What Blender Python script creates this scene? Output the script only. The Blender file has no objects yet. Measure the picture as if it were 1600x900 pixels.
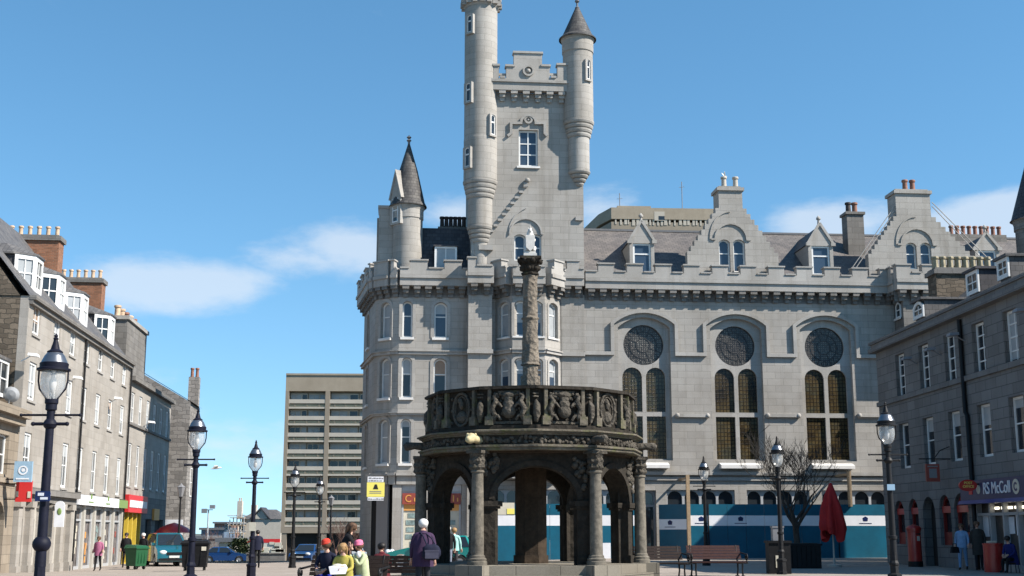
import bpy, bmesh, math, random
from math import sin, cos, tan, atan, atan2, pi, sqrt, radians, hypot
from mathutils import Vector, Matrix
from mathutils.geometry import delaunay_2d_cdt

random.seed(11)
SC = bpy.context.scene
COL = SC.collection
FOC, HOR, CAMZ = 1962.0, 832.0, 1.5          # focal length and horizon line in a 1600 px wide frame, eye height
PITCH = atan((HOR - 450) / FOC)
CAM = Vector((0, 0, CAMZ))


def ray(px, py):
    a, b = (px - 800) / FOC, (450 - py) / FOC
    return Vector((a, cos(PITCH) - b * sin(PITCH), sin(PITCH) + b * cos(PITCH)))


def smooth(t):
    t = max(0.0, min(1.0, t))
    return t * t * (3 - 2 * t)


def gz(x, y):
    z = .15 * smooth((x + 2) / 8) * smooth((y - 25) / 12)
    z -= .22 * smooth((-x - 8) / 8) * smooth((y - 46) / 14)
    z -= .024 * max(0.0, min(y, 210) - 74)
    return z


class Fr:
    """A building's own axes: u along the front, v back into the block, w up."""
    def __init__(s, x, y, z, deg):
        s.o = Vector((x, y, z)); s.a = radians(deg)
        s.c, s.s = cos(s.a), sin(s.a)

    def px(s, px, py, v=0.0):
        d = ray(px, py); r = CAM - s.o
        du, dv = d.x * s.c + d.y * s.s, -d.x * s.s + d.y * s.c
        cu, cv = r.x * s.c + r.y * s.s, -r.x * s.s + r.y * s.c
        t = (v - cv) / dv
        return cu + t * du, r.z + t * d.z

    def u(s, px, py, v=0.0): return s.px(px, py, v)[0]
    def w(s, px, py, v=0.0): return s.px(px, py, v)[1]

    def world(s, u, v, w=0.0):
        return Vector((s.o.x + u * s.c - v * s.s, s.o.y + u * s.s + v * s.c, s.o.z + w))


def at(px, py, Y):
    d = ray(px, py); return CAM + d * (Y / d.y)


def ground_at(px, Y):
    x = (px - 800) / FOC * Y / cos(PITCH) * 1.0
    # refine with the pitch: points on the ground at depth Y
    for _ in range(3):
        z = gz(x, Y); yc = Y * cos(PITCH) + (z - CAMZ) * sin(PITCH)
        x = (px - 800) / FOC * yc
    return Vector((x, Y, gz(x, Y)))


# ------------------------------------------------------------------ mesh builder
class MB:
    def __init__(s):
        s.v, s.f, s.uv, s.m, s.s = [], [], [], [], []
        s.g = []
        s.M = None

    def add(s, verts, faces, mi=0, uvs=None, sm=False):
        b = len(s.v); s.g.append((len(s.v), len(s.f)))
        verts = [Vector(p) for p in verts]
        loc = verts
        if s.M is not None:
            verts = [s.M @ p for p in verts]
        s.v += verts
        for k, f in enumerate(faces):
            s.f.append([b + i for i in f]); s.m.append(mi); s.s.append(sm)
            if uvs is not None:
                s.uv.append([uvs[i] for i in f] if not isinstance(uvs[0], list) else uvs[k])
            else:
                p = [loc[i] for i in f]
                n = (p[1] - p[0]).cross(p[2] - p[0])
                if len(p) > 3: n += (p[2] - p[0]).cross(p[3] - p[0])
                ax, ay, az = abs(n.x), abs(n.y), abs(n.z)
                if az > ax * 1.05 and az > ay * 1.05: s.uv.append([(q.x, q.y) for q in p])
                elif ax > ay: s.uv.append([(q.y + .37, q.z) for q in p])
                else: s.uv.append([(q.x, q.z) for q in p])

    def box(s, x0, x1, y0, y1, z0, z1, mi=0):
        if x0 > x1: x0, x1 = x1, x0
        if y0 > y1: y0, y1 = y1, y0
        if z0 > z1: z0, z1 = z1, z0
        v = [(x0, y0, z0), (x1, y0, z0), (x1, y1, z0), (x0, y1, z0), (x0, y0, z1), (x1, y0, z1), (x1, y1, z1), (x0, y1, z1)]
        s.add(v, [(0, 3, 2, 1), (4, 5, 6, 7), (0, 1, 5, 4), (1, 2, 6, 5), (2, 3, 7, 6), (3, 0, 4, 7)], mi)

    def hexa(s, bot, top, mi=0):
        """eight corners: four below, four above, both counter-clockwise from above"""
        s.add(list(bot) + list(top), [(0, 3, 2, 1), (4, 5, 6, 7), (0, 1, 5, 4), (1, 2, 6, 5), (2, 3, 7, 6), (3, 0, 4, 7)], mi)

    def beam(s, p, q, a, b=None, mi=0, up=(0, 0, 1)):
        b = a if b is None else b
        p, q = Vector(p), Vector(q); d = (q - p).normalized(); up = Vector(up)
        if abs(d.dot(up)) > .98: up = Vector((0, 1, 0))
        x = d.cross(up).normalized() * a / 2; y = x.cross(d).normalized() * b / 2
        v = [p - x - y, p + x - y, p + x + y, p - x + y, q - x - y, q + x - y, q + x + y, q - x + y]
        s.add(v, [(0, 1, 2, 3), (7, 6, 5, 4), (4, 5, 1, 0), (5, 6, 2, 1), (6, 7, 3, 2), (7, 4, 0, 3)], mi)

    def tube(s, pts, r, seg=8, mi=0, sm=True, cap=True):
        pts = [Vector(p) for p in pts]
        rs = r if isinstance(r, (list, tuple)) else [r] * len(pts)
        v = []; prev = None
        for i, p in enumerate(pts):
            d = (pts[min(i + 1, len(pts) - 1)] - pts[max(i - 1, 0)])
            if d.length < 1e-9: d = Vector((0, 0, 1))
            d.normalize()
            if prev is None:
                up = Vector((0, 0, 1)) if abs(d.z) < .9 else Vector((0, 1, 0))
                x = d.cross(up).normalized()
            else:
                x = (prev - d * prev.dot(d)).normalized()
            prev = x; y = d.cross(x)
            for k in range(seg):
                t = 2 * pi * k / seg
                v.append(p + (x * cos(t) + y * sin(t)) * rs[i])
        f = []
        for i in range(len(pts) - 1):
            for k in range(seg):
                a, b = i * seg + k, i * seg + (k + 1) % seg
                f.append((a, b, b + seg, a + seg))
        s.add(v, f, mi, None, sm)
        if cap:
            s.add(v[:seg], [tuple(reversed(range(seg)))], mi)
            s.add(v[-seg:], [tuple(range(seg))], mi)

    def lathe(s, prof, cx=0, cy=0, seg=24, a0=0.0, a1=2 * pi, mi=0, sm=True, soft=False, warp=None):
        """prof: [(r, z)] from bottom to top"""
        full = abs(a1 - a0 - 2 * pi) < 1e-6
        n = seg + 1
        def pt(r, z, k):
            t = a0 + (a1 - a0) * k / seg
            if warp: r = warp(r, z, t)
            return (cx + r * cos(t), cy + r * sin(t), z)
        rmax = max(r for r, z in prof)
        if soft:
            m = seg if full else n
            v = [pt(r, z, k) for r, z in prof for k in range(m)]
            f = []
            fu = []
            for i in range(len(prof) - 1):
                for k in range(seg):
                    a, b = i * m + k, i * m + (k + 1) % m
                    f.append((a, b, b + m, a + m))
                    u0, u1 = rmax * (a1 - a0) * k / seg, rmax * (a1 - a0) * (k + 1) / seg
                    fu.append([(u0, prof[i][1]), (u1, prof[i][1]), (u1, prof[i + 1][1]), (u0, prof[i + 1][1])])
            s.add(v, f, mi, fu, sm)
            return
        for i in range(len(prof) - 1):
            (r0, z0), (r1, z1) = prof[i], prof[i + 1]
            flat = abs(z1 - z0) < 1e-4
            v, uv = [], []
            for k in range(n):
                v.append(pt(r0, z0, k)); v.append(pt(r1, z1, k))
                u = max(r0, r1) * (a0 + (a1 - a0) * k / seg)
                uv.append((u, z0)); uv.append((u, z1 if not flat else z0 + abs(r1 - r0)))
            f = []
            for k in range(seg):
                a = 2 * k
                if r0 < 1e-5: f.append((a, a + 3, a + 1))
                elif r1 < 1e-5: f.append((a, a + 2, a + 1))
                else: f.append((a, a + 2, a + 3, a + 1))
            s.add(v, f, mi, uv, sm)

    def panel(s, outer, holes=(), y0=0.0, y1=.2, mi=0, back=True, mi_rev=None):
        """A slab in the x-z plane with through holes, front at y0 and back at y1."""
        loops = [list(outer)] + [list(h) for h in holes]
        pts, edges = [], []
        for lp in loops:
            b = len(pts); pts += [Vector((p[0], p[1])) for p in lp]
            edges += [(b + i, b + (i + 1) % len(lp)) for i in range(len(lp))]
        r = delaunay_2d_cdt(pts, edges, [], 0, 1e-6)
        vs, tris = r[0], r[2]
        def inside(p, lp):
            c = False; j = len(lp) - 1
            for i in range(len(lp)):
                (xi, yi), (xj, yj) = lp[i][:2], lp[j][:2]
                if (yi > p[1]) != (yj > p[1]) and p[0] < (xj - xi) * (p[1] - yi) / (yj - yi) + xi: c = not c
                j = i
            return c
        keep = []
        for t in tris:
            c = [sum(vs[i][k] for i in t) / len(t) for k in (0, 1)]
            if inside(c, loops[0]) and not any(inside(c, h) for h in loops[1:]):
                a, b, d = (vs[i] for i in t[:3])
                ccw = (b[0] - a[0]) * (d[1] - a[1]) - (b[1] - a[1]) * (d[0] - a[0]) > 0
                keep.append(tuple(t) if ccw else tuple(reversed(t)))
        s.add([(p[0], y0, p[1]) for p in vs], keep, mi)
        if back: s.add([(p[0], y1, p[1]) for p in vs], [tuple(reversed(t)) for t in keep], mi)
        for li, lp in enumerate(loops):
            area = sum(lp[i][0] * lp[(i + 1) % len(lp)][1] - lp[(i + 1) % len(lp)][0] * lp[i][1] for i in range(len(lp)))
            if (area > 0) != (li == 0): lp = list(reversed(lp))
            m = mi if (li == 0 or mi_rev is None) else mi_rev
            for i in range(len(lp)):
                a, b = lp[i], lp[(i + 1) % len(lp)]
                s.add([(a[0], y0, a[1]), (a[0], y1, a[1]), (b[0], y1, b[1]), (b[0], y0, b[1])], [(0, 1, 2, 3)], m)

    def slab(s, poly, z0, z1, mi=0):
        """A flat plate or block: polygon in x-y (counter-clockwise), from z0 to z1."""
        n = len(poly)
        area = sum(poly[i][0] * poly[(i + 1) % n][1] - poly[(i + 1) % n][0] * poly[i][1] for i in range(n))
        if area < 0: poly = list(reversed(poly))
        r = delaunay_2d_cdt([Vector(p) for p in poly], [(i, (i + 1) % n) for i in range(n)], [], 1, 1e-6)
        vs, tr = r[0], []
        for t in r[2]:
            a, b, d = (vs[i] for i in t[:3])
            tr.append(tuple(t) if (b[0] - a[0]) * (d[1] - a[1]) - (b[1] - a[1]) * (d[0] - a[0]) > 0 else tuple(reversed(t)))
        s.add([(p[0], p[1], z1) for p in vs], tr, mi)
        s.add([(p[0], p[1], z0) for p in vs], [tuple(reversed(t)) for t in tr], mi)
        for i in range(n):
            a, b = poly[i], poly[(i + 1) % n]
            L = hypot(b[0] - a[0], b[1] - a[1])
            s.add([(*a, z0), (*b, z0), (*b, z1), (*a, z1)], [(0, 1, 2, 3)], mi, [(0, z0), (L, z0), (L, z1), (0, z1)])

    def strip(s, path, w, y0, y1, mi=0, closed=False):
        """A mitred band of width w along a path in the x-z plane, from depth y0 (front) to y1."""
        n = len(path); P = [Vector(p) for p in path]; L, R = [], []
        for i in range(n):
            if closed: a, b = P[(i - 1) % n], P[(i + 1) % n]
            else: a, b = P[max(i - 1, 0)], P[min(i + 1, n - 1)]
            d1 = (P[i] - a).normalized() if (P[i] - a).length > 1e-9 else (b - P[i]).normalized()
            d2 = (b - P[i]).normalized() if (b - P[i]).length > 1e-9 else d1
            n1, n2 = Vector((-d1.y, d1.x)), Vector((-d2.y, d2.x))
            m = (n1 + n2)
            m = m.normalized() if m.length > 1e-6 else n1
            k = w / 2 / max(.35, m.dot(n1))
            L.append(P[i] + m * k); R.append(P[i] - m * k)
        for i in range(n if closed else n - 1):
            j = (i + 1) % n
            bot = [(R[i].x, y0, R[i].y), (R[j].x, y0, R[j].y), (R[j].x, y1, R[j].y), (R[i].x, y1, R[i].y)]
            top = [(L[i].x, y0, L[i].y), (L[j].x, y0, L[j].y), (L[j].x, y1, L[j].y), (L[i].x, y1, L[i].y)]
            s.add(bot + top, [(0, 1, 5, 4), (1, 0, 3, 2), (4, 5, 6, 7), (2, 3, 7, 6)], mi)
            if not closed and i == 0: s.add(bot + top, [(0, 4, 7, 3)], mi)
            if not closed and j == n - 1: s.add(bot + top, [(1, 2, 6, 5)], mi)

    def ball(s, c, r, seg=12, rings=8, mi=0, sc=(1, 1, 1), fn=None):
        c = Vector(c); v = []; f = []
        for i in range(rings + 1):
            ph = -pi / 2 + pi * i / rings
            for k in range(seg):
                t = 2 * pi * k / seg
                d = Vector((cos(ph) * cos(t) * sc[0], cos(ph) * sin(t) * sc[1], sin(ph) * sc[2]))
                rr = r * (fn(d) if fn else 1)
                v.append(c + d * rr)
        for i in range(rings):
            for k in range(seg):
                a, b = i * seg + k, i * seg + (k + 1) % seg
                f.append((a, b, b + seg, a + seg))
        s.add(v, f, mi, None, True)

    def build_each(s, name, mats, parent=None):
        """as build, but every piece that stands clear of the others becomes an object of its own"""
        ends = s.g[1:] + [(len(s.v), len(s.f))]; bx = []
        for (v0, _), (v1, _) in zip(s.g, ends):
            P = s.v[v0:v1]; lo = [min(p[i] for p in P) for i in range(3)]; hi = [max(p[i] for p in P) for i in range(3)]; bx.append((lo, hi))
        n = len(bx); par = list(range(n))
        def root(i):
            while par[i] != i: i = par[i]
            return i
        for i in range(n):
            for j in range(i):
                if root(i) == root(j): continue
                gap = sqrt(sum(max(0, bx[i][0][k] - bx[j][1][k], bx[j][0][k] - bx[i][1][k]) ** 2 for k in range(3)))
                if gap <= .04: par[root(i)] = root(j)
        cl = {}
        for i in range(n): cl.setdefault(root(i), []).append(i)
        out = []
        for ids in cl.values():
            q = MB()
            for i in sorted(ids):
                (v0, f0), (v1, f1) = s.g[i], ends[i]; b = len(q.v); q.v += s.v[v0:v1]
                for k in range(f0, f1): q.f.append([c - v0 + b for c in s.f[k]]); q.uv.append(s.uv[k]); q.m.append(s.m[k]); q.s.append(s.s[k])
            out.append(q.build(name, mats, parent))
        return out

    def build(s, name, mats, parent=None, M=None):
        me = bpy.data.meshes.new(name)
        me.from_pydata([tuple(p) for p in s.v], [], s.f)
        if not isinstance(mats, (list, tuple)): mats = [mats]
        for m in mats: me.materials.append(m)
        ul = me.uv_layers.new(name='UVMap')
        flat = [c for fu in s.uv for p in fu for c in p]
        ul.data.foreach_set('uv', flat)
        me.polygons.foreach_set('material_index', s.m)
        me.polygons.foreach_set('use_smooth', s.s)
        me.update()
        o = bpy.data.objects.new(name, me); COL.objects.link(o)
        if parent is not None: o.parent = parent
        if M is not None: o.matrix_local = M
        return o


def thing(name, label, cat, loc=(0, 0, 0), deg=0.0, group=None):
    o = bpy.data.objects.new(name, None); COL.objects.link(o)
    o.empty_display_size = .3
    o.location = loc; o.rotation_euler = (0, 0, radians(deg))
    o['label'] = label; o['category'] = cat
    if group: o['group'] = group
    return o


def tag(o, label, cat, group=None):
    o['label'] = label; o['category'] = cat
    if group: o['group'] = group
    return o


def dup(root, loc, rotz, label=None, scale=None):
    r = root.copy(); COL.objects.link(r); r.location = loc; r.rotation_euler = (0, 0, rotz)
    if scale: r.scale = (scale,) * 3
    if label: r['label'] = label
    for ch in list(root.children):
        c = ch.copy(); COL.objects.link(c); c.parent = r
        for g in list(ch.children):
            d = g.copy(); COL.objects.link(d); d.parent = c
    return r


def arc(cx, cz, r, a0, a1, n, rz=None):
    rz = r if rz is None else rz
    return [(cx + r * cos(radians(a0 + (a1 - a0) * i / n)), cz + rz * sin(radians(a0 + (a1 - a0) * i / n))) for i in range(n + 1)]


def rect(x0, x1, z0, z1): return [(x0, z0), (x1, z0), (x1, z1), (x0, z1)]


def archtop(x0, x1, z0, z1, rise, n=8):
    """rectangle whose top edge is an arc of the given rise, counter-clockwise"""
    if rise <= 1e-4: return rect(x0, x1, z0, z1)
    h = (x1 - x0) / 2; r = (h * h + rise * rise) / (2 * rise); cx = (x0 + x1) / 2; cz = z1 - r
    a = math.degrees(math.asin(min(1, h / r)))
    if rise > h: a = 180 - a
    return [(x0, z0), (x1, z0)] + arc(cx, cz, r, 90 - a, 90 + a, n)


# ------------------------------------------------------------------ materials
def mat(name):
    m = bpy.data.materials.new(name); m.use_nodes = True
    nt = m.node_tree; b = nt.nodes['Principled BSDF']
    return m, nt, b


def N(nt, typ, **kw):
    n = nt.nodes.new(typ)
    for k, v in kw.items():
        if k.startswith('_'): setattr(n, k[1:], v)
        else: n.inputs[k.replace('_', ' ')].default_value = v
    return n


def ramp(nt, stops):
    r = nt.nodes.new('ShaderNodeValToRGB'); e = r.color_ramp.elements
    e[0].position, e[0].color = stops[0][0], (*stops[0][1], 1)
    e[1].position, e[1].color = stops[-1][0], (*stops[-1][1], 1)
    for p, c in stops[1:-1]:
        x = e.new(p); x.color = (*c, 1)
    return r


def mix(nt, a, b, fac, mode='MIX'):
    m = nt.nodes.new('ShaderNodeMix'); m.data_type = 'RGBA'; m.blend_type = mode
    for sock, val in ((m.inputs[0], fac), (m.inputs[6], a), (m.inputs[7], b)):
        if hasattr(val, 'is_linked'): nt.links.new(val, sock)
        elif isinstance(val, (int, float)): sock.default_value = val
        else: sock.default_value = (*val, 1)
    return m.outputs[2]


ALB = .8          # one brightness unit for every pigment below


def dim(c): return tuple(x * ALB for x in c)


def plain(name, col, rough=.6, metal=0.0, var=.0, scale=6.0, spec=.4, coat=0.0):
    m, nt, b = mat(name); col = dim(col)
    b.inputs['Roughness'].default_value = rough; b.inputs['Metallic'].default_value = metal
    b.inputs['Specular IOR Level'].default_value = spec
    if coat: b.inputs['Coat Weight'].default_value = coat
    if var > 0:
        tc = N(nt, 'ShaderNodeTexCoord'); n = N(nt, 'ShaderNodeTexNoise', Scale=scale, Detail=6.0, Roughness=.65)
        nt.links.new(tc.outputs['Object'], n.inputs['Vector'])
        lo = tuple(c * (1 - var) for c in col); hi = tuple(min(1, c * (1 + var)) for c in col)
        r = ramp(nt, [(.3, lo), (.7, hi)]); nt.links.new(n.outputs['Fac'], r.inputs[0])
        nt.links.new(r.outputs[0], b.inputs['Base Color'])
        bp = N(nt, 'ShaderNodeBump', Strength=.15, Distance=.01); nt.links.new(n.outputs['Fac'], bp.inputs['Height'])
        nt.links.new(bp.outputs[0], b.inputs['Normal'])
    else:
        b.inputs['Base Color'].default_value = (*col, 1)
    return m


def stone(name, col, mortar, bw=.75, bh=.33, var=.16, stain=(.5, .46, .4), stain_amt=.35, msize=.012, bump=.5, rough=.85, grain=40.0, rubble=False, moss=None, streak=.25):
    m, nt, b = mat(name); b.inputs['Roughness'].default_value = rough; b.inputs['Specular IOR Level'].default_value = .25
    col, mortar = dim(col), dim(mortar)
    uv = N(nt, 'ShaderNodeUVMap', _uv_map='UVMap'); tc = N(nt, 'ShaderNodeTexCoord')
    L = nt.links.new
    vec = uv.outputs[0]
    if rubble:
        wn = N(nt, 'ShaderNodeTexNoise', Scale=1.9, Detail=3.0); L(vec, wn.inputs['Vector'])
        va = nt.nodes.new('ShaderNodeVectorMath'); va.operation = 'MULTIPLY_ADD'
        L(wn.outputs['Color'], va.inputs[0]); va.inputs[1].default_value = (.35, .35, 0); L(vec, va.inputs[2])
        vec = va.outputs[0]
    br = N(nt, 'ShaderNodeTexBrick', Scale=1.0, Mortar_Size=msize, Mortar_Smooth=.3, Bias=0.0, Brick_Width=bw, Row_Height=bh)
    br.offset = .5
    lo = tuple(c * (1 - var) for c in col); hi = tuple(c * (1 + var) for c in col)
    br.inputs['Color1'].default_value = (*lo, 1); br.inputs['Color2'].default_value = (*hi, 1); br.inputs['Mortar'].default_value = (*mortar, 1)
    L(vec, br.inputs['Vector'])
    big = N(nt, 'ShaderNodeTexNoise', Scale=.45, Detail=7.0, Roughness=.62); L(tc.outputs['Object'], big.inputs['Vector'])
    rb = ramp(nt, [(.38, (0, 0, 0)), (.72, (1, 1, 1))]); L(big.outputs['Fac'], rb.inputs[0])
    f1 = nt.nodes.new('ShaderNodeMath'); f1.operation = 'MULTIPLY'; f1.inputs[1].default_value = stain_amt; L(rb.outputs[0], f1.inputs[0])
    c = mix(nt, br.outputs['Color'], mix(nt, br.outputs['Color'], stain, 1.0, 'MULTIPLY'), f1.outputs[0])
    # rain streaks: noise stretched downwards
    mp = N(nt, 'ShaderNodeMapping', Scale=(2.4, 2.4, .16)); L(tc.outputs['Object'], mp.inputs['Vector'])
    st = N(nt, 'ShaderNodeTexNoise', Scale=1.0, Detail=5.0, Roughness=.6); L(mp.outputs[0], st.inputs['Vector'])
    rs = ramp(nt, [(.52, (0, 0, 0)), (.78, (1, 1, 1))]); L(st.outputs['Fac'], rs.inputs[0])
    f2 = nt.nodes.new('ShaderNodeMath'); f2.operation = 'MULTIPLY'; f2.inputs[1].default_value = streak; L(rs.outputs[0], f2.inputs[0])
    c = mix(nt, c, mix(nt, c, (.55, .52, .47), 1.0, 'MULTIPLY'), f2.outputs[0])
    g = N(nt, 'ShaderNodeTexNoise', Scale=grain, Detail=3.0, Roughness=.7); L(tc.outputs['Object'], g.inputs['Vector'])
    rg = ramp(nt, [(.3, (.8, .8, .8)), (.7, (1.13, 1.13, 1.13))]); L(g.outputs['Fac'], rg.inputs[0])
    c = mix(nt, c, rg.outputs[0], 1.0, 'MULTIPLY')
    if moss:
        mn = N(nt, 'ShaderNodeTexNoise', Scale=2.2, Detail=6.0, Roughness=.7); L(tc.outputs['Object'], mn.inputs['Vector'])
        rm = ramp(nt, [(moss[1], (0, 0, 0)), (moss[1] + .16, (1, 1, 1))]); L(mn.outputs['Fac'], rm.inputs[0])
        c = mix(nt, c, moss[0], rm.outputs[0])
    L(c, b.inputs['Base Color'])
    inv = nt.nodes.new('ShaderNodeMath'); inv.operation = 'MULTIPLY_ADD'; L(br.outputs['Fac'], inv.inputs[0])
    inv.inputs[1].default_value = -1.0; L(g.outputs['Fac'], inv.inputs[2])
    bp = N(nt, 'ShaderNodeBump', Strength=bump, Distance=.012); L(inv.outputs[0], bp.inputs['Height'])
    L(bp.outputs[0], b.inputs['Normal'])
    return m


def glass(name, col=(.02, .025, .03), rough=.06, wob=.02):
    m, nt, b = mat(name)
    b.inputs['Base Color'].default_value = (*col, 1); b.inputs['Roughness'].default_value = rough
    b.inputs['Specular IOR Level'].default_value = .55
    tc = N(nt, 'ShaderNodeTexCoord'); n = N(nt, 'ShaderNodeTexNoise', Scale=2.3, Detail=1.0)
    nt.links.new(tc.outputs['Object'], n.inputs['Vector'])
    bp = N(nt, 'ShaderNodeBump', Strength=.25, Distance=wob); nt.links.new(n.outputs['Fac'], bp.inputs['Height'])
    nt.links.new(bp.outputs[0], b.inputs['Normal'])
    return m


def carved(name, col, scale, depth, moss=None, moss_at=.5, dark=.35):
    """weathered dark stone with a deep carved texture"""
    m, nt, b = mat(name); L = nt.links.new; col = dim(col)
    b.inputs['Roughness'].default_value = .9; b.inputs['Specular IOR Level'].default_value = .2
    tc = N(nt, 'ShaderNodeTexCoord')
    v = N(nt, 'ShaderNodeTexVoronoi', Scale=scale); L(tc.outputs['Object'], v.inputs['Vector'])
    n = N(nt, 'ShaderNodeTexNoise', Scale=scale * 1.4, Detail=6.0, Roughness=.7); L(tc.outputs['Object'], n.inputs['Vector'])
    n2 = N(nt, 'ShaderNodeTexNoise', Scale=1.3, Detail=6.0, Roughness=.65); L(tc.outputs['Object'], n2.inputs['Vector'])
    r = ramp(nt, [(.3, tuple(c * (1 - dark) for c in col)), (.7, tuple(c * (1 + dark) for c in col))]); L(n2.outputs['Fac'], r.inputs[0])
    r2 = ramp(nt, [(.32, (.6, .6, .6)), (.68, (1.25, 1.22, 1.18))]); L(n.outputs['Fac'], r2.inputs[0])
    c = mix(nt, r.outputs[0], r2.outputs[0], 1.0, 'MULTIPLY')
    if moss:
        mn = N(nt, 'ShaderNodeTexNoise', Scale=2.6, Detail=7.0, Roughness=.7)
        mp = N(nt, 'ShaderNodeMapping', Location=(3.1, 1.7, .4)); L(tc.outputs['Object'], mp.inputs[0]); L(mp.outputs[0], mn.inputs['Vector'])
        rm = ramp(nt, [(moss_at, (0, 0, 0)), (moss_at + .18, (1, 1, 1))]); L(mn.outputs['Fac'], rm.inputs[0])
        c = mix(nt, c, moss, rm.outputs[0])
    L(c, b.inputs['Base Color'])
    ad = nt.nodes.new('ShaderNodeMath'); ad.operation = 'MULTIPLY_ADD'; L(v.outputs['Distance'], ad.inputs[0]); ad.inputs[1].default_value = 1.0; L(n.outputs['Fac'], ad.inputs[2])
    bp = N(nt, 'ShaderNodeBump', Strength=1.0, Distance=depth); L(ad.outputs[0], bp.inputs['Height'])
    L(bp.outputs[0], b.inputs['Normal'])
    return m


def slate(name, a, c_, bw=.28, bh=.2):
    m, nt, b = mat(name); L = nt.links.new; a, c_ = dim(a), dim(c_)
    b.inputs['Roughness'].default_value = .65; b.inputs['Specular IOR Level'].default_value = .35
    uv = N(nt, 'ShaderNodeUVMap', _uv_map='UVMap'); tc = N(nt, 'ShaderNodeTexCoord')
    br = N(nt, 'ShaderNodeTexBrick', Scale=1.0, Mortar_Size=.008, Brick_Width=bw, Row_Height=bh)
    br.inputs['Color1'].default_value = (*a, 1); br.inputs['Color2'].default_value = (*c_, 1)
    br.inputs['Mortar'].default_value = (*(x * .35 for x in a), 1); L(uv.outputs[0], br.inputs['Vector'])
    n = N(nt, 'ShaderNodeTexNoise', Scale=1.1, Detail=7.0, Roughness=.7); L(tc.outputs['Object'], n.inputs['Vector'])
    r = ramp(nt, [(.3, (.68, .68, .7)), (.7, (1.25, 1.2, 1.12))]); L(n.outputs['Fac'], r.inputs[0])
    L(mix(nt, br.outputs['Color'], r.outputs[0], 1.0, 'MULTIPLY'), b.inputs['Base Color'])
    bp = N(nt, 'ShaderNodeBump', Strength=.6, Distance=.015); bp.invert = True; L(br.outputs['Fac'], bp.inputs['Height'])
    L(bp.outputs[0], b.inputs['Normal'])
    return m


def leaded(name, cols, sx=.17, sz=.19):
    m, nt, b = mat(name); L = nt.links.new
    b.inputs['Roughness'].default_value = .25; b.inputs['Specular IOR Level'].default_value = .35
    uv = N(nt, 'ShaderNodeUVMap', _uv_map='UVMap'); tc = N(nt, 'ShaderNodeTexCoord')
    br = N(nt, 'ShaderNodeTexBrick', Scale=1.0, Mortar_Size=.022, Mortar_Smooth=.1, Brick_Width=sx, Row_Height=sz); br.offset = 0.0
    br.inputs['Color1'].default_value = (.8, .8, .8, 1); br.inputs['Color2'].default_value = (1.25, 1.25, 1.25, 1); br.inputs['Mortar'].default_value = (.3, .3, .33, 1)
    L(uv.outputs[0], br.inputs['Vector'])
    n = N(nt, 'ShaderNodeTexNoise', Scale=.8, Detail=4.0, Roughness=.6); L(tc.outputs['Object'], n.inputs['Vector'])
    r = ramp(nt, [(.25 + .5 * i / (len(cols) - 1), c) for i, c in enumerate(cols)]); L(n.outputs['Fac'], r.inputs[0])
    L(mix(nt, r.outputs[0], br.outputs['Color'], 1.0, 'MULTIPLY'), b.inputs['Base Color'])
    bp = N(nt, 'ShaderNodeBump', Strength=.5, Distance=.02); L(br.outputs['Fac'], bp.inputs['Height']); L(bp.outputs[0], b.inputs['Normal'])
    return m


MT = {}
MT['granite'] = stone('pale_granite', (.41, .389, .358), (.29, .275, .252), .82, .33, .07, stain_amt=.5, streak=.55, msize=.01, bump=.4)
MT['granite_trim'] = stone('dressed_granite', (.43, .412, .385), (.31, .296, .275), 1.4, .6, .08, stain_amt=.5, msize=.006, streak=.55)
MT['granite_dark'] = stone('weathered_and_shade_granite', (.225, .214, .2), (.14, .133, .123), .7, .33, .14, stain_amt=.5, streak=.4)  # weathered stone; on the corbel tables its dark tone stands in for shade
MT['street_granite'] = stone('street_granite', (.40, .373, .336), (.34, .317, .286), .9, .36, .08, stain_amt=.5, msize=.006, streak=.55)
MT['ashlar_brown'] = stone('brown_ashlar', (.32, .27, .21), (.21, .178, .14), .75, .36, .10, stain_amt=.4)
MT['rubble_brown'] = stone('brown_rubble', (.175, .14, .105), (.10, .085, .065), .42, .2, .35, stain_amt=.5, msize=.02, rubble=True, bump=1.0)
MT['rubble_grey'] = stone('grey_rubble', (.30, .28, .26), (.19, .18, .17), .55, .28, .28, stain_amt=.4, msize=.02, rubble=True, bump=1.0)
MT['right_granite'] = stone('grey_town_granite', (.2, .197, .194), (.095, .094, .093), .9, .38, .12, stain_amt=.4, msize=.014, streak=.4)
MT['plinth'] = stone('plinth_stone', (.27, .245, .20), (.10, .09, .075), 1.15, .36, .15, stain_amt=.55, msize=.012, moss=((.11, .115, .05), .66))
MT['step'] = stone('step_stone', (.36, .33, .28), (.14, .13, .11), 1.3, .3, .12, stain_amt=.5, msize=.012)
MT['cross_dark'] = carved('blackened_sandstone', (.034, .029, .023), 5, .03, (.04, .042, .016), .6)
MT['cross_carve'] = carved('carved_sandstone', (.105, .094, .078), 9, .06, (.075, .078, .032), .6)
MT['cross_light'] = carved('pale_sandstone', (.135, .12, .095), 7, .02, (.085, .09, .035), .5)
MT['column_stone'] = carved('column_sandstone', (.16, .145, .12), 6, .012, (.1, .09, .07), .62, .3)
MT['shaft_stone'] = carved('shaft_sandstone', (.215, .185, .15), 8, .05, (.09, .08, .065), .58, .3)
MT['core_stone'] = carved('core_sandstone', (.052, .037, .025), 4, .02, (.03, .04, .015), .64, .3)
MT['white_stone'] = plain('white_marble', (.62, .60, .56), .55, var=.12, scale=9)
MT['lion_stone'] = plain('yellowed_stone', (.5, .42, .24), .8, var=.3, scale=14)
MT['slate'] = slate('purple_slate', (.115, .108, .107), (.165, .153, .148))
MT['slate_dark'] = slate('dark_slate', (.045, .046, .055), (.075, .075, .085))
MT['slate_grey'] = slate('grey_slate', (.10, .10, .105), (.15, .148, .15))
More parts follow.
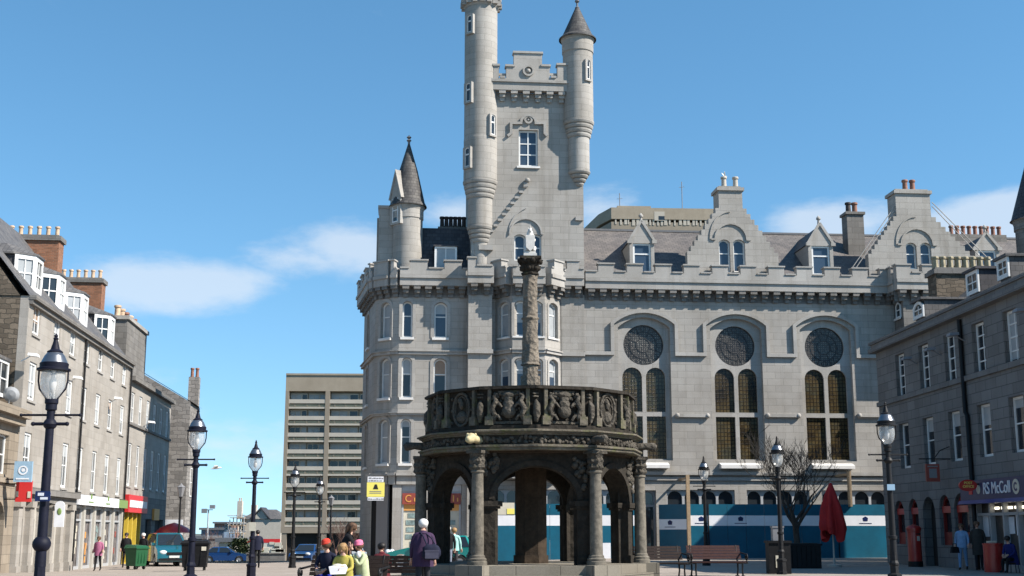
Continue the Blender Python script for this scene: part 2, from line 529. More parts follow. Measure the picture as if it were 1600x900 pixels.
MT['slate_cone'] = slate('cone_slate', (.048, .047, .05), (.105, .102, .098), .22, .16)  # slate darkened to stand in for shade on the corner cone
MT['white_paint'] = plain('white_paint', (.78, .78, .76), .45, var=.06, scale=4)
MT['cream_paint'] = plain('cream_paint', (.46, .435, .385), .5, var=.08)
MT['grey_paint'] = plain('grey_paint', (.42, .43, .44), .5, var=.08)
MT['sill'] = plain('pale_sill', (.72, .70, .67), .7, var=.12, scale=3)
MT['glass'] = glass('window_glass')
MT['glass_blue'] = glass('blue_window_glass', (.035, .055, .085))
MT['blind'] = plain('net_blind', (.36, .38, .39), .35, spec=.5, var=.12, scale=2)
MT['blind_warm'] = plain('warm_curtain', (.36, .24, .16), .4, var=.2, scale=2)
MT['stained'] = leaded('stained_glass', [(.007, .006, .006), (.022, .016, .009), (.065, .045, .018), (.05, .048, .03), (.012, .010, .008)])
MT['rose'] = leaded('rose_glass', [(.03, .032, .036), (.075, .065, .055), (.12, .115, .10), (.045, .045, .05)], .11, .11)
MT['lead'] = plain('lead', (.03, .03, .032), .6)
MT['iron_blue'] = plain('navy_iron', (.008, .009, .02), .6, var=.35, scale=7, spec=.18)
MT['iron_black'] = plain('black_iron', (.008, .008, .009), .55, spec=.25)
MT['iron_worn'] = plain('worn_iron', (.014, .014, .015), .6, var=.7, scale=12, spec=.2)
MT['cap_metal'] = plain('lantern_metal', (.26, .27, .29), .3, metal=.85)
MT['lead_roof'] = plain('lead_roof', (.14, .145, .155), .6, var=.15)
MT['pot_buff'] = plain('buff_clay', (.56, .40, .27), .8, var=.25, scale=5)
MT['pot_red'] = plain('red_clay', (.27, .13, .09), .8, var=.3, scale=5)
MT['pot_dark'] = plain('sooty_clay', (.05, .042, .04), .8, var=.3, scale=5)
MT['pot_yellow'] = plain('yellow_clay', (.31, .265, .175), .8, var=.35, scale=4)
MT['brick'] = stone('orange_brick', (.31, .135, .075), (.25, .19, .14), .22, .075, .25, msize=.01)
MT['teal'] = plain('teal_paint', (.0, .098, .165), .45, var=.2, scale=1.1)
MT['hoard_white'] = plain('hoarding_white', (.78, .79, .82), .45, var=.09, scale=1.3)
MT['timber'] = plain('raw_timber', (.36, .26, .16), .8, var=.25, scale=9)
MT['wood_red'] = plain('bench_hardwood', (.048, .024, .022), .8, var=.3, scale=18, spec=.12)
MT['wood_dark'] = plain('dark_bench_wood', (.028, .02, .018), .8, var=.3, scale=18, spec=.1)
MT['red_cloth'] = plain('red_canvas', (.42, .012, .012), .75, var=.15, scale=3)
MT['pillar_red'] = plain('pillar_box_red', (.42, .02, .015), .35, var=.06, coat=.3)
MT['sign_red'] = plain('sign_red', (.6, .03, .03), .4)
MT['sign_blue'] = plain('sign_navy', (.008, .02, .09), .35)
MT['sign_sky'] = plain('sign_pale_blue', (.30, .45, .58), .5, var=.1)
MT['sign_yellow'] = plain('sign_yellow', (.86, .76, .16), .5)
MT['sign_green'] = plain('sign_green', (.20, .30, .09), .5)
MT['sign_orange'] = plain('sign_orange', (.72, .33, .08), .5)
MT['sign_dull_red'] = plain('sign_brick_red', (.30, .06, .04), .5, var=.1)
MT['poster'] = plain('poster_paper', (.60, .56, .45), .6, var=.12, scale=3)
MT['poster_teal'] = plain('poster_photo', (.22, .30, .29), .5, var=.55, scale=5)
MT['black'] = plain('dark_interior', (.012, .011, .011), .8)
MT['shop_dark'] = plain('shop_interior', (.045, .04, .036), .4, var=.7, scale=3, spec=.5)
MT['shop_goods'] = plain('shop_goods', (.16, .14, .13), .5, var=.8, scale=4)
MT['concrete'] = stone('ribbed_concrete', (.36, .305, .235), (.30, .25, .19), 40, 2.9, .06, stain_amt=.3, msize=.01)
MT['concrete_lite'] = plain('pale_concrete', (.46, .415, .35), .8, var=.08, scale=.6)
MT['concrete_buff'] = plain('buff_concrete', (.47, .41, .27), .8, var=.1, scale=.6)
MT['concrete_brown'] = plain('brown_concrete', (.27, .225, .172), .8, var=.08, scale=.6)
MT['harl'] = plain('cream_harling', (.60, .56, .49), .85, var=.1, scale=2)
MT['green_bin'] = plain('green_plastic', (.012, .085, .032), .4, var=.08)
MT['dark_bin'] = plain('black_plastic', (.011, .011, .012), .6, var=.3, spec=.15)
MT['bark'] = plain('dark_bark', (.04, .034, .028), .9, var=.4, scale=12)
MT['rubber'] = plain('tyre_rubber', (.012, .012, .012), .8)
MT['alloy'] = plain('wheel_silver', (.5, .5, .51), .35, metal=.6)
MT['car_teal'] = plain('teal_car_paint', (.008, .10, .13), .22, coat=.8, spec=.5)
MT['car_green'] = plain('sea_green_car_paint', (.0, .21, .19), .25, coat=.7)
MT['car_blue'] = plain('blue_car_paint', (.01, .05, .17), .22, coat=.8)
MT['car_glass'] = glass('car_glass', (.015, .02, .025), .04, .004)
MT['lamp_clear'] = plain('headlight_lens', (.62, .66, .68), .15, spec=.6)
MT['plate'] = plain('number_plate', (.62, .62, .58), .4)
MT['grey_plastic'] = plain('grey_plastic', (.22, .22, .23), .5)
MT['skin'] = plain('skin', (.50, .29, .21), .55, var=.06, scale=20)
MT['hair_white'] = plain('white_hair', (.68, .66, .63), .7, var=.15, scale=40)
MT['hair_brown'] = plain('brown_hair', (.10, .05, .025), .7, var=.3, scale=40)
MT['hair_gold'] = plain('sandy_hair', (.32, .19, .08), .7, var=.3, scale=40)
MT['hair_black'] = plain('dark_hair', (.015, .012, .011), .6, var=.3, scale=40)
# ------------------------------------------------------------------ shared building pieces
def wall_matrix(p0, p1):
    a = atan2(p1[1] - p0[1], p1[0] - p0[0])
    return Matrix.Translation((p0[0], p0[1], 0)) @ Matrix.Rotation(a, 4, 'Z'), hypot(p1[0] - p0[0], p1[1] - p0[1])


RND = random.Random(5)


def window(parent, M, x0, x1, z0, z1, y=.2, rise=0.0, cols=1, rows=(.5,), fr=.07, bar=.035, blind=None, frame='white_paint',
           pane='glass', sill=None, name='window', depth=.07):
    """A sash window: frame with glazing bars, the pane behind it, perhaps a sill. rows = heights of cross bars (first is the meeting rail)."""
    mb = MB(); mb.M = M
    o = archtop(x0, x1, z0, z1, rise)
    i_ = archtop(x0 + fr, x1 - fr, z0 + fr * 1.2, z1 - fr, rise * .9)
    mb.panel(o, [i_], y, y + depth)
    h = z1 - z0
    for k, r in enumerate(rows):
        t = .05 if k == 0 else bar
        mb.box(x0 + fr * .7, x1 - fr * .7, y + .012, y + depth - .01, z0 + h * r - t / 2, z0 + h * r + t / 2)
    for c in range(1, cols):
        xc = x0 + (x1 - x0) * c / cols
        mb.box(xc - bar / 2, xc + bar / 2, y + .016, y + depth - .014, z0 + fr, z1 - fr - (rise * .3))
    w = mb.build(name, MT[frame], parent)
    pb = MB(); pb.M = M
    zz = z1 - .01 if rise < .05 else z1 - rise * .25
    xa, xb, za = x0 + fr * .5, x1 - fr * .5, z0 + fr * .5
    yy = y + depth * .6
    if blind is None:
        r = RND.random(); blind = 0 if r < .4 else (.35 if r < .6 else .55 if r < .8 else .9)
    zb = zz - (zz - za) * blind
    if blind < .97: pb.add([(xa, yy, za), (xb, yy, za), (xb, yy, zb), (xa, yy, zb)], [(0, 1, 2, 3)], 0)
    if blind > .02: pb.add([(xa, yy, zb), (xb, yy, zb), (xb, yy, zz), (xa, yy, zz)], [(0, 1, 2, 3)], 1)
    pb.build('pane', [MT[pane], MT['blind_warm'] if RND.random() < .12 else MT['blind']], w)
    if sill:
        sb = MB(); sb.M = M
        sb.box(x0 - .1, x1 + .1, sill[0], y - .02, z0 - sill[1], z0 - .004)
        sb.build('sill', MT[sill[2] if len(sill) > 2 else 'sill'], w)
    return w


def pots(parent, mb_mats, spots, r, h, seg=10):
    for (x, y, z), m in zip(spots, mb_mats):
        b = MB()
        b.lathe([(r * .95, z), (r * .85, z + h * .25), (r * .78, z + h * .8), (r * 1.05, z + h * .82), (r * 1.05, z + h * .95), (r * .9, z + h), (r * .6, z + h), (r * .55, z + h * .7)], x, y, seg)
        b.build('chimney_pot', MT[m], parent)


def merlons(mb, s0, s1, z0, zc, zm, y0, y1, pitch, frac=.55, cap=.07, start=.0, first=True):
    """crenellated top along a wall: solid to zc, merlons to zm, each top under a slightly proud coping"""
    mb.box(s0, s1, y0, y1, z0, zc)
    n = max(1, round((s1 - s0) / pitch)); p = (s1 - s0) / n
    for i in range(n):
        a = s0 + p * i + p * (1 - frac) * start; b = a + p * frac
        mb.box(a, b, y0, y1, zc + .0, zm)
        mb.box(a - .05, b + .05, y0 - .05, y1 + .05, zm, zm + cap)
        c0, c1 = b + .052, s0 + p * (i + 1) + p * (1 - frac) * start - .052
        c1 = min(c1, s1)
        if c1 - c0 > .05: mb.box(c0, c1, y0 - .05, y1 + .05, zc + .003, zc + cap)
    if start > 0: mb.box(s0, s0 + p * (1 - frac) * start - .052, y0 - .05, y1 + .05, zc + .003, zc + cap)


def corbels(mb, s0, s1, zb, zt, pitch, y_wall, out, w=.33):
    n = max(1, round((s1 - s0) / pitch)); p = (s1 - s0) / n; h = (zt - zb)
    for i in range(n):
        c = s0 + p * (i + .5)
        mb.box(c - w * .36, c + w * .36, y_wall - out * .34, y_wall + .02, zb, zb + h * .36)
        mb.box(c - w * .43, c + w * .43, y_wall - out * .64, y_wall + .02, zb + h * .36 + .002, zb + h * .68)
        mb.box(c - w * .5, c + w * .5, y_wall - out * .94, y_wall + .02, zb + h * .68 + .002, zt - .003)


# ================================================================== the baronial stone hall with its tower
FC = Fr(0, 60.9, gz(2, 60), 5.1)
cit = thing('baronial_building', 'pale granite turreted building with tall stair tower and battlements behind the market cross', 'building', FC.o, 5.1)
PV = -.42
zM, zC, zS, zCT, zCB = FC.w(1150, 416.5, PV), FC.w(1150, 428.5, PV), FC.w(1150, 443, PV), FC.w(1150, 454, PV), FC.w(1150, 470.5, PV)
uL, uBut0, uBut1, uLink, uBay0, uBay1, uHall = FC.u(622, 600), FC.u(730, 600), FC.u(767, 600), FC.u(772, 600), FC.u(774, 600), FC.u(877, 600), FC.u(914, 600)
uOr = FC.u(1398, 500)
zG = -1.2
zStr3 = FC.w(1000, 553)          # string under the round windows
zStr2 = FC.w(680, 548)
zStr1 = FC.w(620, 644)
zCor = FC.w(620, 738)
zFas = FC.w(620, 757)

# --- hall front
T = .42
hall = MB()
c2 = FC.u(1152.9, 620)
hw = (FC.u(1193.8, 620) - FC.u(1112.9, 620)) / 2
zsp, ztop, zsil = FC.w(1152, 514), FC.w(1152, 498), FC.w(1152, 720)
cents = [FC.u(1008.3, 620), c2, FC.u(1294, 620)]
def recess(c): return archtop(c - hw, c + hw, zsil, ztop, ztop - zsp, 14)
cuts = [uHall, (cents[0] + cents[1]) / 2, (cents[1] + cents[2]) / 2, uOr]
zGF = FC.w(1100, 764)
zHT = zCB + .25
for k in range(3):
    hall.panel(rect(cuts[k], cuts[k + 1], zGF, zHT), [recess(cents[k])], 0, T)
hall.build('hall_wall', MT['granite'], cit)
hm = MB(); dx = .30
path = [(uHall, zStr3)]
for c in cents:
    s = hw + dx
    zs2 = FC.w(1152, 508)
    path += [(c - s, zStr3), (c - s, zs2)]
    a = archtop(c - s, c + s, zStr3, FC.w(1152, 489), FC.w(1152, 489) - zs2, 14)[2:]
    path += list(reversed(a))[1:-1] + [(c + s, zs2), (c + s, zStr3)]
path += [(uOr, zStr3)]
hm.strip(path, .17, -.15, -.001)
for a, b in ((1058, 1105), (1199, 1247), (1342, 1392)):
    z = FC.w(a, 649.5)
    u0, u1 = FC.u(a, 649), FC.u(b, 649)
    hm.box(u0, u1, -.15, -.001, z - .075, z + .075)
    for q in (u0, u1): hm.ball((q, -.08, z), .13, 8, 6)
hm.build_each('hood_mould', MT['granite_trim'], cit)

for k, c in enumerate(cents):
    t = MB(); off = c - c2
    zr, rr = FC.w(1152, 540), 32.2 / 31.9
    holes = [arc(c, zr, rr, 0, 348, 29)]
    lw = FC.u(1150, 620) - FC.u(1119, 620)
    l0, l1 = FC.u(1119.2, 620) + off, FC.u(1149.6, 620) + off
    r0, r1 = FC.u(1155.8, 620) + off, FC.u(1185.6, 620) + off
    zl0, zl1, zb0, zb1 = FC.w(1152, 644), FC.w(1152, 575), zsil + .08, FC.w(1152, 651)
    for a, b in ((l0, l1), (r0, r1)):
        holes.append(archtop(a, b, zl0, zl1, (b - a) * .48, 10)); holes.append(rect(a, b, zb0, zb1))
    t.panel(recess(c), holes, .22, .40)
    w = t.build('tracery_window', MT['granite_trim'], cit)
    g = MB(); g.panel(arc(c, zr, rr + .03, 0, 350, 35), [], .33, .36, back=False); g.build('rose_pane', MT['rose'], w)
    ld = MB()
    for q in (.34, .66, .97): 
        ld.strip(arc(c, zr, rr * q, 0, 350, 35), .035, .31, .334, closed=True)
    for q in range(8):
        a = pi / 8 + q * pi / 4
        ld.strip([(c + cos(a) * rr * .34, zr + sin(a) * rr * .34), (c + cos(a) * rr * .97, zr + sin(a) * rr * .97)], .035, .314, .332)
        b = q * pi / 4
        ld.strip(arc(c + cos(b) * rr * .82, zr + sin(b) * rr * .82, rr * .13, 0, 330, 11), .025, .316, .331, closed=True)
    ld.build('lead_pattern', MT['lead'], w)
    for a, b in ((l0, l1), (r0, r1)):
        for z0, z1 in ((zl0, zl1), (zb0, zb1)):
            g = MB(); g.add([(a - .02, .34, z0 - .02), (b + .02, .34, z0 - .02), (b + .02, .34, z1 + .02), (a - .02, .34, z1 + .02)], [(0, 1, 2, 3)]); g.build('leaded_pane', MT['stained'], w)
    sl = MB()
    zz = FC.w(1152, 726)
    sl.hexa([(c - hw * .8, -.42, zz - .2), (c + hw * .8, -.42, zz - .2), (c + hw * .8, -.003, zz - .2), (c - hw * .8, -.003, zz - .2)],
            [(c - hw * .8, -.42, zz - .04), (c + hw * .8, -.42, zz - .04), (c + hw * .8, -.003, zz + .08), (c - hw * .8, -.003, zz + .08)])
    sl.build('sill', MT['sill'], w)

# --- parapet, strings and corbels: one run per straight length
def battlement(p0, p1, zoff=0.0, start=0.0, pitch=1.5, corb=True, name='battlement', frac=.55):
    M, L = wall_matrix(p0, p1)
    b = MB(); b.M = M
    merlons(b, 0, L, zS + zoff + .16, zC + zoff, zM + zoff, PV, PV + .4, pitch, frac, start=start)
    b.box(0, L, PV - .07, PV + .4, zS + zoff, zS + zoff + .157)
    b.box(0, L, PV, .1, zCT + zoff, zS + zoff - .003)
    if corb:
        k = MB(); k.M = M; k.box(0, L, -.006, .015, zCB + zoff, zCT + zoff - .004); corbels(k, .02, L - .02, zCB + zoff, zCT + zoff, .575, 0, .42); k.build('corbel_table', MT['granite_dark'], cit)  # corbels take the darker stone to deepen the shade under the parapet
    return b.build(name, MT['granite_trim'], cit)

battlement((uHall + .02, 0), (uOr, 0), start=1.0)
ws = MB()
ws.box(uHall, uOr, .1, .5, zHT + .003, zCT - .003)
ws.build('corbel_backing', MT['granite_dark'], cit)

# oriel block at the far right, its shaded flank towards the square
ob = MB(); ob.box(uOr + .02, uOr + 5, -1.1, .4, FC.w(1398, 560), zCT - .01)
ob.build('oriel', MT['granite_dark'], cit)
oM2, oL2 = wall_matrix((uOr + .02, .0), (uOr + .02, -1.1))
window(cit, oM2, .25, .85, FC.w(1410, 500), FC.w(1410, 476), -.06, .2, blind=.0, sill=(-.14, .1))
battlement((uOr - .0, -.1), (uOr - .0, -1.1), start=.5, pitch=1.2)
battlement((uOr - .4, -1.1), (uOr + 5, -1.1), pitch=1.4)

# --- ground floor: cornice, shop arcade lights
gf = MB()
z743, z750 = FC.w(1100, 742.5), FC.w(1100, 749)
u_gl, u_gr = FC.u(765, 780), uOr
gf.box(u_gl, u_gr, -.22, -.002, z743 - .0, z743 + .16)
gf.box(u_gl, u_gr, -.12, -.002, z750 - .06, z750 + .10)
gf.build('cornice', MT['granite_trim'], cit)
gw = MB()
groups = [(768, 812, 2), (828, 905, 3), (918, 1000, 3), (1042, 1148, 4), (1167, 1265, 4), (1284, 1386, 4)]
hol, lights = [], []
zl1, zl0 = FC.w(1100, 765.5), FC.w(1100, 860)
for a, b, n in groups:
    hol.append(rect(FC.u(a, 780), FC.u(b, 780), zl0, zl1))
hol.append(rect(FC.u(1004, 780), FC.u(1025, 780), zG + .3, FC.w(1015, 766)))
gw.panel(rect(u_gl, u_gr, zG, FC.w(1100, 752)), hol, -.03, .45)
gw.build('ground_floor_wall', MT['granite'], cit)
for a, b, n in groups:
    u0, u1 = FC.u(a, 780), FC.u(b, 780); m = MB(); p = (u1 - u0) / n; hh = []
    ztr = FC.w(1100, 792)
    for i in range(n):
        hh.append(archtop(u0 + p * i + .06, u0 + p * (i + 1) - .06, ztr + .06, zl1 - .05, .30, 8))
        hh.append(rect(u0 + p * i + .06, u0 + p * (i + 1) - .06, zl0 + .5, ztr - .06))
    m.panel(rect(u0, u1, zl0, zl1), hh, .12, .22)
    w = m.build('shop_arcade', MT['grey_paint'], cit)
    g = MB(); g.add([(u0, .2, zl0), (u1, .2, zl0), (u1, .2, zl1), (u0, .2, zl1)], [(0, 1, 2, 3)]); g.build('pane', MT['glass'], w)
d = MB(); u0, u1 = FC.u(1004, 780), FC.u(1025, 780)
d.panel(rect(u0, u1, zG + .3, FC.w(1015, 766)), [archtop(u0 + .1, u1 - .1, FC.w(1015, 788), FC.w(1015, 769), .2), rect(u0 + .1, u1 - .1, 0, FC.w(1015, 792))], .2, .3)
dr = d.build('door', MT['grey_plastic'], cit)
g = MB(); g.add([(u0, .27, zG), (u1, .27, zG), (u1, .27, FC.w(1015, 767)), (u0, .27, FC.w(1015, 767))], [(0, 1, 2, 3)]); g.build('pane', MT['glass'], dr)

# --- body behind the fronts
core = MB()
core.box(uHall + .0, uOr + 5, .62, 9.6, zG, zCT)
core.box(uBut0, uHall - .003, .62, 9.6, zG, zCT)
core.build('rear_block', MT['granite_dark'], cit)

# --- left wing: plan with a rounded corner and a splayed flank
aF = radians(-13) ; 
pB = (uL, 0.0)
def step(p, turn, L):
    a = pi + radians(turn)      # heading in plan, clockwise from the front line going left
    a = pi - radians(turn)
    return (p[0] + cos(a) * L, p[1] + sin(a) * L)
turn_total = 180 - (103 - 5.1)
p1 = step(pB, 20.5, .34); p2 = step(p1, 41, .92); p3 = step(p2, 61.5, .34); p4 = step(p3, turn_total, 5.0)
plan = [p4, p3, p2, p1, pB, (uBut0, 0)]
zWT = zCB + .25
bd = MB()
inner = [(p4[0] + .8, p4[1] + .2), (p3[0] + .75, p3[1] + .35), (pB[0], .62), (uBut0 - .004, .62), (uBut0 - .004, 9.6), (p4[0] + 2, 9.9)]
bd.slab(inner, zG, zCT + .1); bd.build('rear_block', MT['granite_dark'], cit)

rowsL = [(FC.w(640, 527), FC.w(640, 471)), (FC.w(640, 621), FC.w(640, 559)), (FC.w(640, 724), FC.w(640, 655))]
segs = [(p4, p3, 'flank'), (p3, p2, ''), (p2, p1, 'corner'), (p1, pB, ''), (pB, (uBut0, 0), 'front')]
for a, b, kind in segs:
    M, L = wall_matrix(a, b); m = MB(); m.M = M; wins = []
    for r, (z0, z1) in enumerate(rowsL):
        if kind == 'front':
            wins.append((FC.u(629, 500) - uL, FC.u(644.5, 500) - uL, z0, z1, r))
            if r < 2 or True: wins.append((FC.u(678.5, 500) - uL, FC.u(698.5, 500) - uL, z0, z1 - .03, r))
        elif kind == 'corner': wins.append((.17, L - .17, z0, z1, r))
        elif kind == 'flank':
            wins.append((L - 3.4, L - 2.5, z0, z1, r))
    zlo = zCor if kind != 'flank' else zG
    zlo = zFas if kind in ('front',) else zlo
    m.panel(rect(0, L, zCor - .02 if kind != 'flank' else zG, zWT), [archtop(x0, x1, z0, z1, .2 if x1 - x0 < .7 else .17) for x0, x1, z0, z1, r in wins], 0, .35)
    m.build('wall', MT['granite'], cit)
    for x0, x1, z0, z1, r in wins:
        window(cit, M, x0, x1, z0, z1, .16, .2 if x1 - x0 < .7 else .17, rows=(.6,), sill=(-.1, .12) , pane='glass_blue' if r == 0 else 'glass', blind={0: RND.choice([0, .3]), 1: .42, 2: .15}[r] if kind == 'front' else (.97 if kind == 'corner' else None))
    tr = MB(); tr.M = M
    for z, hh, out in ((zStr2, .2, .13), (zStr1, .15, .12)):
        tr.box(-.01, L + .01, -out, -.002, z - hh, z - .06); tr.box(-.02, L + .02, -out - .06, -.002, z - .057, z)
    for x0, x1, z0, z1, r in wins:
        a2 = archtop(x0 - .09, x1 + .09, z0, z1 + .1, .24 if x1 - x0 < .7 else .2)[2:]
        tr.strip([(x0 - .09, z0), ] + list(reversed(a2)) + [(x1 + .09, z0)], .16, -.035, -.001)
    tr.build_each('string_course', MT['granite_trim'], cit)
    battlement(a, b, pitch=1.45 if kind in ('front', 'flank') else L, start=.6 if kind == 'front' else 0, frac=.5 if kind in ('front', 'flank') else (.99 if kind == 'corner' else .5))
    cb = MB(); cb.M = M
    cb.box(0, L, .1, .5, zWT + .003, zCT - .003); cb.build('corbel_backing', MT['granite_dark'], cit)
    if kind != 'flank':
        g = MB(); g.M = M
        g.box(-.03, L + .03, -.34, .3, zCor - .16, zCor - .025)
        g.box(0, L, -.2, .3, zFas, zCor - .163)
        g.build('shop_cornice', MT['granite_trim'], cit)

# ground floor of the wing: corner doorway, pilaster, shop front
sf = MB()
sf.box(FC.u(613, 790), FC.u(627, 790), -.12, .3, zG, zFas - .004)
sf.box(FC.u(721, 790), uBut0, -.12, .3, zG, zFas - .004)
sf.box(FC.u(661, 790), FC.u(668, 790), -.06, .3, zG, zFas - .004)
sf.build_each('pilaster', MT['granite_trim'], cit)
zd0 = FC.w(640, 772); zd1 = FC.w(640, 788); zd2 = FC.w(640, 797); zd3 = FC.w(640, 862)
for a, b in ((627.5, 660.5), (668.5, 720.5)):
    u0, u1 = FC.u(a, 790), FC.u(b, 790)
    m = MB(); m.panel(rect(u0, u1, zG, zFas - .004), [rect(u0 + .1, u1 - .1, zd3, zd2 + .32)], .02, .14)
    m.box(u0, u1, -.02, .018, zd1 + .62, zFas - .01)
    w = m.build('shopfront', MT['grey_paint'], cit)
    g = MB(); g.box(u0 + .03, u1 - .03, -.06, .016, zd1, zd1 + .52); g.build('sign_board', MT['sign_dull_red'], w)
    ltr = MB(); zc_ = zd1 + .27; x_ = u0 + .34
    ltr.strip(arc(x_, zc_, .15, 45, 315, 10), .05, -.075, -.061)
    for q in range(6 if u1 - u0 > 1.3 else 3): ltr.box(x_ + .24 + .2 * q, x_ + .30 + .2 * q, -.075, -.061, zc_ - .14, zc_ + (.16 if q % 2 else .04))
    ltr.build('lettering', MT['sign_orange'], w)
    g = MB(); g.box(u0 + .1, u1 - .1, .05, .07, zd2 - .02, zd2 + .32); g.build('blind_band', MT['sign_orange'], w)
    g = MB(); g.add([(u0, .1, zd3), (u1, .1, zd3), (u1, .1, zd2), (u0, .1, zd2)], [(0, 1, 2, 3)]); g.build('pane', MT['poster'], w)
    g = MB(); rr = random.Random(int(a))
    for q in range(5):
        x = u0 + .18 + rr.random() * (u1 - u0 - .75); z = zd3 + .25 + q * .33
        g.box(x, x + .25 + .25 * rr.random(), .08, .095, z, z + .22)
    g.build_each('poster', MT['poster_teal'], w)
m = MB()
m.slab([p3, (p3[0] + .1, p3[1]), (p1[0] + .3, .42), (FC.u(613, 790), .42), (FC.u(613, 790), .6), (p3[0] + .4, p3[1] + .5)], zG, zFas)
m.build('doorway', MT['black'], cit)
m = MB(); m.M = wall_matrix(p2, p1)[0]
m.box(.1, .82, .0, .12, zG, zFas - .01); m.build('door', MT['grey_plastic'], cit)

# buttress, bay window
bt = MB()
bt.box(uBut0, uBut1, -.62, .3, zFas, zCB + .2); bt.box(uBut0, uBut1, -.6, .3, zG, zFas - .01)
bt.build('buttress', MT['granite'], cit)
tr = MB()
for z, hh in ((zStr2, .2), (zStr1, .15)):
    tr.box(uBut0 - .05, uBut1 + .05, -.76, -.622, z - hh, z)
tr.box(uBut0 - .1, uBut1 + .1, -.87, -.622, zCor - .2, zCor)
tr.build_each('string_course', MT['granite_trim'], cit)
M, L = wall_matrix((uBut0 - .0, -.5), (uBut1 + .0, -.5))
battlement((uBut0 - .06, -.62), (uBut1 + .06, -.62), .05, pitch=1.3, frac=.3)

bd_ = 1.0
q0, q1, q2, q3 = (FC.u(774, 560), 0), (FC.u(800.5, 560, -bd_), -bd_), (FC.u(851.5, 560, -bd_), -bd_), (FC.u(877, 560), 0)
lk = MB(); lk.panel(rect(uBut1, q0[0], zG, zWT), [], 0, .3); lk.panel(rect(q3[0], uHall, zG, zHT), [], -.06, .35); lk.build('wall', MT['granite'], cit)
tr = MB(); tr.box(q3[0], uHall, -.2, -.062, zStr2 - .2, zStr2); tr.box(uBut1, q0[0], -.14, -.002, zStr2 - .2, zStr2); tr.build_each('string_course', MT['granite_trim'], cit)
battlement((q3[0], -.06), (uHall - .05, -.06), .1, start=.5)
battlement((uBut1, 0), (q0[0], 0), 0)
rowsB = [(FC.w(800, 525, -bd_), FC.w(800, 470, -bd_)), (FC.w(800, 613, -bd_), FC.w(800, 559, -bd_)), (FC.w(800, 716, -bd_), FC.w(800, 655, -bd_))]
for a, b, n in ((q0, q1, 1), (q1, q2, 2), (q2, q3, 1)):
    M, L = wall_matrix(a, b); m = MB(); m.M = M; wins = []
    for r, (z0, z1) in enumerate(rowsB):
        if n == 1: wins.append((L * .5 - .36, L * .5 + .36, z0, z1, r))
        else: wins += [(.1, .76, z0, z1, r), (L - .76, L - .1, z0, z1, r)]
    m.panel(rect(0, L, zCor, zWT), [archtop(x0, x1, z0, z1, .17) for x0, x1, z0, z1, r in wins], 0, .3)
    m.build('bay_wall', MT['granite'], cit)
    tr = MB(); tr.M = M
    for z, hh in ((zStr2, .2), (zStr1, .15), (zCor + .2, .2)):
        tr.box(-.02, L + .02, -.13, -.002, z - hh, z - .06); tr.box(-.04, L + .04, -.19, -.002, z - .057, z)
    for x0, x1, z0, z1, r in wins:
        a2 = archtop(x0 - .07, x1 + .07, z0, z1 + .08, .2)[2:]
        tr.strip([(x0 - .07, z0)] + list(reversed(a2)) + [(x1 + .07, z0)], .13, -.035, -.001)
    tr.build_each('string_course', MT['granite_trim'], cit)
    for x0, x1, z0, z1, r in wins:
        window(cit, M, x0, x1, z0, z1, .14, .17, rows=(.66,), blind=(.95, .5, .3)[r] if n == 1 else (.6, .45, .2)[r], sill=(-.06, .08), pane='glass_blue')
    battlement(a, b, -.02, pitch=1.35, start=.4)
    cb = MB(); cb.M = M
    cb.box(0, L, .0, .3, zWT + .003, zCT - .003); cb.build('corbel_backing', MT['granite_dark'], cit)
m = MB(); m.slab([q0, q1, q2, q3], zCor - .3, zCor); m.slab([q0, (q1[0], q1[1]), (q2[0], q2[1]), q3], zCT, zCT + .1); m.build_each('bay_base', MT['granite_trim'], cit)

# --- hall roof
vR = 5.0
zE, zR = zC - .25, FC.w(1000, 361, vR)
rf = MB()
u0, u1 = FC.u(880, 361, vR), uOr + 16
rf.add([(u0, .1, zE), (u1, .1, zE), (u1, vR, zR), (u0, vR, zR)], [(0, 1, 2, 3)], 0, [(u0, 0), (u1, 0), (u1, 6.5), (u0, 6.5)])
rf.add([(u0, 9.8, zE), (u1, 9.8, zE), (u1, vR, zR), (u0, vR, zR)], [(1, 0, 3, 2)], 0, [(u0, 0), (u1, 0), (u1, 6.5), (u0, 6.5)])
rf.add([(u0, .1, zE), (u0, 9.8, zE), (u0, vR, zR), (u1, .1, zE), (u1, 9.8, zE), (u1, vR, zR)], [(1, 0, 2), (3, 4, 5), (0, 1, 4, 3)], 0)
roof = rf.build('roof', MT['slate'], cit)
rg = MB(); rg.box(u0, u1, vR - .12, vR + .12, zR - .05, zR + .06); rg.build('ridge', MT['lead_roof'], roof)
slope = (zR - zE) / (vR - .1)

def gable_roof(parent, uc, half, zb, zt, v0, depth, name='dormer_roof', m='slate'):
    g = MB(); v1 = v0 + depth
    L = hypot(half, zt - zb)
    for s_ in (-1, 1):
        f = [(0, 1, 2, 3)] if s_ < 0 else [(3, 2, 1, 0)]
        g.add([(uc + s_ * half, v1, zb), (uc + s_ * half, v0, zb), (uc, v0, zt), (uc, v1, zt)], f, 0, [(v1, 0), (v0, 0), (v0, L), (v1, L)])
    g.add([(uc - half, v1, zb), (uc + half, v1, zb), (uc, v1, zt)], [(1, 0, 2)], 0)
    return g.build(name, MT[m], parent)

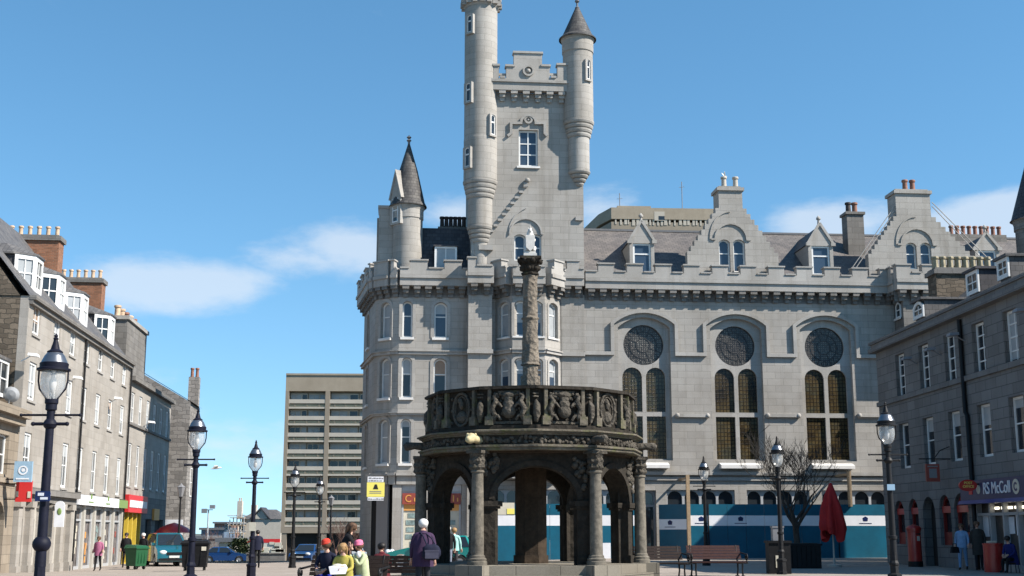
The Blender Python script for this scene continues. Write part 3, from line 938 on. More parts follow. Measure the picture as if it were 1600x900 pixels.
def small_dormer(px0, px1, pyb, pye, pya, vd=.75):
    u0, u1 = FC.u(px0, pye, vd), FC.u(px1, pye, vd); uc = (u0 + u1) / 2
    zb, ze, za = FC.w(px0, pyb, vd), FC.w(px0, pye, vd), FC.w(px0, pya, vd)
    m = MB()
    m.panel([(u0, zb), (u1, zb), (u1, ze), (uc, za), (u0, ze)], [rect(u0 + .17, u1 - .17, zb + .15, ze - .13)], vd, vd + .28)
    m.box(u0, u0 + .2, vd + .283, vd + 3.4, zb - .6, ze - .05); m.box(u1 - .2, u1, vd + .283, vd + 3.4, zb - .6, ze - .05)
    for s_ in (-1, 1):
        m.strip([(uc + s_ * ((u1 - u0) / 2 + .07), ze - .08), (uc, za + .06)], .13, vd - .06, vd - .003)
        m.box(uc + s_ * (u1 - u0) / 2 - .12, uc + s_ * (u1 - u0) / 2 + .12, vd - .1, vd + .05, ze - .14, ze + .03)
    m.lathe([(.08, za), (.06, za + .25), (.12, za + .28), (.12, za + .36), (0.0, za + .5)], uc, vd + .12, 8)
    d = m.build('dormer', MT['granite_trim'], cit)
    gable_roof(d, uc, (u1 - u0) / 2 + .05, ze - .04, za - .06, vd + .285, 4.2)
    M = Matrix.Identity(4)
    mb = MB(); 
    f = MB(); f.panel(rect(u0 + .17, u1 - .17, zb + .15, ze - .13), [rect(u0 + .27, u1 - .27, zb + .25, ze - .22)], vd + .08, vd + .15)
    zz = zb + (ze - zb) * .62
    f.box(u0 + .2, u1 - .2, vd + .085, vd + .14, zz, zz + .07); f.build('frame', MT['white_paint'], d)
    g = MB(); g.add([(u0 + .2, vd + .12, zb + .1), (u1 - .2, vd + .12, zb + .1), (u1 - .2, vd + .12, ze - .1), (u0 + .2, vd + .12, ze - .1)], [(0, 1, 2, 3)]); g.build('pane', MT['glass_blue'], d)
small_dormer(983.5, 1022, 432, 376, 346)
small_dormer(1262.5, 1301, 434, 380, 350)
small_dormer(1523, 1561, 436, 387, 364)

def crow_gable(pl, pr, pyb, pls, prs, pys, pyc, wins, arcx, potx, pot_m, n=9):
    v0 = .12
    uL_, uR_ = FC.u(pl, pyb, v0), FC.u(pr, pyb, v0); a, b = FC.u(pls, pys, v0), FC.u(prs, pys, v0)
    zb, zs = FC.w(pl, pyb, v0), FC.w(pls, pys, v0); zlow = zC - .2
    pts = [(uL_, zlow), (uR_, zlow), (uR_, zb)]
    dz = (zs - zb) / n
    for i in range(n): pts += [(uR_ + (b - uR_) * i / n, zb + dz * (i + 1)), (uR_ + (b - uR_) * (i + 1) / n, zb + dz * (i + 1))]
    for i in range(n - 1, -1, -1): pts += [(uL_ + (a - uL_) * (i + 1) / n, zb + dz * (i + 1)), (uL_ + (a - uL_) * i / n, zb + dz * (i + 1))]
    # drop repeated points where the two flights meet
    cl = []
    for p in pts:
        if not cl or hypot(p[0] - cl[-1][0], p[1] - cl[-1][1]) > 1e-4: cl.append(p)
    ho = [archtop(FC.u(x0, y0, v0), FC.u(x1, y0, v0), FC.w(x0, y0, v0), FC.w(x0, y1, v0), .16) for x0, x1, y0, y1 in wins]
    m = MB(); m.panel(cl, ho, v0, v0 + .45)
    u0, u1, zt = FC.u(arcx[0], arcx[2], v0), FC.u(arcx[1], arcx[2], v0), FC.w(arcx[0], arcx[3], v0)
    zsp = FC.w(arcx[0], arcx[2], v0); uc = (u0 + u1) / 2; hh = (u1 - u0) / 2
    m.strip([(u0 - .2, zsp), (u0, zsp)] + [(uc - hh * cos(t * pi / 10), zsp + (zt - zsp) * sin(t * pi / 10)) for t in range(1, 10)] + [(u1, zsp), (u1 + .2, zsp)], .08, v0 - .07, v0 - .002)
    m.strip([(uc - hh * 1.3 * cos(t * pi / 16), zsp + (zt - zsp) * 1.75 * sin(t * pi / 16)) for t in range(0, 9)], .06, v0 - .05, v0 - .002)
    gd = m.build('crow_stepped_gable', MT['granite'], cit)
    for x0, x1, y0, y1 in wins:
        window(gd, None, FC.u(x0, y0, v0), FC.u(x1, y0, v0), FC.w(x0, y0, v0), FC.w(x0, y1, v0), v0 + .16, .16, rows=(.58,), blind=0, pane='glass_blue')
    gable_roof(gd, (uL_ + uR_) / 2, (uR_ - uL_) / 2 - .35, zb - .15, zs - .25, v0 + .452, 5.5)
    m = MB(); zc = FC.w(pls, pyc, v0)
    m.box(a, b, v0 + .01, v0 + 1.1, zs - .3, zc); m.box(a - .09, b + .09, v0 - .08, v0 + 1.19, zc, zc + .17); m.box(a + .05, b - .05, v0 + .1, v0 + 1, zc + .173, zc + .27)
    ch = m.build('chimney', MT['granite'], gd)
    pots(ch, pot_m, [(FC.u(x, 285, v0 + .5), v0 + .5, zc + .25) for x in potx], .16, .62)
crow_gable(1074, 1216, 401, 1123.5, 1160.5, 325, 297.5, [(1124.5, 1142, 425, 374), (1147, 1165.5, 425, 374)], (1117, 1167, 374, 349), (1131, 1149), ('concrete_lite', 'concrete_lite'))
crow_gable(1357, 1523, 404, 1401, 1455, 338, 302, [(1417.5, 1434, 420, 379), (1440, 1457, 420, 379)], (1408, 1458, 382, 357), (1413.5, 1425), ('pot_red', 'pot_red'))
# lesser chimneys on the roof
m = MB(); a, b = FC.u(1320, 340, 3.2), FC.u(1346, 340, 3.2)
zt = FC.w(1330, 337, 3.2); m.box(a, b, 2.9, 3.7, zE, zt); m.box(a - .08, b + .08, 2.82, 3.78, zt, zt + .14)
ch = m.build('chimney', MT['granite_dark'], roof); pots(ch, ['pot_dark', 'pot_red'], [(a + .25, 3.3, zt + .13), (b - .32, 3.3, zt + .13)], .17, .62)
m = MB(); a, b = FC.u(1480, 370, vR), FC.u(1568, 370, vR); zt = FC.w(1500, 368, vR)
m.box(a, b, vR - .35, vR + .35, zR - .6, zt); ch = m.build('chimney', MT['granite_dark'], roof)
pots(ch, ['pot_red'] * 9, [(a + .25 + (b - a - .5) * i / 8, vR, zt) for i in range(9)], .13, .55)
# stays of the right chimney
m = MB(); v0 = .3
for (x0, y0), (x1, y1) in (((1401, 318), (1325, 428)), ((1401, 326), (1331, 428)), ((1456, 316), (1545, 405)), ((1456, 322), (1538, 408))):
    m.tube([(FC.u(x0, y0, v0), v0, FC.w(x0, y0, v0)), (FC.u(x1, y1, .1), .1, FC.w(x1, y1, .1))], .024, 5)
m.build_each('stay_rod', MT['granite_trim'], cit)

# --- far-right turret with a dark cone
m = MB(); uc, vc = FC.u(1611, 380, 1.0), 1.0
z0, z1, z2 = FC.w(1600, 480, 1), FC.w(1600, 343, 1), FC.w(1612, 258, 1)
m.lathe([(.74, z0), (.74, z1 - .6), (.8, z1 - .6), (.8, z1 - .3), (.88, z1 - .05)], uc, vc, 20); t = m.build('turret', MT['granite_dark'], cit)
m = MB(); m.lathe([(.98, z1 - .08), (.9, z1), (.0, z2)], uc, vc, 20); m.build('cone_roof', MT['slate_dark'], t)

# --- square tower
vT = .2
ta, tb = FC.u(737, 300, vT), FC.u(911.5, 300, vT)
zT0, zT1 = zC - .4, FC.w(825, 134, vT)
wz0, wz1 = FC.w(825, 260, vT), FC.w(825, 203, vT)
wu0, wu1 = FC.u(810.5, 230, vT), FC.u(840.5, 230, vT)
tw = MB()
lw = [(803.5, 821, 407, 366), (828.5, 846, 407, 366)]
ho = [rect(wu0, wu1, wz0, wz1)] + [archtop(FC.u(x0, y0, vT), FC.u(x1, y0, vT), FC.w(x0, y0, vT), FC.w(x0, y1, vT), .12) for x0, x1, y0, y1 in lw]
tw.panel(rect(ta, tb, zT0, zT1 - .42), ho, vT, vT + .4)
tD = 5.6
tw.box(ta, tb, vT + .403, vT + tD, zT0, zT1 - .42)
tower = tw.build('tower', MT['granite'], cit)
window(tower, None, wu0, wu1, wz0, wz1, vT + .16, 0, cols=2, rows=(.64, .34), fr=.09, bar=.06, blind=0, pane='glass_blue', sill=(vT - .08, .1))
for x0, x1, y0, y1 in lw:
    window(tower, None, FC.u(x0, y0, vT), FC.u(x1, y0, vT), FC.w(x0, y0, vT), FC.w(x0, y1, vT), vT + .16, .12, rows=(.5,), blind=0, pane='glass_blue')
tr = MB()
def P(x, y): return FC.px(x, y, vT)
tr.strip([P(793, 213), P(798.5, 209), P(798.5, 193), P(814, 193)] + [P(825.5 - 11.5 * cos(t * pi / 8), 192 - 11.5 * sin(t * pi / 8)) for t in range(0, 9)] + [P(837, 193), P(851, 193), P(851, 209), P(855, 213)], .13, vT - .12, vT - .002)
def ring(x, y, r, w=.1, d=.1):
    c = FC.px(x, y, vT); tr.strip(arc(c[0], c[1], r, 0, 340, 17), w, vT - d, vT - .002, closed=True); tr.ball((c[0], vT, c[1]), r * .5, 10, 8)
ring(825.5, 187.5, .17)
tr.strip([P(795, 366), P(796, 366)] + [P(821 - 25 * cos(t * pi / 14), 366 - 24 * sin(t * pi / 14)) for t in range(0, 15)] + [P(846, 366), P(849, 366)], .07, vT - .08, vT - .002)
tr.strip([P(795, 366)] + [P(834 - 39 * cos(t * pi / 20), 366 - 43 * sin(t * pi / 20)) for t in range(1, 9)], .05, vT - .05, vT - .002)
# crow-step weathering in low relief
st = [P(749, 383)]
for i in range(11):
    x = 749 + (824 - 749) * i / 11; y = 383 - (383 - 284) * (i + 1) / 11
    st += [P(x, y), P(x + 75 / 11, y)]
for i in range(len(st) - 1):
    pass
for i in range(11):
    x = 751 + (824 - 751) * i / 11; y = 380 - (380 - 284) * i / 11
    c = P(x, y); tr.box(c[0], c[0] + .2, vT - .11, vT - .002, c[1] - .02, c[1] + .1)
c = P(824, 283); tr.ball((c[0], vT - .1, c[1] + .02), .13, 10, 8); tr.box(c[0] - .2, c[0] + .02, vT - .12, vT - .002, c[1] - .3, c[1] - .1)
c = P(751, 384); tr.box(c[0] - .1, c[0] + .6, vT - .25, vT - .002, c[1] - .25, c[1] - .0)
c = P(905, 342); tr.box(c[0] - .2, c[0] + .2, vT - .12, vT - .002, c[1] - .1, c[1] + .1)
tr.build_each('hood_mould', MT['granite_trim'], tower)
# tower parapet
tp = MB()
zcb, zct, zstr = FC.w(825, 160, vT), FC.w(825, 145, vT), FC.w(825, 133, vT)
tp.box(ta, tb, vT + .1, vT + tD, zT1 - .418, zct)
corbels(tp, FC.u(775, 150, vT), FC.u(886, 150, vT), zcb, zct, .58, vT, .36, .34)
tp.box(ta + .6, tb, vT - .36, vT + .1, zct + .003, zstr); tp.box(ta + .6, tb, vT - .44, vT + .1, zstr + .003, zstr + .15)
pp = vT - .36
prof = [(771, 103), (779.5, 103), (779.5, 122), (791, 122), (791, 104), (803, 104), (803, 83), (847, 83), (847, 104), (859, 104), (859, 122), (871, 122), (871, 102), (886, 102)]
pts = [FC.px(x, y, pp) for x, y in prof]
tp.panel([(pts[0][0], zstr + .15)] + [(pts[-1][0], zstr + .15)][::-1] + list(reversed(pts)), [], pp, pp + .38)
for (x0, y0), (x1, y1) in zip(prof[:-1], prof[1:]):
    if y0 == y1:
        a, b = FC.px(x0, y0, pp), FC.px(x1, y1, pp); dl = -.05 if y0 != 122 else .06
        tp.box(a[0] + dl, b[0] - dl, pp - .06, pp + .44, a[1] + .003, a[1] + .11)
c = FC.px(825.5, 111, pp); tp.strip(arc(c[0], c[1], .25, 0, 340, 17), .09, pp - .1, pp - .002, closed=True); tp.ball((c[0], pp, c[1]), .13, 10, 8)
for q in (785, 865):
    a = FC.px(q - 6, 115, pp); b = FC.px(q + 6, 115, pp); tp.box(a[0], b[0], pp + .1, pp + .2, a[1] - .06, a[1] + .06)
for s_, x in ((0, ta), (1, tb)):
    pass
tp.box(tb - .38, tb, vT + .1, vT + tD, zct + .003, FC.w(825, 103, pp)); tp.box(ta, ta + .38, vT + .1, vT + tD, zct + .003, FC.w(825, 103, pp)); tp.box(ta, tb, vT + tD - .38, vT + tD - .003, zct + .004, FC.w(825, 104, pp))
tp.build('tower_parapet', MT['granite_trim'], tower)

def rings(r0, r1, z0, z1, n=4):
    """corbelled courses widening upwards"""
    out = []
    for i in range(n):
        ra = r0 + (r1 - r0) * (i + .35) / n; rb = r0 + (r1 - r0) * (i + 1) / n * 1.0 + .03
        za, zb = z0 + (z1 - z0) * i / n, z0 + (z1 - z0) * (i + 1) / n
        out += [(ra - .02, za), (ra + .5 * (rb - ra), za + .15 * (zb - za)), (rb, za + .55 * (zb - za)), (rb, zb - .12 * (zb - za)), (rb - .05, zb)]
    return out

def slit(parent, px, y0, y1, uc, vc, r, wpx=7):
    """a slim two-light window on a round turret, in a stone surround"""
    u = FC.u(px, (y0 + y1) / 2, vc - r * .8)
    ang = math.asin(max(-.93, min(.93, (u - uc) / r)))
    M = Matrix.Translation((uc, vc, 0)) @ Matrix.Rotation(ang, 4, 'Z') @ Matrix.Translation((0, -r, 0))
    w = wpx / 31 / max(.5, cos(ang)); z0, z1 = FC.w(px, y1, vc - r), FC.w(px, y0, vc - r)
    m = MB(); m.M = M
    m.panel(archtop(-w / 2 - .1, w / 2 + .1, z0 - .1, z1 + .1, .1), [archtop(-w / 2, w / 2, z0, z1, .08)], -.1, .06)
    s = m.build('surround', MT['granite_trim'], parent)
    m = MB(); m.M = M; m.box(-w / 2, w / 2, -.06, -.02, (z0 + z1) / 2 + .1, (z0 + z1) / 2 + .17)
    m.panel(archtop(-w / 2, w / 2, z0, z1, .08), [archtop(-w / 2 + .05, w / 2 - .05, z0 + .05, z1 - .05, .06)], -.06, -.012)
    m.box(-w / 2 + .01, w / 2 - .01, -.035, -.015, z0 + .02, z1 - .06, 1)
    m.build('window', [MT['white_paint'], MT['glass']], parent)

# tall stair turret on the left of the tower
uc, vc = FC.u(750.8, 250, .4), .45
R1, R2, R3 = 27 / 31.6, 20.3 / 31.6, 13 / 31.4
Z = lambda y: FC.w(750, y, vc - .6)
m = MB()
prof = [(R3, zC - .3), (R3, Z(377))] + rings(R3, R2, Z(377), Z(350), 4) + [(R2, Z(350)), (R2, Z(308))] + rings(R2, R1, Z(308), Z(279), 4) + \
       [(R1, Z(279)), (R1, Z(215)), (R1 - .015, Z(212)), (R1 - .01, Z(9))]
m.lathe(prof, uc, vc, 40)
stt = m.build('stair_turret', MT['granite'], tower)
m = MB(); zz = Z(9)
m.lathe([(R1, zz), (R1 + .08, zz + .12), (R1 + .08, zz + .3), (R1 + .2, zz + .42), (R1 + .2, zz + 1.0), (R1 + .26, zz + 1.02), (R1 + .26, zz + 1.2), (R1 - .2, zz + 1.2), (R1 - .2, zz + .5)], uc, vc, 40)
for i in range(16):
    a = i * pi / 8
    m.box(uc + cos(a) * (R1 + .1) - .12, uc + cos(a) * (R1 + .1) + .12, vc + sin(a) * (R1 + .1) - .12, vc + sin(a) * (R1 + .1) + .12, zz + .1, zz + .34)
for i in range(8):
    a = i * pi / 4
    m.M = Matrix.Translation((uc, vc, 0)) @ Matrix.Rotation(a, 4, 'Z'); m.box(-.22, .22, -R1 - .2, -R1 + .05, zz + 1.21, zz + 1.75)
m.M = None
m.lathe([(R1 - .25, zz + 1.0), (R1 - .25, zz + 4.4), (R1 + .05, zz + 4.5), (0, zz + 9.5)], uc, vc, 24)  # upper drum and cone, out of frame, heightened for the shadow they cast
m.build('turret_head', MT['granite_trim'], stt)
for x, y0, y1 in ((735, 21, 48), (733, 127, 156), (769, 178, 209), (731.5, 228, 258)):
    slit(stt, x, y0, y1, uc, vc, R1)
# bartizan at the right corner
uc, vc = FC.u(903.3, 150, .3), .3
R1, R2 = 24.3 / 31.4, 17.3 / 31.4
m = MB(); Z = lambda y: FC.w(903, y, vc - .5)
m.lathe([(0.05, Z(288))] + rings(.1, R2, Z(288), Z(264), 4) + [(R2, Z(264)), (R2, Z(213))] + rings(R2, R1, Z(213), Z(186), 4) +
        [(R1, Z(186)), (R1, Z(80)), (R1 + .04, Z(79)), (R1 + .04, Z(62)), (R1 + .1, Z(58)), (R1 + .1, Z(55))], uc, vc, 36)
bz = m.build('bartizan', MT['granite'], tower)
m = MB(); z0 = Z(57); m.lathe([(R1 + .2, z0 - .03), (R1 + .2, z0 + .03), (R1 + .02, z0 + .2), (.08, Z(5))], uc, vc, 28)
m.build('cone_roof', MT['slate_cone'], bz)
m = MB(); z1 = Z(6); m.lathe([(.1, z1 - .1), (.13, z1), (.05, z1 + .08), (.05, z1 + .25), (.13, z1 + .35), (.0, z1 + .6)], uc, vc, 10); m.build('finial', MT['lead_roof'], bz)
slit(bz, 918, 93, 123, uc, vc, R1, 6)

# corner turret over the left wing
uc, vc = FC.u(636.5, 380, 1.2), 1.35
R1 = 24.2 / 32
Z = lambda y: FC.w(636, y, vc - .6)
m = MB(); m.lathe([(R1, zCT), (R1, Z(340)), (R1 + .04, Z(339)), (R1 + .04, Z(326)), (R1 + .1, Z(322)), (R1 + .1, Z(318))], uc, vc, 32)
m.box(uc - 1.45, uc - .55, vc - .1, vc + 1.4, zCT, Z(322)); m.box(uc - 1.5, uc - .5, vc - .15, vc + 1.45, Z(322), Z(318))
m.box(uc - 1.55, uc - 1.3, vc + .4, vc + 1.6, zCT, Z(334))
ct = m.build('corner_turret', MT['granite'], cit)
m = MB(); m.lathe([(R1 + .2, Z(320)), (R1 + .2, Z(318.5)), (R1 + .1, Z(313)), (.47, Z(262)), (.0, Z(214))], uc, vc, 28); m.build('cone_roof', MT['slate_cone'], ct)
m = MB(); z1 = Z(217); m.lathe([(.06, z1 - .2), (.06, z1 + .02), (.13, z1 + .1), (.05, z1 + .18), (.13, z1 + .27), (0, z1 + .4)], uc, vc, 10); m.build('finial', MT['lead_roof'], ct)
ang = radians(-52)
Mx = Matrix.Translation((uc, vc, 0)) @ Matrix.Rotation(ang, 4, 'Z') @ Matrix.Translation((0, -R1 - .05, 0))
m = MB(); m.M = Mx; zb, ze, za = Z(350), Z(308), Z(270)
m.panel([(-.42, zb), (.42, zb), (.42, ze), (0, za), (-.42, ze)], [rect(-.22, .22, zb + .1, ze - .05)], 0, .3)
m.strip([(-.47, ze - .08), (0, za + .05), (.47, ze - .08)], .1, -.05, .31)
gb = m.build('gablet', MT['granite_trim'], ct)
m = MB(); m.M = Mx
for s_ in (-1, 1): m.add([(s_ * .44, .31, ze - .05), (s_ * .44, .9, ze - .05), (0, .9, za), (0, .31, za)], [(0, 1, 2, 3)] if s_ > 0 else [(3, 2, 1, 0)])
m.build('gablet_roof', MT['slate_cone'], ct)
window(ct, Mx, -.22, .22, zb + .1, ze - .05, -.01, 0, rows=(.5,), blind=0, fr=.05, depth=.05)

# dark mansard of the wing with its white dormer and stack
u0, u1 = FC.u(655, 380, 1.2), uBut1 + .6
za = FC.w(700, 362, 2.6)
m = MB(); m.hexa([(u0, .5, zCT), (u1, .5, zCT), (u1, 9, zCT), (u0, 9, zCT)], [(u0, 1.9, za), (u1, 1.9, za), (u1, 8, za), (u0, 8, za)])
mr = m.build('mansard_roof', MT['slate_dark'], cit)
ud0, ud1 = FC.u(679, 400, .75), FC.u(714, 400, .75); z0, z1 = FC.w(690, 424, .75), FC.w(690, 385, .75)
m = MB(); m.box(ud0 + .02, ud1 - .02, .85, 2.6, z0, z1 - .02); m.box(ud0 - .06, ud1 + .06, .68, 2.6, z1, z1 + .07); dm = m.build('dormer', MT['slate_dark'], mr)
window(mr, None, ud0, ud1, z0, z1, .75, 0, cols=2, rows=(), fr=.1, bar=.05, blind=.0 if False else .9)
m = MB(); a, b = FC.u(684, 360, 3), FC.u(730, 360, 3); zt = FC.w(700, 357, 3); m.box(a, b, 2.6, 3.4, zCT, zt); ch = m.build('chimney', MT['granite_dark'], mr)
pots(ch, ['pot_dark'] * 6, [(a + .22 + (b - a - .4) * i / 5, 3, zt) for i in range(6)], .13, .62)

# the building stands some 70 m off and is built at a larger unit than its frame: one size factor for it and what is fixed to it
KC = 1.15
def settle(o):
    o.scale = (KC,) * 3; p = o.location; o.location = (p.x * KC, p.y * KC, CAMZ + KC * (p.z - CAMZ))
settle(cit)
# ================================================================== the market cross: a hexagonal arcade with a carved parapet and a tall shaft
mx, my = .53, 36.0
mz = gz(mx, my) - .02
cross = thing('market_cross', 'blackened six-sided arcaded market cross with carved parapet and tall unicorn column', 'monument', (mx, my, mz), 2.5)
rm = random.Random(3)
def pol(r, deg): return (r * sin(radians(deg)), -r * cos(radians(deg)))
def ngon(n, r, off=0): return [pol(r, off + 360 * i / n) for i in range(n)]
HV = [30 + 60 * i for i in range(6)]

m = MB()
m.slab(ngon(6, 4.05, 30), -.6, .14); m.slab(ngon(6, 3.62, 30), .143, .4); m.slab(ngon(6, 3.42, 30), .403, .64)
m.build('stepped_base', MT['plinth'], cross)
for a in HV:
    m = MB(); m.M = Matrix.Translation((*pol(3.1, a), 0)) @ Matrix.Rotation(radians(a), 4, 'Z')
    m.box(-.4, .4, -.46, .3, .15, .655); m.build('pedestal', MT['plinth'], cross)
# arcade
for i in range(6):
    a, b = HV[i - 1], HV[i]
    M, L = wall_matrix(pol(2.9, a), pol(2.9, b))
    hw_, zs, rz_ = 1.08, 2.3, .9
    hole = [(L / 2 - hw_, .64), (L / 2 + hw_, .64)] + arc(L / 2, zs, hw_, 0, 180, 18)
    m = MB(); m.M = M
    out = [(.0, .645), (L / 2 - hw_, .645)] + list(reversed(arc(L / 2, zs, hw_, 0, 180, 18, rz_))) + [(L / 2 + hw_, .645), (L, .645), (L, 3.62), (0, 3.62)]
    m.panel(out, [], 0, .52)
    ac = m.build('arch', MT['cross_dark'], cross)
    t = MB(); t.M = M
    t.strip(arc(L / 2, zs, hw_ + .09, 2, 178, 18, rz_ + .09), .15, -.05, -.002)
    for s_ in (-1, 1):
        x = L / 2 + s_ * (hw_ + .2)
        t.box(x - .27, x + .27, -.09, .6, 2.16, 2.3); t.box(x - .23, x + .23, -.05, .56, 2.1, 2.157)
        t.box(x - .2, x + .2, -.06, -.003, .645, .86)
    t.build_each('moulding', MT['cross_dark'], ac)
    c = MB(); c.M = M
    for s_ in (-1, 1):
        for k in range(26):
            x = L / 2 + s_ * (1.0 + rm.random() * .42); z = 2.62 + rm.random() * .9
            if (x - L / 2) ** 2 + (z - zs) ** 2 < 1.24 ** 2: continue
            c.ball((x, -.02, z), .05 + .05 * rm.random(), 6, 5)
    c.build_each('spandrel_carving', MT['cross_carve'], ac)
# columns at the angles
for a in HV:
    x, y = pol(3.1, a); m = MB()
    m.lathe([(.26, .655), (.26, .74), (.235, .76), (.245, .81), (.2, .85), (.205, .88), (.172, .92), (.165, 1.9), (.15, 3.02), (.18, 3.03), (.18, 3.07), (.15, 3.09)], x, y, 20)
    cl = m.build('column', MT['column_stone'], cross)
    m = MB()
    def leaf(r, z, t): return r + .035 * max(0, sin(t * 8)) * (1 if 3.15 < z < 3.5 else 0)
    m.lathe([(.15, 3.09), (.2, 3.16), (.17, 3.24), (.2, 3.34), (.17, 3.42), (.22, 3.5), (.22, 3.52)], x, y, 32, warp=leaf)
    m.M = Matrix.Translation((x, y, 0)) @ Matrix.Rotation(radians(a), 4, 'Z'); m.box(-.23, .23, -.23, .23, 3.52, 3.6)
    for k in range(12):
        t = k * pi / 6; m.ball((.18 * cos(t), .18 * sin(t), 3.2 + .13 * (k % 3)), .045, 6, 5)
    m.build('capital', MT['cross_carve'], cl)
# entablature, twelve-sided
def ring12(prof, name, mt, n=12):
    m = MB()
    for i in range(len(prof) - 1):
        (r0, z0), (r1, z1) = prof[i], prof[i + 1]
        P0, P1 = ngon(n, r0), ngon(n, r1); P0 += P0[:1]; P1 += P1[:1]
        for k in range(n):
            m.add([(*P0[k], z0), (*P0[k + 1], z0), (*P1[k + 1], z1), (*P1[k], z1)], [(0, 1, 2, 3)])
    return m.build(name, mt, cross)
ring12([(2.5, 3.6), (3.13, 3.6), (3.15, 3.62), (3.15, 3.68), (3.2, 3.69), (3.2, 3.74), (3.07, 3.76)], 'architrave', MT['cross_light'])
fz = ring12([(3.05, 3.755), (3.05, 4.0)], 'frieze', MT['cross_dark'])
c = MB()
F12 = ngon(12, 3.05); F12 += F12[:1]
for k in range(12):
    p, q = F12[k], F12[k + 1]
    for j in range(11):
        t = (j + .5) / 11; nx, ny = pol(1, 15 + 30 * k)
        for e_ in range(3):
            tt = min(.97, max(.03, t + rm.uniform(-.04, .04))); r_ = rm.uniform(.03, .07)
            c.ball((p[0] + (q[0] - p[0]) * tt + nx * .01, p[1] + (q[1] - p[1]) * tt + ny * .01, 3.87 + rm.uniform(-.08, .08)), r_, 6, 4, sc=(1, 1, rm.uniform(.6, 1.5)))
        if j < 10: c.ball((p[0] + (q[0] - p[0]) * (t + .045), p[1] + (q[1] - p[1]) * (t + .045), 3.87 - .05 * (-1) ** j), .04, 6, 4)
c.build('foliage_carving', MT['cross_carve'], fz)
ring12([(3.02, 4.0), (3.1, 4.002), (3.1, 4.03), (3.17, 4.05), (3.17, 4.08), (3.24, 4.09), (3.24, 4.13), (3.02, 4.16), (2.6, 4.165)], 'cornice', MT['cross_light'])
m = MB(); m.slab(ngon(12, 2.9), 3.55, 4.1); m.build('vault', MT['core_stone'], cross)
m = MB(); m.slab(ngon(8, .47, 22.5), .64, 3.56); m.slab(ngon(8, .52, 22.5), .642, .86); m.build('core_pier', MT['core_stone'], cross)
# parapet
RP = 2.98; V12 = ngon(12, RP)
for k in range(12):
    M, L = wall_matrix(V12[k - 1], V12[k])
    mid = -15 + 30 * k
    m = MB(); m.M = M
    m.box(.0, L, .1, .28, 4.15, 5.22)
    m.box(-.02, L + .02, -.02, .098, 4.15, 4.27); m.box(-.03, L + .03, -.05, .32, 5.222, 5.285); m.box(0, L, -.01, .28, 5.286, 5.31)
    pn = m.build('parapet_panel', MT['cross_dark'], cross)
    for x in (.25, L - .25):
        t = MB(); t.M = M
        t.box(x - .045, x + .045, -.015, .097, 4.5, 5.22); t.box(x - .11, x + .11, -.06, .097, 4.272, 4.5)
        t.box(x - .06, x + .06, -.03, .097, 4.502, 4.55); t.build('pilaster', MT['cross_light'], pn)
    r = MB(); r.M = M
    cx_, cz_ = L / 2, 4.74
    kk = k % 12
    if kk in (0, 1):
        for j in range(3): r.ball((cx_, .04, cz_ - .1 + .16 * j), .2 - .03 * j, 9, 7, sc=(1, .6, 1))
        r.ball((cx_, .02, cz_ + .33), .12, 8, 6, sc=(1.6, .6, .8))
        for s_ in (-1, 1):
            r.tube([(cx_ + s_ * .42, .06, 4.36), (cx_ + s_ * .36, -.01, 4.52), (cx_ + s_ * .44, -.03, 4.7), (cx_ + s_ * .33, -.03, 4.9), (cx_ + s_ * .4, .02, 5.04), (cx_ + s_ * .3, 0, 5.1)], [.05, .07, .08, .075, .055, .04], 7)
            r.tube([(cx_ + s_ * .4, .02, 4.8), (cx_ + s_ * .25, -.04, 4.84), (cx_ + s_ * .17, -.03, 4.74)], [.05, .045, .03], 6)
            r.tube([(cx_ + s_ * .42, .03, 4.5), (cx_ + s_ * .28, -.03, 4.52), (cx_ + s_ * .2, .0, 4.4)], [.06, .045, .04], 6)
            for j in range(6): r.ball((cx_ + s_ * (.1 + .07 * j), .05, 5.1 - .025 * j * (j % 2)), .05, 6, 5)
        r.box(cx_ - .42, cx_ + .42, .03, .097, 4.3, 4.37); r.box(cx_ - .3, cx_ + .3, .04, .097, 5.13, 5.18)
        for j in range(22): r.ball((cx_ + (rm.random() - .5) * .8, .08, 4.4 + rm.random() * .7), .03 + .03 * rm.random(), 6, 4)
    else:
        pts = [(cx_ + .3 * cos(t * pi / 16), .08, cz_ + .44 * sin(t * pi / 16)) for t in range(33)]
        r.tube(pts, .045, 6, cap=False)
        pts = [(cx_ + .22 * cos(t * pi / 16), .08, cz_ + .35 * sin(t * pi / 16)) for t in range(33)]
        r.tube(pts, .02, 5, cap=False)
        r.ball((cx_, .08, cz_ + .12), .1, 9, 7, sc=(.85, .6, 1.2)); r.ball((cx_ + .07, .02, cz_ + .1), .04, 6, 5)
        r.ball((cx_, .09, cz_ - .2), .18, 9, 6, sc=(1, .45, .9)); r.ball((cx_ - .05, .09, cz_ + .23), .08, 7, 5)
        for s_ in (-1, 1):
            for j in range(3): r.ball((cx_ + s_ * .37, .09, 4.4 + .32 * j), .045, 6, 4)
    r.build('relief', MT['cross_carve'], pn)
    n_ = MB(); n_.M = M @ Matrix.Translation((0, .02, 0)) @ Matrix.Rotation(radians(15), 4, 'Z')
    n_.tube([(0, .04, 4.35), (0, .0, 4.55), (0, .0, 4.8), (0, .05, 4.92)], [.05, .1, .09, .03], 8)
    n_.box(-.08, .08, .03, .1, 5.0, 5.04); n_.box(-.08, .08, .03, .1, 5.08, 5.12)
    n_.build('niche_figure', MT['cross_carve'], pn)
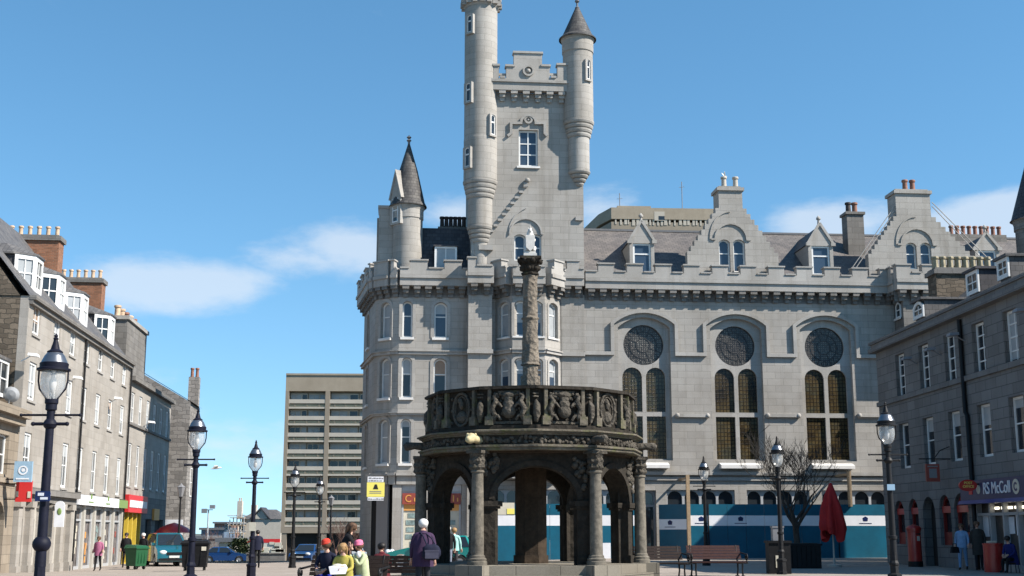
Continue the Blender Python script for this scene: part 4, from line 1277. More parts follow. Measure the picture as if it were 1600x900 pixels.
# spouts
for k, a in enumerate(HV):
    m = MB(); x, y = pol(3.1, a); dx_, dy_ = pol(1, a)
    m.tube([(x - dx_ * .1, y - dy_ * .1, 3.87), (x + dx_ * .2, y + dy_ * .2, 3.9), (x + dx_ * .42, y + dy_ * .42, 3.88), (x + dx_ * .5, y + dy_ * .5, 3.85)], [.12, .1, .13, .08], 9)
    lion = a == 330
    if lion:
        m.ball((x + dx_ * .36, y + dy_ * .36, 3.91), .13, 10, 8, sc=(1.1, 1, 1)); m.ball((x + dx_ * .5, y + dy_ * .5, 3.86), .09, 8, 6)
        for s_ in (-1, 1): m.ball((x + dx_ * .34 + s_ * .1, y + dy_ * .34, 4.0), .04, 6, 5)
    m.build('spout', MT['lion_stone' if lion else 'cross_carve'], cross)
# shaft
m = MB(); m.slab(ngon(8, .3, 22.5), 4.12, 5.9); m.slab(ngon(8, .235, 22.5), 5.9, 6.22)
m.build('shaft_base', MT['shaft_stone'], cross)
m = MB()
def carve(r, z, t):
    a = sin(t * 3 + z * 5.2); b = sin(t * 5 - z * 7.7 + 1.3)
    return r * (1 + .075 * max(-.2, a * b) + .04 * sin(t * 4 - z * 5.5))
zs_ = [6.22 + (8.86 - 6.22) * i / 90 for i in range(91)]
m.lathe([(.235 - .035 * (z - 6.22) / 2.64 + (.04 if i in (0, 1, 46, 47) else 0), z) for i, z in enumerate(zs_)], 0, 0, 40, soft=True, warp=carve)
sh = m.build('shaft', MT['shaft_stone'], cross)
m = MB()
def acan(r, z, t): return r * (1 + .13 * max(0, sin(t * 8 + (z > 9.1) * pi / 8 * 8)))
m.lathe([(.2, 8.86), (.24, 8.88), (.24, 8.93), (.2, 8.95), (.26, 9.05), (.3, 9.13), (.22, 9.15), (.28, 9.24), (.35, 9.31), (.3, 9.33)], 0, 0, 48, warp=acan)
for k in range(8):
    t = k * pi / 4 + .2; m.ball((.3 * cos(t), .3 * sin(t), 9.28), .085, 7, 6); m.ball((.25 * cos(t + .4), .25 * sin(t + .4), 9.06), .07, 7, 6)
m.box(-.31, .31, -.31, .31, 9.33, 9.40); m.build('capital', MT['cross_dark'], cross)
# white unicorn, sitting up behind a shield
m = MB()
m.box(-.26, .26, -.2, .2, 9.402, 9.52); m.box(-.22, .22, -.17, .17, 9.522, 9.58)
m.tube([(0, .12, 9.58), (0, .1, 9.72), (0, .06, 9.9), (0, .03, 10.08), (0, -.01, 10.2), (0, -.04, 10.28)], [.17, .19, .18, .17, .13, .09], 10)
m.tube([(0, .02, 10.26), (0, -.08, 10.29), (0, -.2, 10.22)], [.075, .07, .04], 8)
m.tube([(0, -.08, 10.34), (-.01, -.13, 10.5)], [.022, .005], 6)
for s_ in (-1, 1):
    m.tube([(s_ * .12, .1, 9.66), (s_ * .17, -.04, 9.7), (s_ * .15, -.12, 9.6)], [.1, .085, .05], 8)
    m.tube([(s_ * .11, .0, 9.98), (s_ * .17, -.12, 9.96), (s_ * .12, -.17, 9.86)], [.07, .05, .045], 8)
    m.tube([(s_ * .05, .0, 10.33), (s_ * .07, .02, 10.4)], [.025, .006], 5)
m.tube([(0, .12, 10.2), (0, .16, 10.05), (0, .17, 9.9)], [.05, .06, .03], 7)
m.panel([(-.17, 9.7), (0, 9.58), (.17, 9.7), (.18, 10.1), (-.18, 10.1)], [], -.24, -.16)
for p_ in m.v: p_.x *= .74; p_.y *= .74; p_.z = 9.402 + (p_.z - 9.402) * .92
m.build('unicorn', MT['white_stone'], cross)
# ------------------------------------------------------------------ street lamps
mg, nt_, b_ = mat('lamp_globe')
b_.inputs['Base Color'].default_value = (.55, .56, .55, 1); b_.inputs['Roughness'].default_value = .2; b_.inputs['Alpha'].default_value = .42
b_.inputs['Transmission Weight'].default_value = .25
MT['globe'] = mg

def make_lamp(label, paint, base_paint, group, H=4.36):
    t = thing('street_lamp', label, 'street lamp', (0, 0, 0), 0, group)
    m = MB()
    m.lathe([(.17, 0), (.17, .09), (.15, .1), (.15, .4), (.17, .42), (.17, .48), (.1, .52), (.096, .68), (.115, .7), (.115, .74), (.088, .8), (.083, 1.0)], 0, 0, 8, sm=False)
    b = m.build('pedestal', MT[base_paint], t)
    m = MB()
    m.lathe([(.083, 1.0), (.078, 1.28), (.105, 1.3), (.105, 1.36), (.075, 1.38), (.07, 2.0), (.062, 3.05), (.085, 3.07), (.11, 3.12), (.085, 3.17), (.06, 3.2), (.06, 3.32), (.085, 3.34), (.085, 3.42), (.1, 3.44), (.1, 3.5), (.0, 3.5)], 0, 0, 14)
    m.build('post', MT[paint], t)
    m = MB(); m.tube([(-.45, 0, 3.26), (.45, 0, 3.26)], .018, 7); m.tube([(-.26, 0, 3.125), (.26, 0, 3.125)], .026, 7)
    for s_ in (-1, 1): m.ball((s_ * .26, 0, 3.125), .034, 7, 5); m.ball((s_ * .45, 0, 3.26), .026, 7, 5)
    m.build('ladder_bar', MT[paint], t)
    m = MB(); m.lathe([(.06, 3.5), (.11, 3.53), (.165, 3.62), (.185, 3.74), (.18, 3.88), (.17, 3.94)], 0, 0, 20, soft=True); g = m.build('globe', MT['globe'], t)
    m = MB(); m.lathe([(.015, 3.6), (.05, 3.66), (.06, 3.75), (.03, 3.85), (.03, 3.94)], 0, 0, 10, soft=True); m.build('bulb', MT['white_paint'], g)
    m = MB()
    for s_ in (-1, 1): m.tube([(s_ * .07, 0, 3.47), (s_ * .1, 0, 3.53), (s_ * .2, 0, 3.66), (s_ * .225, 0, 3.78), (s_ * .225, 0, 3.96)], .014, 7)
    m.build('yoke', MT[paint], t)
    m = MB(); m.lathe([(.18, 3.93), (.25, 3.94), (.25, 3.97), (.21, 3.985), (.215, 4.05), (.205, 4.06)], 0, 0, 20); hd = m.build('hood', MT[paint], t)
    m = MB(); m.lathe([(.2, 4.06), (.15, 4.17), (.11, 4.22)], 0, 0, 20); m.build('reflector', MT['cap_metal'], hd)
    m = MB(); m.lathe([(.115, 4.215), (.12, 4.235), (.07, 4.27), (.045, 4.36), (.03, 4.42), (.045, 4.435), (.02, 4.46), (.03, 4.48), (.0, 4.53)], 0, 0, 14); m.build('finial', MT[paint], hd)
    return t

LG = 'lamps standing around the square'
lamp_b = make_lamp('large navy lamp post with small blue sign and ball collar before the shop street', 'iron_blue', 'iron_blue', LG)
lamp_k = make_lamp('black lamp post with scuffed base and two arms before the shaded shop building', 'iron_black', 'iron_worn', LG)
def put(t, px, top, H=4.5, label=None):
    """stand a lamp so that its tip shows at height `top`"""
    lo, hi = 8.0, 200.0
    for _ in range(40):
        Y = (lo + hi) / 2; p = ground_at(px, Y); z = p.z + H
        yc = Y * sin(-PITCH) + (z - CAMZ) * cos(PITCH); zc = Y * cos(PITCH) + (z - CAMZ) * sin(PITCH)
        y = 450 - FOC * yc / zc
        if y < top: lo = Y
        else: hi = Y
    p = ground_at(px, Y)
    if t is None: return p
    t.location = p; return p
pl = put(lamp_b, 55, 520, 4.53)
# the near lamp's own extras: small blue sign and a ball collar
m = MB(); m.box(-.11, .11, -.105, -.085, 1.96, 2.11); m.lathe([(.08, 1.97), (.08, 2.09)], 0, 0, 12)
sg = m.build('blue_sign', MT['sign_blue'], lamp_b)
m = MB(); 
m.box(-.07, .02, -.112, -.1055, 2.04, 2.085); m.box(-.03, .08, -.112, -.1055, 1.985, 2.02)
m.build_each('pictogram', MT['hoard_white'], sg)
m = MB(); m.ball((0, 0, 1.33), .135, 16, 12, sc=(1, 1, .95)); m.build('ball_collar', MT['iron_blue'], lamp_b)
labs = ['navy lamp post rising beside the black wheeled container', 'slim navy lamp post with a small white notice, before the distant gabled house']
for (px, top), lb in zip(((296, 637), (392, 687)), labs):
    d = dup(lamp_b, put(None, px, top, 4.53), 0, lb)
    for c in list(d.children):
        if c.name.split('.')[0] in ('blue_sign', 'ball_collar'):
            for g in list(c.children): bpy.data.objects.remove(g)
            bpy.data.objects.remove(c)
    if px == 392:
        n = MB(); n.box(-.1, .1, -.1, -.08, 1.55, 1.83); n.build('notice', MT['poster'], d)
put(lamp_k, 1400, 627, 4.53)
n = MB(); n.box(-.09, .09, -.1, -.075, 2.42, 2.56); n.build('notice', MT['sign_sky'], lamp_k)
for px, top, lb in ((456.5, 724, 'tall black lamp post in front of the outer edge of the concrete flats'), (497, 742, 'smaller black lamp post in front of the flats, near the parked blue car'),
                    (1222, 681, 'black lamp post with bright metal hood standing beside the bare tree'), (1104, 712, 'black lamp post against the hoarding, between the market cross and the sunlit bench')):
    d = dup(lamp_k, put(None, px, top, 4.53), 0, lb)
    for c in list(d.children):
        if c.name.split('.')[0] == 'notice': bpy.data.objects.remove(c)
# two plain old lanterns farther off
def small_lamp(px, Y, h, lb):
    p = ground_at(px, Y)
    t = thing('street_lamp', lb, 'street lamp', p, 0, LG)
    m = MB(); m.lathe([(.12, 0), (.12, .6), (.07, .65), (.05, h - .7), (.09, h - .68), (.09, h - .6), (.0, h - .6)], 0, 0, 10); m.build('post', MT['iron_black'], t)
    m = MB(); m.lathe([(.1, h - .6), (.22, h - .12), (.24, h - .1), (.1, h), (0, h + .12)], 0, 0, 6, sm=False); m.build('lantern', MT['grey_plastic'], t)
small_lamp(277, 68, 4.2, 'dark street lamp with square lantern against the rough stone gable')
small_lamp(515, 88, 4.4, 'dark lantern lamp far back beneath the concrete flats, past the blue saloon car')

# ------------------------------------------------------------------ benches
def make_bench(label, wood, group='public benches in the square', W=1.75):
    t = thing('park_bench', label, 'bench', (0, 0, 0), 0, group)
    m = MB()
    for i in range(5): m.box(-W / 2, W / 2, -.27 + .1 * i, -.19 + .1 * i, .43 - .008 * i, .465 - .008 * i)
    m.build('seat', MT[wood], t)
    m = MB()
    for i in range(5):
        z = .53 + .085 * i; y = .235 + .035 * i
        m.hexa([(-W / 2, y, z), (W / 2, y, z), (W / 2, y + .03, z), (-W / 2, y + .03, z)], [(-W / 2, y + .03, z + .075), (W / 2, y + .03, z + .075), (W / 2, y + .06, z + .075), (-W / 2, y + .06, z + .075)])
    m.build('backrest', MT[wood], t)
    for x in (-W / 2 + .12, W / 2 - .12):
        m = MB()
        m.tube([(x, -.24, .0), (x, -.2, .2), (x, -.23, .42)], [.03, .026, .03], 7); m.tube([(x, .3, .0), (x, .22, .2), (x, .25, .45), (x, .42, .96)], [.03, .026, .03, .022], 7)
        m.tube([(x, -.26, .415), (x, .26, .4)], .026, 7); m.box(x - .05, x + .05, -.3, -.2, 0, .03); m.box(x - .05, x + .05, .24, .36, 0, .03)
        m.build('leg', MT['iron_black'], t)
    for s_ in (-1, 1):
        x = s_ * (W / 2 + .02)
        m = MB(); m.tube([(x, .34, .72), (x, .1, .7), (x, -.18, .68)] + [(x, -.2 - .09 * sin(k * pi / 6), .6 + .09 * cos(k * pi / 6)) for k in range(0, 11)], .024, 7)
        m.tube([(x, -.22, .51), (x, -.27, .44), (x, -.24, .42)], .022, 6); m.box(x - .03, x + .03, -.28, .27, .39, .415)
        m.ball((x, -.23, .6), .05, 8, 6); m.build('armrest', MT['iron_black'], t)
    return t
bench_r = make_bench('red-brown slatted bench with scroll iron arms standing alone in the sun', 'wood_red')
bench_d = make_bench('dark bench close against the steps of the market cross', 'wood_dark')
p = ground_at(1121, 40.3); bench_r.location = p; bench_r.rotation_euler.z = radians(9)
p = ground_at(1030, 39.5); bench_d.location = p; bench_d.rotation_euler.z = radians(14)
b2 = dup(bench_d, ground_at(611, 31.5), radians(188), 'black bench seen from behind, between the girls and the man in the purple coat')
BG = ground_at(538, 27.0); BG.z += .12
b3 = dup(bench_d, BG + Vector((-.05, .1, -.05)), radians(-14), 'black bench carrying the three seated girls')

# ------------------------------------------------------------------ bins, planter, parasol, pillar boxes
def wheel_bin(label, px, Y, mt, deg, w=1.25, d=.95, h=1.25, grp='wheeled rubbish containers', scale=1.0):
    p = ground_at(px, Y); t = thing('wheeled_bin', label, 'rubbish container', p, deg, grp)
    m = MB(); m.hexa([(-w * .44, -d * .42, .16), (w * .44, -d * .42, .16), (w * .44, d * .42, .16), (-w * .44, d * .42, .16)], [(-w / 2, -d / 2, h), (w / 2, -d / 2, h), (w / 2, d / 2, h), (-w / 2, d / 2, h)])
    for q in (-.25, 0, .25): m.box(q * w - .02, q * w + .02, -d / 2 + .005, -d / 2 + .03, .3, h - .1)
    m.box(-w / 2 - .04, w / 2 + .04, -d / 2 - .04, d / 2 + .04, h, h + .05); m.build('body', mt, t)
    m = MB(); m.hexa([(-w / 2 - .05, -d / 2 - .05, h + .053), (w / 2 + .05, -d / 2 - .05, h + .053), (w / 2 + .05, d / 2 + .05, h + .053), (-w / 2 - .05, d / 2 + .05, h + .053)],
                     [(-w / 2 + .05, -d / 2 + .08, h + .16), (w / 2 - .05, -d / 2 + .08, h + .16), (w / 2 - .05, d / 2, h + .2), (-w / 2 + .05, d / 2, h + .2)]); m.build('lid', mt, t)
    for sx_ in (-1, 1):
        for sy_ in (-1, 1):
            m = MB(); m.M = Matrix.Translation((sx_ * w * .36, sy_ * d * .32, .085)) @ Matrix.Rotation(pi / 2, 4, 'Y'); m.lathe([(0, -.03), (.085, -.03), (.085, .03), (0, .03)], 0, 0, 12); m.build('wheel', MT['rubber'], t)
    return t
wheel_bin('bright green wheeled bin in front of the red and yellow shop', 212, 61, MT['green_bin'], 62, .78, .72, .95)
t = wheel_bin('large black wheeled container with a pale sticker, beside the teal car', 304, 57, MT['dark_bin'], 8, 1.15, .85, 1.15)
m = MB(); m.box(.3, .5, -.445, -.428, .88, 1.05); m.build('sticker', MT['poster'], t)
m = MB(); 
p = ground_at(1217, 43); t = thing('litter_bin', 'dark litter bin with a grey hood behind the lamp post by the bare tree', 'litter bin', p, 0)
m.box(-.36, .36, -.3, .3, 0, 1.0); m.box(-.4, .4, -.34, .34, 1.003, 1.08); m.build('body', MT['dark_bin'], t)
m = MB(); m.box(-.18, .18, -.16, .16, 1.083, 1.5); m.box(-.2, .2, -.18, .18, 1.503, 1.56); m.build('hood', MT['grey_plastic'], t)
m = MB(); m.box(-.15, -.0, -.318, -.303, .2, .6); m.build('notice', MT['poster'], t)
p = ground_at(1244, 49.6); t = thing('tree_planter', 'dark slatted planter box around the foot of the bare tree', 'planter', p, 4)
m = MB(); m.box(-.85, .85, -.5, .5, 0, .85); m.box(-.9, .9, -.55, .55, .853, .93)
for k in range(9): m.box(-.83 + k * .185, -.68 + k * .185, -.53, -.503, .05, .83)
m.build('box', MT['dark_bin'], t)
m = MB(); m.box(-.75, .75, -.42, .42, .93, .95); m.build('soil', MT['bark'], t)

p = ground_at(1304, 52.0); t = thing('parasol', 'folded red canvas parasol on a pale pole before the hoarding', 'parasol', p, 10)
m = MB(); m.lathe([(.3, 0), (.3, .06), (.045, .1), (.03, 1.0), (.03, 3.35), (.0, 3.4)], 0, 0, 12); m.build('pole', MT['cream_paint'], t)
m = MB()
def fold(r, z, t_): return r * (1 + .28 * sin(t_ * 6 + z) * smooth((3.2 - z) / .8) + .12 * sin(t_ * 3 + 2 * z))
zz = [3.36, 3.3, 3.1, 2.8, 2.4, 2.0, 1.7, 1.45, 1.32, 1.2]; rr_ = [.02, .07, .15, .24, .33, .4, .45, .47, .44, .42]
def hem(r, z, t_): return fold(r, z, t_)
m.lathe([(r, z) for r, z in zip(reversed(rr_), reversed(zz))], 0, 0, 48, soft=True, warp=fold)
for v_ in m.v[:48 * 3]:
    a_ = atan2(v_.y, v_.x); v_.z += .2 * sin(a_ * 2 + .6) + .06 * sin(a_ * 6)
m.build('canvas', MT['red_cloth'], t)

def pillar_box(px, Y, lb, h=1.55):
    p = ground_at(px, Y); t = thing('pillar_box', lb, 'post box', p, 20, 'red post boxes')
    m = MB(); m.lathe([(.29, 0), (.29, .22)], 0, 0, 24); m.build('plinth', MT['iron_black'], t)
    m = MB(); m.lathe([(.27, .22), (.265, h - .3), (.28, h - .29), (.28, h - .24), (.305, h - .22), (.305, h - .15), (.24, h - .08), (.0, h)], 0, 0, 24); m.build('body', MT['pillar_red'], t)
    m = MB(); m.box(-.1, .1, -.285, -.22, h - .42, h - .36); m.build('slot', MT['black'], t)
    m = MB(); m.box(-.06, .06, -.283, -.22, h - .66, h - .47); m.build('collection_plate', MT['poster'], t)
pillar_box(1431, 51.5, 'red pillar box with black plinth between the arched shop windows', 1.68)
t = thing('parcel_box', 'wide plain red box standing before the newsagent window', 'post box', ground_at(1554, 44.6), 0)
m = MB(); m.lathe([(.33, 0), (.33, .92), (.35, .93), (.35, .98), (.0, 1.02)], 0, 0, 24); m.build('body', MT['pillar_red'], t)
m = MB(); m.box(-.18, .1, -.1, .1, 1.0, 1.06); m.build('papers', MT['poster'], t)
# ------------------------------------------------------------------ people
CL = {}
def cloth(name, col, var=.18, rough=.85):
    if name not in CL: CL[name] = plain(name, col, rough, var=var, scale=9, spec=.2)
    return CL[name]

BASE = dict(pel=(0, 0, .93), waist=(0, .005, 1.08), chest=(0, .0, 1.27), uch=(0, -.01, 1.41), neck=(0, .005, 1.5), hd=(0, .02, 1.58))
RAD = dict(pel=(.155, .115), waist=(.14, .1), chest=(.165, .115), uch=(.13, .09), neck=(.055, .055), hd=(.05, .05), sh=(.072, .07), el=(.05, .05), wr=(.033, .036), hip=(.095, .095), kn=(.066, .066), an=(.045, .045), to=(.045, .034))

def stand(walk=0.0, lean=0.0, armL=None, armR=None):
    j = dict(BASE)
    for k in ('waist', 'chest', 'uch', 'neck', 'hd'):
        x, y, z = j[k]; j[k] = (x, y + lean * (z - .93), z)
    for s_, n in ((-1, 'L'), (1, 'R')):
        w = walk * s_
        j['sh' + n] = (s_ * .185, j['uch'][1], 1.415)
        j['hip' + n] = (s_ * .085, 0, .88); j['kn' + n] = (s_ * .095, w * .22 + .02, .49); j['an' + n] = (s_ * .1, w * .34 - (.06 if w < 0 else 0), .085 + (.05 if w < -.3 else 0)); j['to' + n] = (s_ * .115, w * .34 + .13, .04 + (.0 if w >= 0 else .0))
        j['el' + n] = (s_ * .245, -w * .13 - .02, 1.16); j['wr' + n] = (s_ * .25, -w * .2 + .06, .93)
    if armL: j['elL'], j['wrL'] = armL
    if armR: j['elR'], j['wrR'] = armR
    return j

def sit(armL, armR, lean=.1, turn=0.0, knee=(.42, .46)):
    j = {k: (x, y + lean * (z - .93) - .0, z - .41) for k, (x, y, z) in BASE.items()}
    for s_, n in ((-1, 'L'), (1, 'R')):
        j['sh' + n] = (s_ * .185, j['uch'][1], 1.005)
        j['hip' + n] = (s_ * .09, .03, .5); j['kn' + n] = (s_ * .1, knee[0], knee[1] + .04); j['an' + n] = (s_ * .1, knee[0] + .05, .09); j['to' + n] = (s_ * .11, knee[0] + .2, .04)
    j['elL'], j['wrL'] = armL; j['elR'], j['wrR'] = armR
    return j

BONES = [('pel', 'waist', 'top'), ('waist', 'chest', 'top'), ('chest', 'uch', 'top'), ('uch', 'neck', 'top'), ('neck', 'hd', 'skin')]
for n in 'LR':
    BONES += [('uch', 'sh' + n, 'top'), ('sh' + n, 'el' + n, 'top'), ('el' + n, 'wr' + n, 'top'), ('pel', 'hip' + n, 'leg'), ('hip' + n, 'kn' + n, 'leg'), ('kn' + n, 'an' + n, 'leg'), ('an' + n, 'to' + n, 'shoe')]

def hand(mb, w, e, side, mi, curl=.5):
    w, e = Vector(w), Vector(e); d = (w - e).normalized()
    x = d.cross(Vector((0, 1, 0)))
    if x.length < .2: x = d.cross(Vector((1, 0, 0)))
    x.normalize(); y = x.cross(d)                       # y: roughly towards the back of the hand
    M = Matrix((( x.x, y.x, d.x, w.x), (x.y, y.y, d.y, w.y), (x.z, y.z, d.z, w.z), (0, 0, 0, 1)))
    old, mb.M = mb.M, M
    mb.tube([(0, 0, -.03), (0, 0, .02), (0, 0, .055), (0, 0, .088)], [.026, .03, .036, .026], 8, mi)
    for i, ln in enumerate((.062, .072, .068, .052)):
        fx = -.03 + .02 * i
        mb.tube([(fx * .8, 0, .06), (fx, 0, .09), (fx, -.02 * curl, .09 + ln * .5), (fx, -.05 * curl, .09 + ln * (.95 - .25 * curl))], [.0095, .0095, .0085, .007], 6, mi)
    mb.tube([(side * .022, 0, .015), (side * .05, -.012, .045), (side * .055, -.028, .075)], [.012, .011, .008], 6, mi)
    mb.M = old

def person(label, loc, deg, h, J, top, leg, shoe='dark_shoes', hair=None, hat=None, look=(0, 0), jacket=None, group=None, kind='standing', fat=1.0, long_hair=False):
    """One continuous body; hat or hair and the loose jacket are its children."""
    s = h / 1.75
    names = list(J.keys()); idx = {n: i for i, n in enumerate(names)}
    me = bpy.data.meshes.new('person')
    me.from_pydata([J[n] for n in names], [(idx[a], idx[b]) for a, b, _ in BONES], [])
    ob = bpy.data.objects.new('person', me); COL.objects.link(ob)
    md = ob.modifiers.new('skin', 'SKIN'); md.use_smooth_shade = True
    sv = me.skin_vertices[0].data
    for n in names:
        k = n if n in RAD else n[:-1]
        r = RAD[k]; f = fat if k in ('pel', 'waist', 'chest') else 1.0
        sv[idx[n]].radius = (r[0] * f, r[1] * f); sv[idx[n]].use_root = n == 'pel'
    sub = ob.modifiers.new('sub', 'SUBSURF'); sub.levels = 1; sub.render_levels = 1
    ev = ob.evaluated_get(bpy.context.evaluated_depsgraph_get()); em = ev.to_mesh()
    regs = ['skin', 'top', 'leg', 'shoe', 'eye', 'lip']
    mb = MB(); mb.M = Matrix.Scale(s, 4)
    vs = [v.co.copy() for v in em.vertices]
    seg = [(Vector(J[a]), Vector(J[b]), r) for a, b, r in BONES]
    by = {}
    for p in em.polygons:
        c = p.center; best = None
        for a, b, r in seg:
            ab = b - a; t = max(0, min(1, (c - a).dot(ab) / max(1e-9, ab.length_squared))); d_ = (c - (a + ab * t)).length
            if best is None or d_ < best[0]: best = (d_, r)
        by.setdefault(best[1], []).append(tuple(p.vertices))
    base = len(mb.v); mb.v += [mb.M @ v for v in vs]
    for r, fs in by.items():
        for f in fs: mb.f.append([base + i for i in f]); mb.m.append(regs.index(r)); mb.s.append(True); mb.uv.append([(0, 0)] * len(f))
    ev.to_mesh_clear(); bpy.data.objects.remove(ob)
    # head with a face, turned the way it looks
    hd = Vector(J['hd']); HC = hd + Vector((0, .02, .075))
    HM = Matrix.Scale(s, 4) @ Matrix.Translation(HC) @ Matrix.Rotation(radians(look[0]), 4, 'Z') @ Matrix.Rotation(radians(look[1]), 4, 'X')
    mb.M = HM
    def skull(d): return 1 + .08 * max(0, -d.z) * max(0, d.y + .3) - .1 * max(0, -d.z - .2)
    mb.ball((0, 0, 0), .115, 16, 12, 0, sc=(.75, .88, 1.0), fn=skull)
    mb.tube([(0, .094, .015), (0, .112, -.022), (0, .1, -.034)], [.009, .015, .011], 6, 0)
    for q in (-1, 1):
        mb.ball((q * .033, .083, .012), .0115, 7, 5, 4); mb.ball((q * .08, -.005, -.01), .026, 7, 6, 0, sc=(.4, .8, 1.2))
    mb.tube([(-.024, .086, -.064), (0, .094, -.066), (.024, .086, -.064)], .0065, 5, 5)
    mb.M = Matrix.Scale(s, 4)
    for n, sd_ in (('L', 1), ('R', -1)): hand(mb, J['wr' + n], J['el' + n], sd_, 0)
    body = mb.build('person', [MT['skin'], top, leg, CL[shoe], MT['black'], CL['lips']])
    body.location = loc; body.rotation_euler = (0, 0, radians(deg))
    tag(body, label, 'person', group)
    if hair:
        m = MB(); m.M = HM
        def cap(d): return .9 + .1 * smooth((d.z - .25 + .72 * max(0, -d.y) - .6 * max(0, d.y - .3)) / .15 + .5)
        m.ball((0, -.006, .006), .121, 18, 14, 0, sc=(.95, 1.04, .92), fn=cap)
        if long_hair:
            for q in (-1, 1): m.tube([(q * .07, .01, .06), (q * .085, -.01, -.04), (q * .08, .01, -.17)], [.045, .045, .02], 8)
            m.tube([(0, -.08, .05), (0, -.095, -.06), (0, -.08, -.2)], [.07, .075, .035], 8)
        m.build('hair', hair, body)
    if hat:
        m = MB(); m.M = HM
        m.lathe([(.094, .02), (.104, .022), (.106, .05), (.098, .055), (.1, .085), (.085, .122), (.05, .145), (.0, .152)], 0, -.004, 20, soft=True, warp=lambda r, z, t: r * (1 + .1 * abs(sin(t))))
        m.build('hat', hat, body)
    if jacket:
        m = MB(); m.M = Matrix.Scale(s, 4)
        zt, zb, mt, wid = jacket[:4]
        oy = J['pel'][1]; yt = J['uch'][1]
        prof = []
        for i in range(9):
            t = i / 8; z = zb + (zt - zb) * t
            w_ = wid * (1.04 - .06 * sin(t * pi)) * (1 if t < .8 else 1 - .25 * (t - .8) / .2)
            prof.append((w_, z))
        rings_ = []
        for w_, z in prof:
            f = (z - J['pel'][2]) / max(.01, J['uch'][2] - J['pel'][2]); y0 = oy + (yt - oy) * f
            rings_.append([(w_ * cos(k * pi / 12) * (1 + .03 * sin(k * 2.1)), y0 + w_ * .72 * sin(k * pi / 12), z) for k in range(24)])
        v = [p for r_ in rings_ for p in r_]; f = [(a * 24 + k, a * 24 + (k + 1) % 24, (a + 1) * 24 + (k + 1) % 24, (a + 1) * 24 + k) for a in range(8) for k in range(24)]
        m.add(v, f, 0, None, True); 
        m.tube([(0, J['uch'][1], J['uch'][2] + .02), (0, J['neck'][1], J['neck'][2] + .0)], [.105, .075], 12, 0)
        m.build('jacket', mt, body)
    return body

cloth('dark_shoes', (.02, .018, .016)); cloth('pale_shoes', (.5, .5, .5)); cloth('lips', (.33, .12, .1))
navy = cloth('navy_fleece', (.014, .016, .035)); plum = cloth('plum_coat', (.052, .028, .064)); char = cloth('charcoal_trousers', (.03, .03, .036))
mustard = cloth('mustard_jacket', (.42, .36, .08)); lime = cloth('pale_lime_coat', (.50, .55, .33)); denim = cloth('denim', (.05, .08, .17)); cobalt = cloth('cobalt_trousers', (.015, .025, .30)); paledenim = cloth('pale_denim', (.22, .30, .42))
pinkhat = cloth('pink_knit', (.72, .18, .30)); redhat = cloth('red_knit', (.55, .05, .03)); pinkc = cloth('pink_coat', (.36, .12, .21)); black = cloth('black_cloth', (.01, .01, .012)); paleb = cloth('pale_blue_suit', (.2, .33, .52)); maroon = cloth('maroon_jacket', (.10, .015, .02))
mint = cloth('mint_shirt', (.35, .62, .58)); ltjean = cloth('light_jeans', (.22, .25, .32)); greycoat = cloth('brown_grey_coat', (.05, .045, .04))

# the three girls on the bench
g0 = BG
def seat(px, Y, dz=.0):
    p = ground_at(px, Y); p.z = g0.z + dz; return p
person('girl in a red knitted hat and dark navy jacket sitting on the bench', seat(512, 27.1), 158, 1.58, sit(((-.26, .12, .78), (-.1, .33, .62)), ((.26, .14, .78), (.1, .33, .62)), .16),
       navy, cobalt, hair=MT['hair_brown'], hat=redhat, look=(-40, -12), jacket=(1.03, .48, navy, .2))
person('girl with bare sandy hair in a mustard jacket, sitting in the middle', seat(538, 26.7), 168, 1.5, sit(((-.24, .2, .76), (-.08, .38, .68)), ((.24, .2, .76), (.08, .38, .68)), .28),
       mustard, paledenim, hair=MT['hair_gold'], look=(0, -30), jacket=(1.03, .46, mustard, .205), long_hair=True)
person('girl in a pink knitted hat and pale green coat holding food to her mouth', seat(566, 27.0), 128, 1.55, sit(((-.2, .24, .8), (-.06, .32, 1.05)), ((.2, .22, .8), (.06, .32, 1.05)), .14),
       lime, denim, hair=MT['hair_brown'], hat=pinkhat, look=(20, -8), jacket=(1.03, .46, lime, .205))
t = thing('food_wrap', 'white paper food wrap on the lap of the girl in mustard', 'food wrap', seat(526, 26.35, .5), 15)
m = MB(); m.hexa([(-.16, -.1, .04), (.15, -.12, .05), (.15, .12, .08), (-.14, .12, .07)], [(-.2, -.13, .2), (.19, -.12, .17), (.18, .13, .24), (-.17, .15, .19)]); m.build('paper', MT['hoard_white'], t)
m = MB(); m.ball((0, 0, .19), .13, 10, 7, sc=(1, .7, .5)); m.build('filling', MT['poster'], t)
hx = seat(558.5, 26.75, 0)
m = MB(); m.ball((0, 0, 0), .055, 10, 8, sc=(1, .8, 1.3)); o = m.build('food_wrap', MT['hoard_white']); o.location = (hx.x, hx.y + .0, hx.z + .93); tag(o, 'small white food wrap held up by the girl in the pink hat', 'food wrap')

